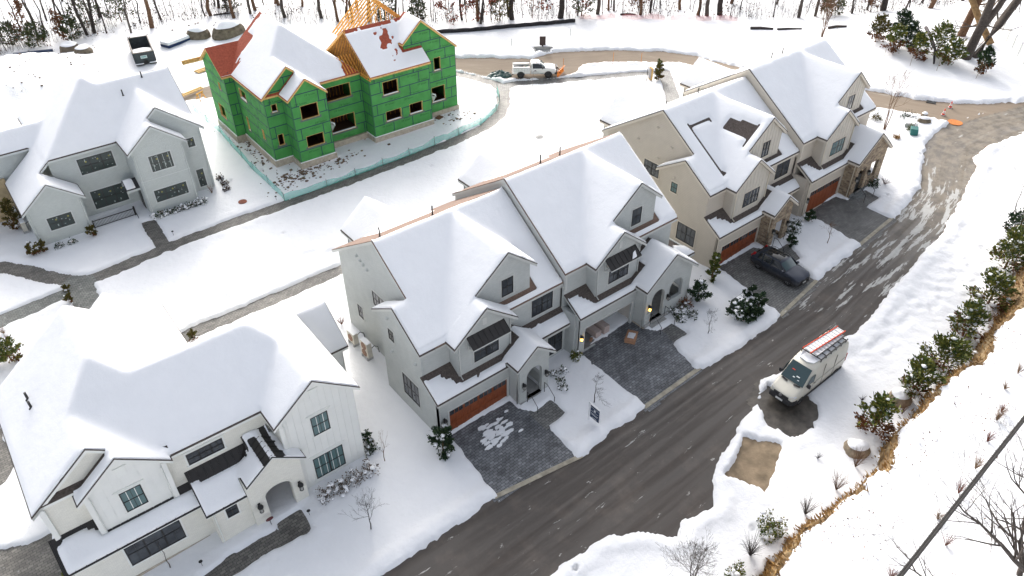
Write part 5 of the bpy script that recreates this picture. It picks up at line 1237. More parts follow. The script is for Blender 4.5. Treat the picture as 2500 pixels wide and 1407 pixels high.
grate(70.2,3.5,-1.2,'dark iron storm drain at the far kerb near the cones',IRON); grate(64.27,-5.7,.4,'rusty storm drain at the inner bend of the street',noisy('rust',(.2,.07,.04),.8,6,.3,.1))
b = MB(); b.lathe([(.35,0),(.35,.15),(.3,.17)],(0,0,0),16); placed(b,'buried_marker',mat('orange_cap',(.6,.13,.02),.5),'orange cap half buried beside the beige house corner','marker',42.6,27.6)
# green tarp heap
b = MB(); n = 26
for i in range(n):
    for j in range(n):
        u = (i/(n-1)-.5)*2; v = (j/(n-1)-.5)*2; r = math.hypot(u,v)
        b.v.append((u*1.75, v*1.1, max(-.08,(1-r*r)*.62*(1+.9*float(vnoise(np.array([u*3.]),np.array([v*3.]),1.,5,3)[0]))+.32*float(vnoise(np.array([u*6.]),np.array([v*6.]),1.,8,3)[0])) if r < 1 else -.1))
for i in range(n-1):
    for j in range(n-1): b.f.append((i*n+j,(i+1)*n+j,(i+1)*n+j+1,i*n+j+1)); b.m.append(0)
placed(b,'tarp_heap',mat('dark_green_tarp',(.018,.06,.055),.35,.5),'crumpled dark green tarpaulin heaped on the dirt road behind the pickup','tarpaulin',40.9,45.6,-.5,gz(41,46))
# teal mesh fence round the unfinished house
def mesh_fence():
    t = thing('mesh_fence','sagging teal mesh site fence along the walk and round the green house','fence')
    P = [(6.05,60.7),(6.2,52.9),(5.54,42.5),(5.46,35.0),(10.1,34.85),(20.1,34.95),(27,35.4),(30.5,35.85),(34.2,37.6),(36.2,39.6),(37.5,41.8)]
    M = mat('teal_mesh',(.10,.52,.45),.6); nt_ = NT(M); tr = nt_.n('ShaderNodeBsdfTransparent'); mx = nt_.n('ShaderNodeMixShader'); mx.inputs[0].default_value = .52
    nt_.l(tr.outputs[0],mx.inputs[1]); nt_.l(nt_.p.outputs[0],mx.inputs[2]); out = [q for q in nt_.t.nodes if q.type == 'OUTPUT_MATERIAL'][0]; nt_.l(mx.outputs[0],out.inputs[0])
    b = MB(); pts = []; posts = []
    for (a,c),(d,e) in zip(P[:-1],P[1:]):
        L = math.hypot(d-a,e-c); n = max(1,round(L/3.2))
        for k in range(n):
            posts.append((a+(d-a)*k/n,c+(e-c)*k/n))
            for q in range(6): pts.append((a+(d-a)*(k+q/6)/n,c+(e-c)*(k+q/6)/n,q/6))
    pts.append((*P[-1],0)); posts.append(P[-1])
    for (x,y,q),(x2,y2,q2) in zip(pts[:-1],pts[1:]):
        h = .98-.20*math.sin(math.pi*q); h2 = .98-.20*math.sin(math.pi*(q2 if q2 > q else 1.)); w = .10*math.sin(math.pi*q); w2 = .10*math.sin(math.pi*(q2 if q2 > q else 1))
        z, z2 = sz(x,y), sz(x2,y2); b.poly([(x,y,z+.02),(x2,y2,z2+.02),(x2+w2*.3,y2-w2,z2+h2),(x+w*.3,y-w,z+h)])
    b.build('fabric', M, t, fix=False)
    for x, y in posts:
        p = MB(); z = sz(x,y); p.beam((x,y,z-.2),(x+rng.normal()*.03,y+rng.normal()*.03,z+1.12),.045,.045); p.build('post', mat('fence_stake',(.08,.11,.10),.7) if 'fence_stake' not in bpy.data.materials else bpy.data.materials['fence_stake'], t)
mesh_fence()
def vinyl_fence():
    t = thing('panel_fence','white vinyl panel fence beyond the big bare trees','fence'); A = Vector((112,21)); B = Vector((78,-6.5)); M = mat('white_vinyl',(.72,.73,.72),.5); n = 18
    for k in range(n):
        a = A.lerp(B,k/n); c = A.lerp(B,(k+1)/n); z = gz(*a)+.05; z2 = gz(*c)+.05
        b = MB(); d = (c-a).normalized(); nn = Vector((-d.y,d.x))*.03
        b.extrude([(a.x-nn.x,a.y-nn.y,z),(c.x-nn.x,c.y-nn.y,z2),(c.x-nn.x,c.y-nn.y,z2+1.75),(a.x-nn.x,a.y-nn.y,z+1.75)],(2*nn.x,2*nn.y,0)); b.build('panel', M, t)
        p = MB(); p.box(a.x-.07,a.x+.07,a.y-.07,a.y+.07,z,z+1.9); p.build('post', M, t)
vinyl_fence()
b = MB(); P = [(41.5,64.6),(43.8,63.3),(47,61.3),(50.5,59.6),(54,58),(58,55.9),(61.9,53.9)]
b.tube([(x,y,sz(x,y)+.22+.04*math.sin(x*3)) for x,y in [(P[0][0]+(P[-1][0]-P[0][0])*k/30, float(np.interp(P[0][0]+(P[-1][0]-P[0][0])*k/30,[p[0] for p in P],[p[1] for p in P]))) for k in range(31)]],.30,8)
tag(b.build('filter_sock',noisy('black_fabric',(.022,.02,.022),.8,3,.4,.3),smooth=True),'long black sediment sock lying along the forest edge','sediment barrier')
for i,(x,y,x2,y2,r,lb) in enumerate(((79.3,34.9,81.2,32.3,.22,'thick dark log by the brush left of the tall saplings'),(81.4,31.8,83.6,29.2,.16,'split dark log right of the thick one'),(85.3,26.2,87.,24.4,.2,'dark log with a pointed end beside the cedar clump'),(69.3,51.6,71.2,50.2,.14,'short dark log on the snow by the red netting'),(58.7,56.2,61.5,54.8,.10,'thin fallen branch above the sock end'),(21.2,93,24.2,91.6,.12,'fallen branch in the woods left of the green house'))):
    b = MB(); b.tube([(x,y,sz(x,y)+r*.7),((x+x2)/2,(y+y2)/2+.2,sz((x+x2)/2,(y+y2)/2)+r*.8),(x2,y2,sz(x2,y2)+r*.6)],[r,r*.9,r*.6],7); tag(b.build('fallen_log',noisy('dark_bark',(.05,.042,.04),.9,5,.3,.4)),lb,'log','fallen logs at the forest edge')
def boulder(x, y, rx, ry, rz_, label, seed, m=None, cap=True, z=None):
    t = thing('boulder', label, 'boulder', (x,y,(sz(x,y) if z is None else z)-.1), seed*.7, 'snow capped boulders'); b = MB(); c = MB(); n, k = 9, 16
    def rad(u, v): return 1+.35*float(vnoise(np.array([math.cos(v)*math.cos(u)*1.6+seed]),np.array([math.sin(v)*math.cos(u)*1.6+math.sin(u)]),1.,seed,3)[0])
    for B_, up_, g in ((b,0,1.),(c,1,1.07)):
        r0 = -.2 if not up_ else .75
        for i in range(n+1):
            u = r0+(math.pi/2-r0)*i/n
            for j in range(k):
                v = 2*math.pi*j/k; q = rad(u,v)*g; B_.v.append((rx*q*math.cos(u)*math.cos(v),ry*q*math.cos(u)*math.sin(v),rz_*q*(math.sin(u)**.8 if math.sin(u)>0 else math.sin(u))+(.05 if up_ else 0)))
        for i in range(n):
            for j in range(k): B_.f.append((i*k+j,i*k+(j+1)%k,(i+1)*k+(j+1)%k,(i+1)*k+j)); B_.m.append(0)
    b.build('rock', m or BOUL, t, smooth=True)
    if cap: c.build('snow_cap', RSNOW, t, smooth=True)
BOUL = noisy('boulder_rock',(.17,.14,.10),.9,2.2,.4,.6,dist=.08); BOULP = noisy('pale_boulder',(.30,.24,.17),.9,2.2,.4,.6,dist=.08)
for a in ((15.9,85.4,2.0,1.5,1.5,'snow capped boulder left of the bigger one behind the green house',3),(19.9,83.4,2.9,1.8,1.9,'biggest snow capped boulder behind the green house roof',5),(-.16,92.0,1.6,1.3,1.0,'low boulder behind the snow heaps next to the woods',7),(.9,88.6,1.5,1.2,1.0,'low boulder in front of another left of the dumpster',11),
          (25.9,-17.8,.85,.75,.85,'tan boulder capped with snow on the ledge between two cedars',13),(19.93,-18.3,.85,.7,.7,'tan boulder capped with snow near the ledge below the lone cedar',17)): boulder(*a, m=BOULP if a[1] < 0 else None)
def lumber_stack(x, y, rz, label, n, L, nm='lumber_stack'):
    b = MB()
    for k in range(n): b.beam((rng.normal()*.1,-.2*n/2+k*.24,.12+.06*(k%2)),(L,-.2*n/2+k*.24+rng.normal()*.05,.12+.06*(k%2)),.2,.12)
    placed(b,nm,LUMBER,label,'lumber',x,y,rz,group='lumber on the building site')
lumber_stack(10.6,72.2,.2,'stack of pale boards in the snow behind the green gable',5,3.2); lumber_stack(3.6,65.0,.30,'long snowy plank lying along the muddy bank',2,6.,'plank')
b = MB()
for s in (-1,1): b.beam((s*.5,-.35,0),(s*.4,0,.85),.09,.05); b.beam((s*.5,.35,0),(s*.4,0,.85),.09,.05); b.beam((s*.46,-.2,.4),(s*.46,.2,.4),.05,.1)
b.beam((-.6,0,.88),(.6,0,.88),.09,.14); placed(b,'sawhorse',ORANGEWOOD,'yellow wooden sawhorse on the bank between pale and green houses','sawhorse',7.9,63.3,.5)
b = MB(); b.box(-1.9,1.9,-.9,.9,0,.35); o = placed(b,'covered_pallet',mat('blue_tarp',(.015,.035,.10),.5),'pallet load under dark blue tarp and deep snow right of dumpster','pallet',12.4,85.0,.35); s = MB(); s.box(-1.92,1.92,-.92,.92,.35,.8); s.build('snow_cap',RSNOW,o,bevel=.15)
b = MB(); b.box(-2.5,2.5,-.2,.2,0,.25); placed(b,'rolled_tarp',mat('blue_roll',(.02,.04,.09),.5),'dark blue rolled tarp at the far left of the snow heaps','tarpaulin',-4.5,93.5,-.35)
b = MB(); b.box(-.45,.45,-.35,.35,0,.06); b.box(-.4,.4,-.3,.3,.06,.12); placed(b,'wooden_hatch',noisy('hatch_wood',(.14,.07,.04),.8,6,.3,.2),'brown wooden hatch lying on the ground right of the green house','hatch',27.7,40.3,.3)
b = MB(); b.box(-.35,.35,-.2,.2,0,.3); o = placed(b,'concrete_block',CONC3,'grey block under snow beside the walk right of the green house','block',32.9,47.0,.3); s = MB(); s.box(-.34,.34,-.19,.19,.3,.4); s.build('snow_cap',RSNOW,o,bevel=.04)
# utility boxes
GRN = mat('utility_green',(.02,.13,.12),.5)
b = MB(); b.extrude([(-.45,-.4,0),(.45,-.4,0),(.45,-.3,.7),(-.45,-.3,.7)],(0,.75,0)); o = placed(b,'transformer_box',GRN,'teal green utility box in the snow at the road junction','utility box',61.6,.9,.5,bevel=.04)
b = MB(); b.box(-.75,.75,-.5,.5,0,.35); o = placed(b,'utility_vault',mat('vault_grey',(.35,.38,.37),.6),'low grey vault with a snow lid behind the green box','utility box',63.3,2.3,.5,bevel=.04); s = MB(); s.box(-.74,.74,-.49,.49,.35,.47); s.build('snow_cap',RSNOW,o,bevel=.05)
b = MB(); b.box(-.8,.8,-.7,.7,0,.75); o = placed(b,'transformer_box',mat('dark_green_box',(.04,.05,.045),.5),'dark utility box with snow on half its lid among bushes by the street','utility box',25.75,-4.85,.0,bevel=.03); s = MB(); s.box(-.35,.15,-.68,.62,.75,.83); s.box(.2,.78,-.68,.62,.75,.84); s.build('snow_cap',RSNOW,o,bevel=.03)
# air conditioners
def condenser(x, y, rz, h, label, z=None):
    t = thing('air_conditioner', label, 'air conditioner', (x,y,sz(x,y)), rz, 'outdoor units beside the houses'); C = noisy('cream_metal',(.52,.49,.42),.5,3,.12,0)
    b = MB(); b.box(-.2,.2,-.47,.47,.25,.25+h); b.build('casing', C, t, bevel=.02); g = MB()
    for k in range(1 if h < 1 else 2):
        zc = .25+h*(k+.5)/(1 if h < 1 else 2); n0 = len(g.v); g.lathe([(.32,0),(.32,.03),(.26,.03)],(0,0,0),16)
        for q in range(n0,len(g.v)): v = g.v[q]; g.v[q] = (-.2-v[2],v[0],zc+v[1])
    g.build('fan_grille', noisy('fan_brown',(.22,.13,.09),.7,9,.4,.2), t)
    l = MB(); l.box(-.25,.25,-.42,-.3,0,.25); l.box(-.25,.25,.3,.42,0,.25); l.build('stand', CONC3, t); s = MB(); s.box(-.2,.2,-.47,.47,.25+h,.31+h); s.build('snow_cap', RSNOW, t, bevel=.03)
    p = MB(); p.tube([(.2,-.3,.9),(.5,-.3,1.05),(.75,-.4,.9),(.8,-.4,.3)],.03); p.build('pipe', IRON, t)
condenser(.25,12.0,.05,.95,'shorter cream outdoor unit by the grey twin house'); condenser(.30,10.0,.05,1.35,'taller cream outdoor unit with black pipe by the grey twin house')
condenser(-15.9,48.2,0,.9,'pale outdoor unit nearer the woods beside the pale house'); condenser(-15.75,45.5,0,.9,'pale outdoor unit nearer the walk beside the pale house')
# boxes by the open garage
CARD = noisy('cardboard',(.36,.20,.12),.8,4,.15,.1); CARDW = noisy('pale_carton',(.44,.36,.33),.8,4,.12,.1)
b = MB(); b.box(-.28,.28,-.0,2.6,0,.55); placed(b,'long_carton',CARDW,'long carton on the left in the open garage','carton',14.85,.2,.0,.84,'long cartons in the open garage',bevel=.01)
b = MB(); b.box(-.28,.28,0,2.4,0,.75); placed(b,'long_carton',CARDW,'taller long carton on the right in the open garage','carton',15.6,.1,.03,.84,'long cartons in the open garage',bevel=.01)
b = MB(); b.box(-.45,.45,-.4,.4,0,.42); o = placed(b,'cardboard_box',CARD,'open brown cardboard box on the paved drive before the open garage','box',16.5,-1.6,.55,gz(16.5,-1.6)+.13,bevel=.01); s = MB(); s.poly([(-.45,-.4,.42),(-.45,.4,.42),(-.75,.4,.5),(-.75,-.4,.5)]); s.poly([(.45,-.4,.42),(.45,.4,.42),(.8,.4,.3),(.8,-.4,.3)]); s.build('flap',CARD,o,fix=False); s = MB(); s.box(-.3,.3,-.25,.25,.42,.5); s.box(-.1,.25,-.3,.1,.5,.55); s.build('packing',mat('packing_white',(.6,.6,.62),.7),o,bevel=.03)
b = MB(); b.box(-.22,.22,-.1,.1,0,.06); placed(b,'loose_board',CARD,'small board on the garage floor before the cartons','board',14.2,.35,.5,.84)
# signs
def realtor():
    t = thing('yard_sign','navy and white yard sign on a white post in front of the grey house','sign',(8.72,-5.62,sz(8.7,-5.6)),0.); Wm = mat('sign_white',(.7,.71,.72),.5); N = mat('sign_navy',(.012,.03,.07),.5)
    b = MB(); b.beam((0,.45,-.2),(0,.45,1.7),.08,.08); b.beam((0,.5,1.6),(0,-.55,1.6),.07,.07); b.build('post', Wm, t)
    p = MB(); p.box(-.02,.02,-.50,.32,.62,1.32); p.build('panel', N, t); q = MB(); q.box(-.02,.02,-.50,.32,1.36,1.46); q.box(-.02,.02,-.50,.32,.38,.58); q.build('rider', [N], t)
    s = MB()
    for x in (-.026,): 
        for y0,y1,z0,z1 in ((-.42,.24,.80,.83),(-.36,.18,.71,.74),(-.42,.24,1.02,1.04),(-.30,.12,.46,.50)): s.box(x,x+.004,y0,y1,z0,z1)
    n0 = len(s.v); s.lathe([(.09,0),(.09,.004)],(0,0,0),16)
    for k in range(n0,len(s.v)): v = s.v[k]; s.v[k] = (-.026+v[2],-.09+v[0],1.18+v[1])
    s.box(-.024,.024,-.50,.32,1.335,1.352); s.build('lettering', Wm, t)
realtor()
b = MB(); b.lathe([(.02,0),(.02,.45)],(0,0,0),6); n0 = len(b.v); b.lathe([(.24,0),(.24,.03)],(0,0,0),18,1)
for k in range(n0,len(b.v)): v = b.v[k]; b.v[k] = (v[0],v[2],.52+v[1]*.6)
placed(b,'garden_sign',[IRON,mat('sign_maroon',(.12,.04,.045),.5)],'small maroon oval sign by the white brick porch','sign',-11.6,1.25)
t = thing('notice_board','tall yellow wooden board beside a post and round evergreens','sign',(54.3,31.5,sz(54.3,31.5)),-.35); b = MB(); b.box(-.12,.12,-.35,.35,.05,1.6); b.build('board',LUMBER,t); b = MB(); b.box(-.16,-.12,-.3,.3,.2,1.5); b.build('face',mat('board_face',(.35,.33,.32),.7),t); b = MB(); b.beam((-.6,-.2,0),(-.6,-.2,1.9),.07,.07); b.build('post',IRON,t)
def path_light(x, y, label):
    t = thing('path_light', label, 'path light', (x,y,sz(x,y)), 0, 'path lights'); b = MB(); b.lathe([(.015,0),(.015,.45)],(0,0,0),6); b.build('stem',IRON,t); c = MB(); c.lathe([(.12,.43),(.02,.52)],(0,0,0),10); c.build('shade',IRON,t)
path_light(-9.5,.35,'path light right of the white brick porch'); path_light(-15.9,1.35,'path light left along the white house walk'); path_light(-5.3,35.6,'path light where the pale house walk meets the path'); path_light(4.8,35.4,'path light at the mesh fence corner'); path_light(-9.75,20.3,'path light behind the white house roof')
def stake(x, y, h, label, m): 
    b = MB(); b.beam((0,0,-.2),(.03,.02,h),.04,.04); placed(b,'marker_stake',m,label,'stake',x,y,0,group='marker stakes')
SO = mat('stake_orange',(.6,.22,.04),.7); SG = mat('stake_grey',(.16,.14,.12),.7)
for a in ((49.5,42.7,1.3,'orange topped stake left on the snow island',SO),(54.5,38.4,1.6,'tall orange stake behind the notice board',SO),(57.8,36.4,1.2,'orange stake right on the snow island',SO),(72.6,46.8,1.5,'dark stake on the slope beyond the dirt road',SG),(57.6,50.2,1.0,'thin grey stake on the slope right of the mailbox',SG),(48.6,52.6,1.0,'thin grey stake left of the mailbox',SG)): stake(*a)
# wire strands overhead, bottom right
P0, P1 = Vector((4.69,-26.08,12.21)), Vector((16.22,-25.59,12.73)); d = P1-P0; b = MB()
def cab(k, off, sag): q = P0+d*k; return (q.x+off[0], q.y+off[1], q.z+off[2]-sag*4*(.5-k*.2)*0)
ks = [-.9+.1*i for i in range(33)]
for off, r in (((0,0,0),.055),((0,.09,-.02),.05),((0,.045,-.07),.06)): b.tube([cab(k,off,.2) for k in ks],r,6)
for i in range(70): k = -.5+i*.034; b.tube([cab(k,(0,-.05,.05),0),cab(k+.006,(0,.15,-.0),0),cab(k+.012,(0,.05,-.15),0)],.018,4)
tag(b.build('overhead_cable',noisy('cable_grey',(.035,.033,.032),.8,8,.35,.2)),'thick bundled black cable strung above the snowy ledge','cable')
# loose snow on the left paved drive
b = MB()
for k in range(70):
    x = 3.2+rng.normal()*.55+(.5 if k%3 == 0 else 0); y = -1.9+rng.normal()*.5; r = .05+rng.random()*.13; n = 6
    z = gz(x,y)+.012; P = [(x+r*(1+rng.random())*math.cos(q*math.pi*2/n)*1.3,y+r*(.5+rng.random()*.6)*math.sin(q*math.pi*2/n),z) for q in range(n)]; b.extrude(P,(0,0,.05+rng.random()*.05))
tag(b.build('snow_crumbs',RSNOW),'broken snow crumbs scattered on the left paved drive','snow',kind='stuff')

# ---------------------------------------------------------------- vegetation
def m_leaf(name, cols, rough=.7):
    m = mat(name, cols[0], rough, .2); t = NT(m); g = t.n('ShaderNodeNewGeometry')
    n = len(cols); t.base(t.ramp(g.outputs['Random Per Island'], [((i+.5)/n, c) for i, c in enumerate(cols)])); return m
BARK = noisy('grey_bark', (.085,.07,.06), .9, 6, .35, .4); BARKD = noisy('dark_bark_wood', (.045,.036,.032), .9, 6, .35, .3); BARKB = noisy('brown_bark', (.15,.085,.05), .9, 6, .35, .4); BARKT = noisy('tan_bark', (.30,.19,.09), .9, 3, .35, .5)
L_CEDAR = m_leaf('cedar_leaf', [(0.038,0.074,0.021),(0.088,0.114,0.025),(0.166,0.175,0.032),(0.105,0.105,0.025),(0.052,0.088,0.028),(0.210,0.193,0.035)])
L_DARK = m_leaf('dark_evergreen_leaf', [(0.018,0.039,0.021),(0.030,0.060,0.027),(0.053,0.083,0.030),(0.024,0.045,0.024)])
L_OLIVE = m_leaf('olive_leaf', [(0.070,0.063,0.017),(0.119,0.098,0.021),(0.049,0.056,0.017),(0.140,0.105,0.028)])
L_RUST = m_leaf('rust_leaf', [(.13,.05,.02),(.20,.08,.03),(.09,.04,.02),(.16,.07,.03)])
L_RED = m_leaf('red_oak_leaf', [(.24,.05,.03),(.17,.035,.02),(.28,.09,.05),(.12,.03,.02)])
L_PINE = m_leaf('pine_needle', [(0.030,0.045,0.021),(0.060,0.075,0.027),(0.090,0.098,0.038),(0.045,0.060,0.030)])
L_GRASS = m_leaf('dry_grass_blade', [(.36,.21,.07),(.25,.14,.05),(.45,.30,.13),(.18,.10,.04)])
def cards(mb, P, D, ln, wd, mi=0):
    """thin leaf sprays at points P pointing along D"""
    P = np.asarray(P); D = np.asarray(D); D = D/(np.linalg.norm(D,axis=1,keepdims=True)+1e-9)
    r = rng.normal(size=D.shape); S = np.cross(D, r); S /= np.linalg.norm(S,axis=1,keepdims=True)+1e-9
    for p, d, s in zip(P, D, S):
        l = ln*(.6+.8*rng.random()); w = wd*(.6+.8*rng.random()); b = len(mb.v)
        mb.v += [tuple(p), tuple(p+d*l*.5+s*w), tuple(p+d*l), tuple(p+d*l*.5-s*w)]; mb.f.append((b,b+1,b+2,b+3)); mb.m.append(mi)
def blob(mb, c, r, h, mi=0):
    b = len(mb.v); k = 7
    for z, q in ((-.3,.8),(.1,1.),(.6,.7),(.9,.25)):
        for j in range(k): t = 2*math.pi*j/k; e = q*(.8+.4*rng.random()); mb.v.append((c[0]+r*e*math.cos(t),c[1]+r*e*math.sin(t),c[2]+h*z))
    for i in range(3):
        for j in range(k): mb.f.append((b+i*k+j,b+i*k+(j+1)%k,b+(i+1)*k+(j+1)%k,b+(i+1)*k+j)); mb.m.append(mi)
    mb.f.append(tuple(b+3*k+j for j in range(k))); mb.m.append(mi)
def conifer(name, label, x, y, h, r, n=900, leaf=None, rust=.15, snow=14, lean=(0,0), prof=.75, ln=.30, wd=.06, group=None, cat='evergreen', z=None, under=None):
    t = thing(name, label, cat, (x,y,(sz(x,y) if z is None else z)-.03), rng.random()*6, group)
    f = MB(); q = MB(); P = []; D = []; seed = int(rng.integers(1e6)); g = np.random.default_rng(seed); nb = max(9, int(h*6))
    # branches spiral up the stem; sprays sit along them, so gaps stay open between the boughs
    for k in range(nb):
        tt = (k+.4)/nb; a = k*2.4+g.normal()*.3; L = r*(1.05-tt)**prof*(.72+.5*g.random())*(.75+.5*min(1,tt*5)); z0 = h*(.05+.92*tt); up = .25+.7*tt+.2*g.normal()
        d0 = np.array([math.cos(a), math.sin(a), up]); base = np.array([lean[0]*tt, lean[1]*tt, z0])
        m = max(6, int(n*1.7/nb*(1.25-.6*tt)))
        for _ in range(m):
            s = L*(g.random()**.6); w = .21*r*(1.2-.7*s/max(L,.01))
            P.append(base+d0*s+g.normal(size=3)*w*[1,1,.8]); D.append(d0+g.normal(size=3)*.55+[0,0,.25])
    P = np.array(P); P[:,2] = np.maximum(P[:,2], .02); low = (P[:,2] < h*.42) & (g.random(len(P)) < rust*1.6*(1-P[:,2]/h)*1.6)
    cards(f, P[~low], np.array(D)[~low], ln, wd); 
    if low.any(): cards(f, P[low], np.array(D)[low], ln*.8, wd, 1)
    f.build('foliage', [leaf or L_CEDAR, L_RUST], t, fix=False)
    tr = MB(); tr.tube([(0,0,-.1),(lean[0]*.5,lean[1]*.5,h*.5),(lean[0]*.95,lean[1]*.95,h*.93)],[.05+h*.012,.04,.012],6); tr.build('trunk', BARKB, t)
    if snow:
        s = MB()
        for k in range(snow):
            p = P[g.integers(len(P))]; rr = .10+.12*g.random(); blob(s, p+[0,0,.04], rr*(.6+.35*r), rr*.55)
        s.build('snow_clump', RSNOW, t, smooth=True, fix=False)
    return t
def branches(mb, p, d, L, r, depth, g, spread=.55, up=.15, nsub=3, seg=3, n=5):
    pts = [p]; rad = [r]; q = Vector(p); v = Vector(d).normalized()
    for i in range(seg):
        v = (v+Vector(g.normal(size=3)*.13)+Vector((0,0,up*.3))).normalized(); q = q+v*(L/seg); pts.append(tuple(q)); rad.append(max(.004, r*(1-.55*(i+1)/seg)))
    mb.tube(pts, rad, n if r > .02 else 3, cap=False)
    if depth <= 0: return
    for k in range(nsub):
        i = 1+int(g.integers(seg)) if k else seg; a = Vector(pts[i]); w = (v+Vector(g.normal(size=3)*spread)).normalized()
        w = (w+Vector((0,0,up))).normalized(); branches(mb, tuple(a), w, L*(.52+.25*g.random()), rad[i]*.72, depth-1, g, spread, up, nsub, seg, n)
def bare_tree(name, label, x, y, h, r=.05, depth=3, stems=1, spread=.55, nsub=3, bark=None, lean=(0,0), clear=.35, group=None, cat='tree', z=None, seed=None, leaf=None, nleaf=0):
    g = np.random.default_rng(seed if seed is not None else int(rng.integers(1e6)))
    t = thing(name, label, cat, (x,y,(sz(x,y) if z is None else z)-.05), 0, group); tr = MB(); br = MB()
    for s in range(stems):
        a = 2*math.pi*s/max(1,stems)+g.random(); k = 0 if stems == 1 else .22
        top = Vector((lean[0]+math.cos(a)*k*h*.5, lean[1]+math.sin(a)*k*h*.5, h)); p0 = Vector((math.cos(a)*.06*(stems>1),math.sin(a)*.06*(stems>1),0)); m = 6; pts = []; rad = []
        for i in range(m+1): q = p0.lerp(top, i/m)+Vector(g.normal(size=3)*.012*h*(0 if i == 0 else 1)); pts.append(tuple(q)); rad.append(max(.006, r*(1-.85*i/m)))
        tr.tube(pts, rad, 7, cap=False)
        for i in range(1, m+1):
            f = i/m
            if f < clear: continue
            for _ in range(2 if i < m else 3):
                j = i; d = (Vector(pts[j])-Vector(pts[j-1])).normalized(); w = (d*.5+Vector(g.normal(size=3)*spread)).normalized(); branches(br, pts[j], w, h*(1.05-f)*.42+.06*h, rad[j]*.6, depth-1, g, spread*.8, .18, nsub)
    tr.build('trunk', bark or BARK, t, smooth=True, fix=False)
    if br.v: br.build('branch', bark or BARK, t, fix=False)
    if nleaf and br.v:
        V = np.array(br.v); P = V[g.integers(len(V), size=nleaf)]; l = MB(); cards(l, P+g.normal(size=P.shape)*.06, g.normal(size=P.shape), .20, .08); l.build('leaf', leaf, t, fix=False)
    return t
def shrub(name, label, x, y, h, r, leaf, n=350, snow=8, group=None, ln=.14, wd=.05, twig=True):
    t = thing(name, label, 'shrub', (x,y,sz(x,y)-.03), 0, group); f = MB(); g = rng
    u = g.normal(size=(n,3)); u /= np.linalg.norm(u,axis=1,keepdims=True); u[:,2] = np.abs(u[:,2]); q = g.random(n)**.4; lob = 1+.35*np.sin(3*np.arctan2(u[:,1],u[:,0])+g.random()*6)*(.5+u[:,2])
    P = u*q[:,None]*lob[:,None]*[r,r,h]; cards(f, P, u+g.normal(size=u.shape)*.5, ln, wd); f.build('foliage', leaf, t, fix=False)
    if twig:
        b = MB()
        for k in range(8): a = g.random()*6.28; b.tube([(0,0,0),(math.cos(a)*r*.4,math.sin(a)*r*.4,h*.6),(math.cos(a)*r*.8,math.sin(a)*r*.8,h*1.05)],[.012,.01,.005],4)
        b.build('twig', BARKB, t, fix=False)
    if snow:
        s = MB()
        for k in range(snow): p = P[g.integers(n)]; rr = .05+.12*g.random(); blob(s, (p[0],p[1],abs(p[2])*.95+.05), rr*(.5+r), rr*.6)
        s.build('snow_clump', RSNOW, t, smooth=True, fix=False)
    return t
def twigs(name, label, x, y, h, r, n, m, group=None, cat='shrub'):
    t = thing(name, label, cat, (x,y,sz(x,y)-.05), 0, group); b = MB(); g = rng
    for k in range(n):
        a = g.random()*6.28; s = g.random()**.5; e = Vector((math.cos(a)*r*s, math.sin(a)*r*s, h*(.6+.45*g.random()))); mid = e*.5+Vector((0,0,.08*h)); b.tube([(0,0,0),tuple(mid),tuple(e)],[.012,.009,.004],3,cap=False)
        if g.random() < .8: w = mid+Vector(g.normal(size=3)*.16*h); b.tube([tuple(mid),tuple(w+Vector((0,0,.15*h)))],[.007,.003],3,cap=False)
    b.build('twig', m, t, fix=False); return t
TAN = noisy('tan_twig',(.20,.12,.06),.9,5,.3,0); REDT = noisy('red_twig',(.16,.05,.03),.9,5,.3,0)
G = 'cedars along the rock ledge'
conifer('cedar','tall olive cedar nearest the frame edge above the ledge',45.7,-15.8,3.6,1.55,1500,rust=.2,snow=26,group=G)
conifer('cedar','dark slim cedar behind the tall olive one at the frame edge',50.5,-14.4,2.8,1.,700,L_DARK,snow=12,group=G)
conifer('cedar','broad cedar beside the big rock face of the ledge',40.3,-17.0,2.7,1.35,1200,rust=.25,snow=26,group=G)
conifer('cedar','cedar with a large white snow patch and rusty skirt',35.3,-17.5,2.9,1.35,1300,rust=.5,snow=40,group=G)
conifer('cedar','wide olive cedar just behind the ledge rim in the middle',30.9,-18.2,2.5,1.5,1300,rust=.3,snow=20,group=G)
conifer('cedar','dark pointed cedar next to the tan boulder',27.1,-18.1,2.9,1.15,1100,rust=.25,snow=14,group=G)
conifer('cedar','lone cedar with a rust red clump at its foot',22.0,-18.2,3.0,1.15,1200,rust=.7,snow=10,group=G)
shrub('round_evergreen','round dark evergreen ball flecked with snow at the ledge foot',10.8,-18.4,1.3,.75,L_CEDAR,700,26)
shrub('round_evergreen','round evergreen half cut by the bottom frame edge',7.0,-18.9,.9,.6,L_CEDAR,400,18)
G = 'cedars by the far bank'
for a in ((82.1,17.4,3.2,1.15,'rusty brown cedar leftmost of the far clump',L_OLIVE,.6),(79.7,13.8,3.3,1.25,'brown bottomed olive cedar, second in the far clump',L_CEDAR,.9),(86.6,16.6,2.9,1.3,'dark tall cedar standing behind the second one',L_DARK,.1),(82.5,13.3,3.0,1.2,'dark snowy cedar between the brown ones',L_DARK,.1),(79.8,10.7,2.9,1.2,'squat olive cedar in the middle of the far clump',L_CEDAR,.7),(82.6,9.6,3.7,1.7,'biggest golden olive cedar of the far clump',L_CEDAR,.2),(80.8,7.1,3.0,1.35,'open golden cedar showing its stem',L_CEDAR,.2),(81.0,3.2,3.2,.9,'slim snowy cedar right of the big bare trunks',L_DARK,.4)):
    conifer('cedar',a[4],a[0],a[1],a[2],a[3],700,a[5],a[6],snow=22,group=G,ln=.36,wd=.09)
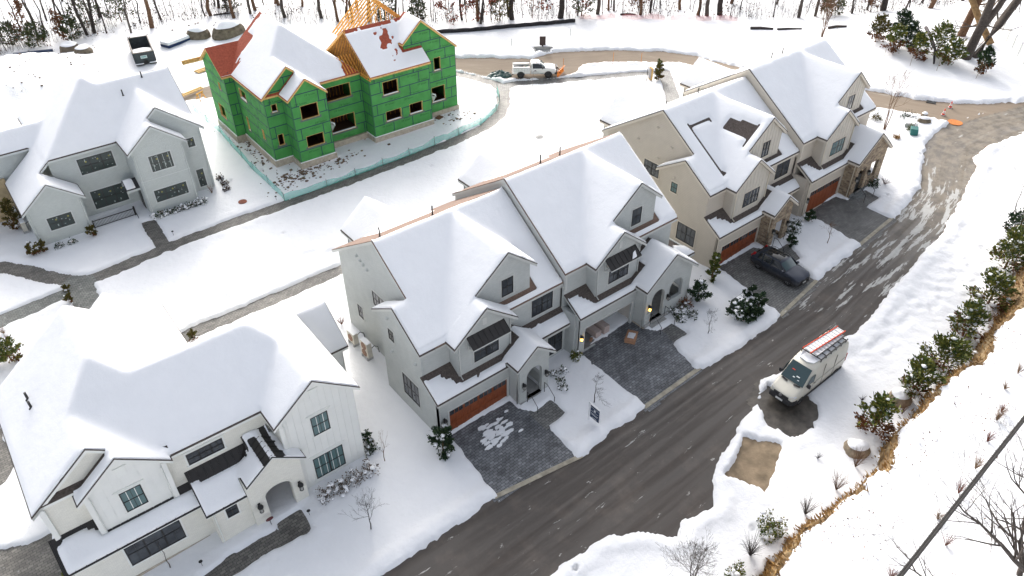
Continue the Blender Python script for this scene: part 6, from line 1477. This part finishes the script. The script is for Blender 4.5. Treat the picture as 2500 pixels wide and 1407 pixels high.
conifer('holly_bush','dark bush at the left corner of the wooden garage door',-.45,-1.05,2.1,.75,900,L_DARK,0,snow=10,prof=.5,ln=.2,wd=.06)
conifer('conifer','small dark pointed evergreen right of the arched window',23.6,-2.0,1.9,.75,700,L_DARK,0,snow=14,ln=.2)
conifer('conifer','tall narrow evergreen at the beige house corner',26.6,-1.0,2.7,.42,700,L_CEDAR,0,snow=5,ln=.22)
G = 'bushes round the utility box'
for a in ((24.35,-5.45,1.5,.95,'wide snowy bush left of the dark utility box',30),(25.2,-6.0,.9,.6,'low bush before the dark utility box',12),(26.1,-5.9,1.6,.5,'tall bush right of the dark utility box',8),(26.75,-4.6,1.2,.45,'bush behind the dark utility box',6)): conifer('evergreen_bush',a[4],a[0],a[1],a[2],a[3],700,L_DARK,0,snow=a[5],prof=.4,ln=.2,group=G)
conifer('conifer','small round evergreen with a snow ball by the porch of the beige house',35.6,-2.3,.95,.42,400,L_DARK,0,snow=3,ln=.16); conifer('conifer','small pointed evergreen between the two beige garages',39.7,-1.3,1.1,.42,420,L_DARK,0,snow=4,ln=.16)
shrub('bush','snowy dark bush beside the beige left porch',37.2,-1.3,.7,.6,L_DARK,300,16); shrub('bush','low snowy bush against the beige wall between garages',38.2,-.9,.6,.5,L_DARK,240,12)
shrub('bush','round dark bush by the far stone porch',49.2,-1.9,.75,.5,L_DARK,300,5); twigs('dry_shrub','dry leafless shrub by the far stone porch',50.4,-2.4,.8,.7,24,BARKB)
shrub('bush','snow loaded bush by the steps of the open garage side',21.3,-1.95,.6,.75,L_DARK,260,30); shrub('rust_bush','rust red bush under the arched window',22.5,-1.65,.75,.55,L_RUST,300,4); shrub('bush','small snowy bush left of the arched window steps',20.9,-2.6,.5,.4,L_DARK,150,12); shrub('bush','flat snow covered bush in the bed before the arched window',22.0,-2.85,.4,.45,L_DARK,140,10)
shrub('bush','small green bush at the wall between the grey garages',12.0,-.35,.5,.4,L_CEDAR,240,6)
for k,(x,y,lb) in enumerate(((9.6,-.5,'first of the snow mounds before the grey middle window'),(10.4,-.7,'second of the snow mounds before the grey middle window'),(9.6,-1.35,'snow mound nearest the grey left porch steps'),(9.3,-2.0,'snow mound beside the railing of the grey left porch'))): shrub('buried_bush',lb,x,y,.35,.35,L_DARK,60,9,'snow buried bushes')
G = 'flower bushes along the white wall'
for a in ((-8.05,1.15,'dry leafy bush nearest the white porch'),(-7.0,1.05,'second dry bush from the white porch'),(-6.0,1.0,'third dry bush from the white porch'),(-5.0,1.0,'last dry bush at the white wall corner')): shrub('dry_bush',a[2],a[0],a[1]-.25,.75,.6,L_RUST if False else m_leaf('dry_flower',[(.10,.07,.05),(.16,.12,.08),(.07,.05,.04)]),240,16,G,.1,.05)
conifer('evergreen_bush','thin dark bush behind the white house corner',-3.95,2.95,1.0,.35,300,L_DARK,0,snow=8,ln=.16); shrub('bush','dark snowy bush beyond the white house corner',-4.05,2.25,.5,.5,L_DARK,240,10)
bare_tree('weeping_tree','small bare weeping tree before the big white house window',-17.4,2.5,2.3,.035,2,1,.9,3,clear=.75,seed=5)
bare_tree('young_tree','bare young tree with round crown on the lawn by the yard sign',10.05,-4.35,2.4,.04,4,1,.6,3,BARKD,clear=.4,seed=11,group='young lawn trees'); bare_tree('young_tree','bare young tree on the lawn left of the utility box bushes',21.4,-4.95,2.1,.035,4,1,.6,3,BARKD,clear=.4,seed=12,group='young lawn trees')
bare_tree('young_tree','bare young tree on the lawn before the white house',-7.1,-2.95,2.7,.04,4,1,.6,3,BARKD,clear=.3,seed=13,group='young lawn trees'); bare_tree('young_tree','slim bare sapling between white and grey houses',-3.8,.85,2.6,.03,2,1,.22,2,BARKB,clear=.3,seed=14,group='young lawn trees')
bare_tree('young_tree','bare reddish young tree between the beige drives',38.0,-4.3,2.0,.035,4,1,.7,3,BARKB,clear=.4,seed=15,group='young lawn trees'); bare_tree('young_tree','bare young tree in the courtyard left of the beige gable',36.6,24.1,3.3,.035,3,1,.3,3,BARK,clear=.35,seed=16,group='young lawn trees')
bare_tree('sapling','thin bare sapling standing before the pickup truck',40.5,38.4,3.3,.022,1,1,.08,1,BARKB,clear=.5,seed=17)
bare_tree('birch','tall many stemmed birch by the far beige corner',60.4,3.5,5.6,.055,4,3,.4,3,BARKB,clear=.35,seed=18)
bare_tree('young_tree','leaning bare tree on the bank above the street bend',53.6,-12.7,4.6,.05,4,1,.45,3,BARK,clear=.35,seed=19,group='young lawn trees')
shrub('bush','yellow green bush behind the far stone porch',61.9,5.4,.6,.6,L_OLIVE,260,4); shrub('bush','dark sprawling bush on the corner by the vault',64.6,3.3,.6,.8,L_DARK,220,4); shrub('bush','green bush right behind the teal box',62.2,1.5,.7,.45,L_CEDAR,200,4); shrub('dry_bush','small tan grass ball on the corner lawn',59.6,1.6,.35,.3,L_GRASS,200,0,twig=False)
boulder(65.0,1.6,.7,.5,.6,'small boulder at the corner right of the teal box',21); boulder(65.9,2.1,.5,.4,.5,'smaller boulder behind the corner one',23)
G = 'bare shrubs along the ledge'
for a in ((16.3,-19.2,1.7,.8,40,'bare shrub in front of the ledge, middle one',BARKB),(18.7,-19.0,1.5,.6,40,'bare shrub beside the lower tan boulder',BARKB),(13.4,-19.0,1.6,.75,46,'bare shrub with fine twigs near the lower ledge',BARK),(8.7,-18.6,1.7,.8,60,'round bare shrub left of the evergreen ball',BARKD),(24.9,-18.6,1.2,.4,20,'few bare stems by the upper tan boulder',BARKB),(38.3,-18.0,1.4,.8,30,'bare stems between two cedars at the rock face',BARKB),(24.0,-16.2,.5,.35,16,'tiny dark shrub left of the boulder',BARKD),(17.5,-17.1,.5,.35,14,'tiny shrub on the slope below the boulder',BARKD)): twigs('bare_shrub',a[5],a[0],a[1],a[2],a[3],a[4],a[6],G)
bare_tree('bare_shrub','large fine bare bush cut by the bottom frame edge',4.8,-17.6,3.0,.03,4,5,.5,3,BARK,clear=.25,seed=25)
G = 'reddish shrubs on the plateau'
for i,a in enumerate(((29.2,-22.4,'uppermost small shrub on the plateau'),(24.1,-23.7,'big rust shrub on the plateau beside the cable'),(26.1,-23.3,'rust shrub above the big one'),(27.,-23.2,'topmost rust shrub of the row'),(31.3,-22.3,'shrub at the right frame edge on the plateau'),(19.2,-24.4,'rust tuft by the thin branch tips'),(16.7,-24.5,'small red tuft left of the cable'),(15.4,-25.6,'brown shrub just right of the cable'),(21.5,-24.2,'grey brown shrub above the cable'),(11.6,-24.7,'grassy shrub at the bottom edge left of the cable'))): twigs('red_shrub',a[2],a[0],a[1],.7+.3*(i%3),.45,30,REDT if i%2 else TAN,G); 
# big leafless trees rising from the plateau, bottom right
def crown(name, label, base, tip, r, seed, n=7, bl=2.6):
    g = np.random.default_rng(seed); B = Vector(base); T_ = Vector(tip); t = thing(name, label, 'tree', (B.x,B.y,gz(B.x,B.y)-.1), 0, 'leafless trees on the plateau'); d = T_-B; tr = MB(); br = MB(); pts = []; rad = []
    for i in range(9): q = d*(i/8)+Vector(g.normal(size=3)*.10*(i>0)); pts.append(tuple(q)); rad.append(max(.012,r*(1-.88*i/8)))
    tr.tube(pts, rad, 7, cap=False)
    for i in range(2,9):
        for _ in range(2): w = (d.normalized()*.8+Vector(g.normal(size=3)*.55)).normalized(); branches(br, pts[i], w, bl*(1.1-.6*i/8), rad[i]*.6, 3, g, .42, .1, 3, 4)
    tr.build('trunk', BARK, t, smooth=True, fix=False); br.build('branch', BARK, t, fix=False)
crown('bare_tree','leafless tree whose tips cross left of the cable',(11.9,-28.4,3.9),(9.2,-24.2,9.2),.09,31,bl=1.9)
crown('bare_tree','large leafless tree leaning across the cable',(16.6,-30.2,4.2),(12.6,-25.2,10.0),.17,32,bl=2.9)
crown('bare_tree','leafless tree with upright limbs at the right frame edge',(16.3,-28.9,4.2),(17.3,-26.0,11.5),.15,33,bl=2.7)
crown('bare_tree','leafless tree in the bottom right corner behind the others',(18.6,-29.6,4.3),(18.6,-26.6,11.0),.12,34,bl=2.4)
# big trunks, top right
def trunk(name, label, pts, r0, r1, bark, group=None):
    t = thing(name, label, 'tree', (pts[0][0],pts[0][1],gz(pts[0][0],pts[0][1])), 0, group); z0 = gz(pts[0][0],pts[0][1]); b = MB(); n = len(pts); q = [(p[0]-pts[0][0],p[1]-pts[0][1],p[2]) for p in pts]
    g = np.random.default_rng(int(pts[0][0]*10)); b.tube(q,[r0+(r1-r0)*i/(n-1) for i in range(n)],10,cap=False); b.build('trunk',bark,t,smooth=True,fix=False); c = MB()
    for i in range(1,n):
        for _ in range(2): branches(c,q[i],Vector(g.normal(size=3))+Vector((0,0,.6)),3.0,r1*.35,2,g,.5,.2,3)
    c.build('branch',bark,t,fix=False); return t
trunk('big_tree','thick brown trunk behind the forked pair at top right',[(91.1,10.6,0),(92.,10.5,4),(93.5,10.8,8),(95,11,13)],.55,.35,BARKB)
t = trunk('big_tree','large grey double trunk left of the leaning one at top right',[(84.2,6.6,0),(85.3,6.6,4),(86.4,6.9,8),(88.3,7.4,13)],.62,.32,BARK)
b = MB(); b.tube([(.7,0,3),(2.3,-.6,6),(4.2,-1.0,10),(6,-1.3,13)],[.42,.36,.3,.25],10,cap=False); b.build('limb',BARK,t,smooth=True,fix=False)
trunk('big_tree','large grey trunk leaning right beside the double one',[(85.4,6.1,0),(87.2,5.4,4),(89.2,4.7,8),(92,3.6,13)],.58,.36,BARK)
trunk('broken_tree','tan dead trunk leaning left across the grey ones',[(90.4,6.5,.3),(90.8,8.9,2.5),(91.3,12.,6),(91.8,15.5,10)],.45,.35,BARKT)
b = MB(); z = sz(85,10); b.tube([(79.6,8.3,sz(79.6,8.3)+.2),(81.4,9.4,z+.9),(84,11.4,z+1.3),(86.8,13.6,z+1.4)],[.12,.16,.2,.22],8); tag(b.build('bent_log',noisy('dark_wet_bark',(.05,.042,.045),.9,5,.3,.4),smooth=True),'dark curved fallen trunk over the cedar clump','log')
G = 'staked saplings on the far slope'
for i,(x,y) in enumerate(((81.2,20.7),(74.8,15.1),(75.3,12.6),(77.4,10.1),(78.3,7.2),(79.4,3.0),(77.9,17.5),(80.5,22.3))): bare_tree('sapling',('thin sapling leftmost on the far slope','thin forked sapling left of the brown cedar','thin sapling before the brown cedar','thin sapling before the dark snowy cedar','thin sapling before the golden cedar','thin sapling before the slim snowy cedar','thin sapling behind the forked one','thin sapling highest on the far slope')[i],x,y,2.3,.025,2,1,.25,2,TAN,clear=.4,seed=60+i,group=G)
bare_tree('bare_tree','fan shaped leafless tree behind the far beige roof ridge',81.3,24.6,5.0,.07,4,4,.3,3,BARKB,clear=.3,seed=70)
# hedge and balls round the pale house
conifer('arborvitae','tall dark arborvitae at the left corner of the pale house',-16.35,46.4,3.2,.6,900,L_OLIVE,.3,snow=4,prof=.6,ln=.22)
G = 'round evergreens at the pale house'
for a in ((-11.05,40.55,.95,.42,'round evergreen at the porch end of the pale house'),(-15.3,40.75,.95,.42,'right one of the two evergreens at the pale left corner'),(-16.15,40.75,1.1,.45,'left one of the two evergreens at the pale left corner')): conifer('evergreen_bush',a[4],a[0],a[1],a[2],a[3],420,L_OLIVE,.3,snow=3,prof=.45,ln=.15,group=G)
shrub('bush','small snowy shrub under the pale left window',-14.0,40.7,.4,.4,L_DARK,120,9); shrub('bush','second small snowy shrub under the pale left window',-12.9,40.6,.4,.4,L_DARK,120,9)
G = 'snowy hedge along the pale front'
for k in range(9):
    x = -5.4+k*.55; shrub('hedge_bush',('left end','second','third','fourth','middle','sixth','seventh','eighth','right end')[k]+' bush of the snowy hedge under the pale triple window',x,39.85-.02*k,.5 if k%2 else .42,.36 if k not in (0,8) else .55,L_DARK,120,14,G)
for a in ((2.15,43.1,'dark ball nearest the woods right of the pale house'),(2.1,41.75,'middle dark ball right of the pale house'),(1.75,40.6,'dark ball nearest the walk right of the pale house')): shrub('ball_bush',a[2],a[0],a[1],.4,.35,m_leaf('plum_leaf',[(.06,.03,.02),(.09,.05,.03),(.04,.025,.02)]),160,4,'dark balls right of the pale house')
twigs('dry_shrub','small leafless shrub under the narrow pale window',.4,40.9,1.1,.5,22,BARKB)
for a in ((-15.15,33.75,.65,.27,'brown bush at the upper walk corner'),(-15.35,31.65,.75,.28,'brown snow topped bush at the lower walk corner'),(-9.1,20.7,.85,.30,'brown snow topped bush behind the white house ridge')): conifer('evergreen_bush',a[4],a[0],a[1],a[2],a[3],320,L_OLIVE,.7,snow=3,prof=.4,ln=.13,group='brown bushes at the walks')
conifer('arborvitae','broad arborvitae beside the white house left rake',-20.7,27.1,1.9,.75,900,L_CEDAR,.3,snow=3,prof=.45,ln=.2); conifer('arborvitae','arborvitae cut by the left frame edge',-22.0,27.3,1.9,.6,600,L_OLIVE,.5,snow=3,prof=.45,ln=.2)
for a in ((-20.5,30.9,'leafless shrub nearest the walk at the left edge'),(-20.5,29.7,'middle leafless shrub at the left edge'),(-20.4,28.7,'leafless shrub beside the broad arborvitae')): twigs('dry_shrub',a[2],a[0],a[1],.8,.55,26,TAN,'leafless shrubs at the left edge')
conifer('evergreen_bush','dark bush behind the white house left corner',-22.1,5.6,1.2,.4,300,L_CEDAR,0,snow=2,ln=.16)
twigs('dry_shrub','reddish grass clump at the rear corner of the grey house',.6,14.6,.9,.5,30,REDT); conifer('evergreen_bush','round evergreen beside the notice board',54.9,30.6,1.9,.55,600,L_OLIVE,.1,snow=3,prof=.45,ln=.2); conifer('evergreen_bush','pointed evergreen behind the round one at the notice board',55.6,31.3,2.2,.45,500,L_CEDAR,.1,snow=2,prof=.6,ln=.2)
# dry grass on the rock rim: nobody could count it
b = MB(); P = []; D = []
tries = 0
while len(P) < 3800 and tries < 60000:
    tries += 1; x = rng.uniform(2,60); d0 = float(np.interp(x,EDGE[:,0],EDGE[:,1])); y = d0+rng.normal()*.8; ed = float(edge_d(np.array([x]),np.array([y]))[0]); rag = .3+.5*math.exp(-((x-7)/3.5)**2)+.5*math.exp(-((x-41)/4)**2)
    if abs(ed-.3) < rag+abs(rng.normal())*.15: P.append((x,y,gz(x,y)+.05)); D.append((rng.normal()*.7,.5+rng.normal()*.6,.5))
cards(b,P,D,.34,.05); tag(b.build('dry_grass',L_GRASS,fix=False),'tufts of dry tan grass hanging over the rock rim','grass',kind='stuff')
b = MB(); P = []; D = []
for k in range(900):
    x = rng.uniform(5,36); y = float(np.interp(x,EDGE[:,0],EDGE[:,1]))-1-abs(rng.normal())*3.2
    if vnoise(np.array([x]),np.array([y]),1.6,33,2)[0] > .08: P.append((x,y,sz(x,y)-.02)); D.append((rng.normal(),rng.normal(),.8))
cards(b,P,D,.14,.035); tag(b.build('grass_stubble',L_RUST,fix=False),'brown stubble poking through the plateau snow','grass',kind='stuff')
b = MB()
for cx, cy, sx_, sy_, n in ((8.3,38.3,1.8,1.0,150),(7.2,46.5,.6,4,70),(13,38.6,2,.5,60),(29.5,39.4,1.2,.8,40),(22,45,.1,.1,0),(-7,83,5,4,90),(10,92,8,2,50)):
    for k in range(n):
        x = cx+rng.normal()*sx_; y = cy+rng.normal()*sy_; s = .04+.10*rng.random()**2; z = sz(x,y); b.box(x-s,x+s,y-s*.8,y+s*.8,z-.04,z+s*.8)
tag(b.build('soil_clods',SOILM),'dark clods of soil scattered on the trodden snow','soil',kind='stuff')

# ---------------------------------------------------------------- the wood behind
FL = [(-40,118),(-12,97),(0,95),(12,94),(21,92),(28,82),(38,72),(49,63),(58,58),(66,53.5),(78,42),(86,34.5),(95,26),(101,20),(120,8)]
fx, fy = zip(*FL)
def behind(x, m): return float(np.interp(x, fx, fy))+m
def tree_proto(seed, h, r, depth, nsub, spread, bark, clear, leaf=None, nleaf=0, lean=.04):
    g = np.random.default_rng(seed); t = bpy.data.objects.new('forest_tree', None); col.objects.link(t); tr = MB(); br = MB(); m = 8; pts = []; rad = []
    lx, ly = g.normal(size=2)*lean*h
    for i in range(m+1): pts.append((lx*i/m+g.normal()*.012*h*(i>0), ly*i/m+g.normal()*.012*h*(i>0), h*i/m-.3*(i==0))); rad.append(max(.015, r*(1-.85*i/m)))
    tr.tube(pts, rad, 6, cap=False)
    for i in range(1, m+1):
        if i/m < clear: continue
        for _ in range(2): branches(br, pts[i], Vector(g.normal(size=3)*spread)+Vector((0,0,.45)), h*.22*(1.3-i/m), rad[i]*.5, depth, g, .5, .15, nsub)
    tr.build('trunk', bark, t, smooth=True, fix=False)
    if br.v: br.build('branch', bark, t, fix=False)
    if nleaf:
        V = np.array(br.v); V = V[V[:,2] < 9]; P = V[g.integers(len(V), size=nleaf)]; l = MB(); cards(l, P+g.normal(size=P.shape)*.12, g.normal(size=P.shape), .26, .11); l.build('leaf', leaf, t, fix=False)
    return t
PR = {'bare': [tree_proto(100+i, 9+2*(i%3), .11+.05*(i%4), 1, 2, .6, (BARKD,BARK,BARKD,BARKB)[i%4], .3+.1*(i%3)) for i in range(6)],
      'thin': [tree_proto(120+i, 6.5+i, .055, 1, 2, .5, BARKD, .3) for i in range(4)],
      'thick': [tree_proto(130+i, 12, .30+.06*i, 1, 2, .6, (BARK,BARKB,BARKD)[i], .45) for i in range(3)],
      'red': [tree_proto(140+i, 5.5+i, .07, 2, 3, .8, BARKB, .15, L_RED, 700) for i in range(2)],
      'rust': [tree_proto(144+i, 4.5+i, .07, 2, 3, .8, BARKB, .1, L_RUST, 600) for i in range(2)]}
LB = {'bare':'slender bare forest tree with dark bark','thin':'thin bare pole tree in the wood','thick':'thick bare forest trunk','red':'young oak holding red leaves in the wood','rust':'young beech holding rust brown leaves in the wood'}
GR = {k: 'forest trees: '+v for k, v in LB.items()}
used = {}
def plant(kind, x, y, i=None):
    L = PR[kind]; i = int(rng.integers(len(L))) if i is None else i; p = L[i]; z = sz(x,y)-.1; k = (kind, i)
    if k not in used:
        used[k] = 1; o = p; o.location = (x,y,z); o.rotation_euler = (0,0,rng.random()*6.28)
    else: o = dup(p, (x,y,z), rng.random()*6.28, .85+.35*rng.random())
    tag(o, LB[kind], 'tree', GR[kind])
MAIN = [('thick',11.9,93.8),('bare',8.8,93.7),('thick',20.9,93.3),('bare',0.6,98.),('bare',-2.6,99.5),('bare',4.5,97),('thick',29.3,84.5),('thick',38.5,74.8),('thick',33.5,80.5),('bare',43.,72.),('thick',26.,90.),('bare',50.6,62.6),('thick',55.5,61.),('thick',61.5,56.8),('bare',64.2,55.8),('thick',67.0,54.3),('bare',71.8,49.8),('bare',73.3,49.),('thick',79.2,42.8),('thick',81,41.8),('bare',86.3,35.9),('thick',88.8,33.2),('thick',90.6,31.6),('bare',94.4,27.9),('thick',97.6,24.9),('bare',99.5,22.6),('thick',101.5,20.),('red',49.5,64.5),('red',53.,62.8),('red',47.2,66.5),('red',64.8,56.8),('rust',72.,50.5),('rust',92.,31.5),('rust',97.,26.5),('rust',-4.,99),('rust',0.2,96.5),('red',58.2,59.5)]
for k, x, y in MAIN: plant(k, x, y)
n = 0
while n < 210:
    x = rng.uniform(-14, 108); m = abs(rng.normal())*(13 if x < 30 else 9)+.8
    if x > 60 and rng.random() < .35: continue
    plant('thin' if rng.random() < .5 else 'bare', x, behind(x, m)); n += 1
for i,(x,y,h,r,lb) in enumerate(((4.5,100.,5.,2.1,'open young pine among the trunks above the dumpster'),(9.2,99.5,4.6,1.8,'open young pine right of the one above the dumpster'),(1.5,96.2,3.2,1.2,'small thin pine at the wood edge above the snow heaps'),(-3.2,96.6,3.,1.6,'tangled dark pine at the left wood edge'),(24.5,93.5,3.6,1.5,'pine between the two green house gables'),(40.2,72.9,4.4,1.6,'pine just left of the bare rafters'),(44.6,70.5,3.2,1.3,'pine behind the bare rafters'),(53.8,61.9,5.4,1.4,'yellow green pine at the wood edge beyond the sock'),(64.6,55.3,5.2,1.5,'dark pine above the red netting'),(92.6,30.2,3.4,1.6,'drooping pine behind the far slope'),(-6.,99.5,3.,1.6,'dark pine leftmost in the wood'))): conifer('young_pine',lb,x,y,h,r,520,L_PINE if i != 7 else L_OLIVE,.05,snow=10,prof=.6,ln=.42,wd=.08,group='young pines in the wood')
# undergrowth: brush and saplings nobody could count
b = MB(); n = 0
while n < 5200:
    x = rng.uniform(-20,112); m = abs(rng.normal())*9-.5; y = behind(x, m)
    if vnoise(np.array([x]),np.array([y]),5.,51,2)[0] < -.08: continue
    n += 1; h = .5+rng.random()**2*3.2; z = sz(x,y); dx, dy = rng.normal(size=2)*.16*h; b.tube([(x,y,z-.05),(x+dx*.5,y+dy*.5,z+h*.55),(x+dx*1.3,y+dy*1.3,z+h)],[.016,.012,.005],3,cap=False)
    if rng.random() < .6: ex, ey = rng.normal(size=2)*.3*h; b.tube([(x+dx*.5,y+dy*.5,z+h*.5),(x+ex,y+ey,z+h*.85)],[.01,.004],3,cap=False)
tag(b.build('undergrowth',BARKD,fix=False),'leafless brush and saplings over the forest floor','undergrowth',kind='stuff')
b = MB(); P = []; D = []
for k in range(5200):
    x = rng.uniform(-20,112); y = behind(x, abs(rng.normal())*8)
    if vnoise(np.array([x]),np.array([y]),3.5,52,2)[0] > .02: P.append((x,y,sz(x,y)+rng.random()**2*1.2)); D.append(rng.normal(size=3))
cards(b,P,D,.24,.09); tag(b.build('dead_leaves',m_leaf('brown_leaf',[(.10,.06,.04),(.06,.045,.035),(.16,.07,.04),(.05,.05,.03)]),fix=False),'dead leaves and weeds showing through the forest snow','leaves',kind='stuff')
def netting():
    t = thing('safety_netting','torn red safety netting along the wood edge','fence'); M = mat('red_net',(.62,.10,.10),.6); nt_ = NT(M); tr = nt_.n('ShaderNodeBsdfTransparent'); mx = nt_.n('ShaderNodeMixShader'); mx.inputs[0].default_value = .3; nt_.l(tr.outputs[0],mx.inputs[1]); nt_.l(nt_.p.outputs[0],mx.inputs[2]); nt_.l(mx.outputs[0],[q for q in nt_.t.nodes if q.type == 'OUTPUT_MATERIAL'][0].inputs[0])
    b = MB(); pr = None
    for k in range(60):
        x = 63+k*.3; y = behind(x,-.9)+.3*math.sin(k*.5); z = sz(x,y); h = .45+.35*abs(math.sin(k*.37))
        if pr and k%17 > 1: b.poly([(*pr[:2],pr[2]),(x,y,z),(x,y,z+h),(*pr[:2],pr[2]+pr[3])])
        pr = (x,y,z,h)
    b.build('net', M, t, fix=False)
netting()

# ---------------------------------------------------------------- camera, sun, sky
cd = bpy.data.cameras.new('camera'); cam = bpy.data.objects.new('camera', cd); col.objects.link(cam); scene.camera = cam
cd.sensor_fit = 'HORIZONTAL'; cd.sensor_width = 36; cd.lens = 1839.35/2500*36; cd.clip_start = .5; cd.clip_end = 4000
cam.location = (-17.32,-29.22,39.20)
yaw, pit, rol = .678, .662, -.002
fw = Vector((math.sin(yaw)*math.cos(pit), math.cos(yaw)*math.cos(pit), -math.sin(pit))); rt = Vector((math.cos(yaw), -math.sin(yaw), 0)); up = rt.cross(fw)
r2 = rt*math.cos(rol)+up*math.sin(rol); u2 = -rt*math.sin(rol)+up*math.cos(rol)
cam.rotation_euler = Matrix((r2, u2, -fw)).transposed().to_euler()
AZ, EL = R(63), R(24)
sd = bpy.data.lights.new('sun','SUN'); sun = bpy.data.objects.new('sun', sd); col.objects.link(sun)
sd.energy = .5; sd.angle = R(4); sd.color = (1,.95,.88)
dv = Vector((math.cos(AZ)*math.cos(EL), math.sin(AZ)*math.cos(EL), math.sin(EL))); sun.rotation_euler = dv.to_track_quat('Z','Y').to_euler()
wd = bpy.data.worlds.new('World'); scene.world = wd; wd.use_nodes = True; nt = wd.node_tree
bg = nt.nodes['Background']; sk = nt.nodes.new('ShaderNodeTexSky'); sk.sky_type = 'NISHITA'; sk.sun_disc = False
sk.sun_elevation = EL; sk.sun_rotation = math.pi/2-AZ; sk.air_density = .7; sk.dust_density = 6.; sk.ozone_density = 1.0; sk.altitude = 50
hs = nt.nodes.new('ShaderNodeHueSaturation'); hs.inputs['Saturation'].default_value = .38; nt.links.new(sk.outputs[0], hs.inputs['Color']); nt.links.new(hs.outputs['Color'], bg.inputs['Color']); bg.inputs['Strength'].default_value = .15
scene.view_settings.view_transform = 'Standard'; scene.view_settings.look = 'None'; scene.view_settings.gamma = 1; scene.view_settings.use_curve_mapping = False
scene.view_settings.exposure = 1.46
scene.cycles.max_bounces = 6; scene.cycles.diffuse_bounces = 3; scene.cycles.glossy_bounces = 2; scene.cycles.transmission_bounces = 4; scene.cycles.transparent_max_bounces = 8
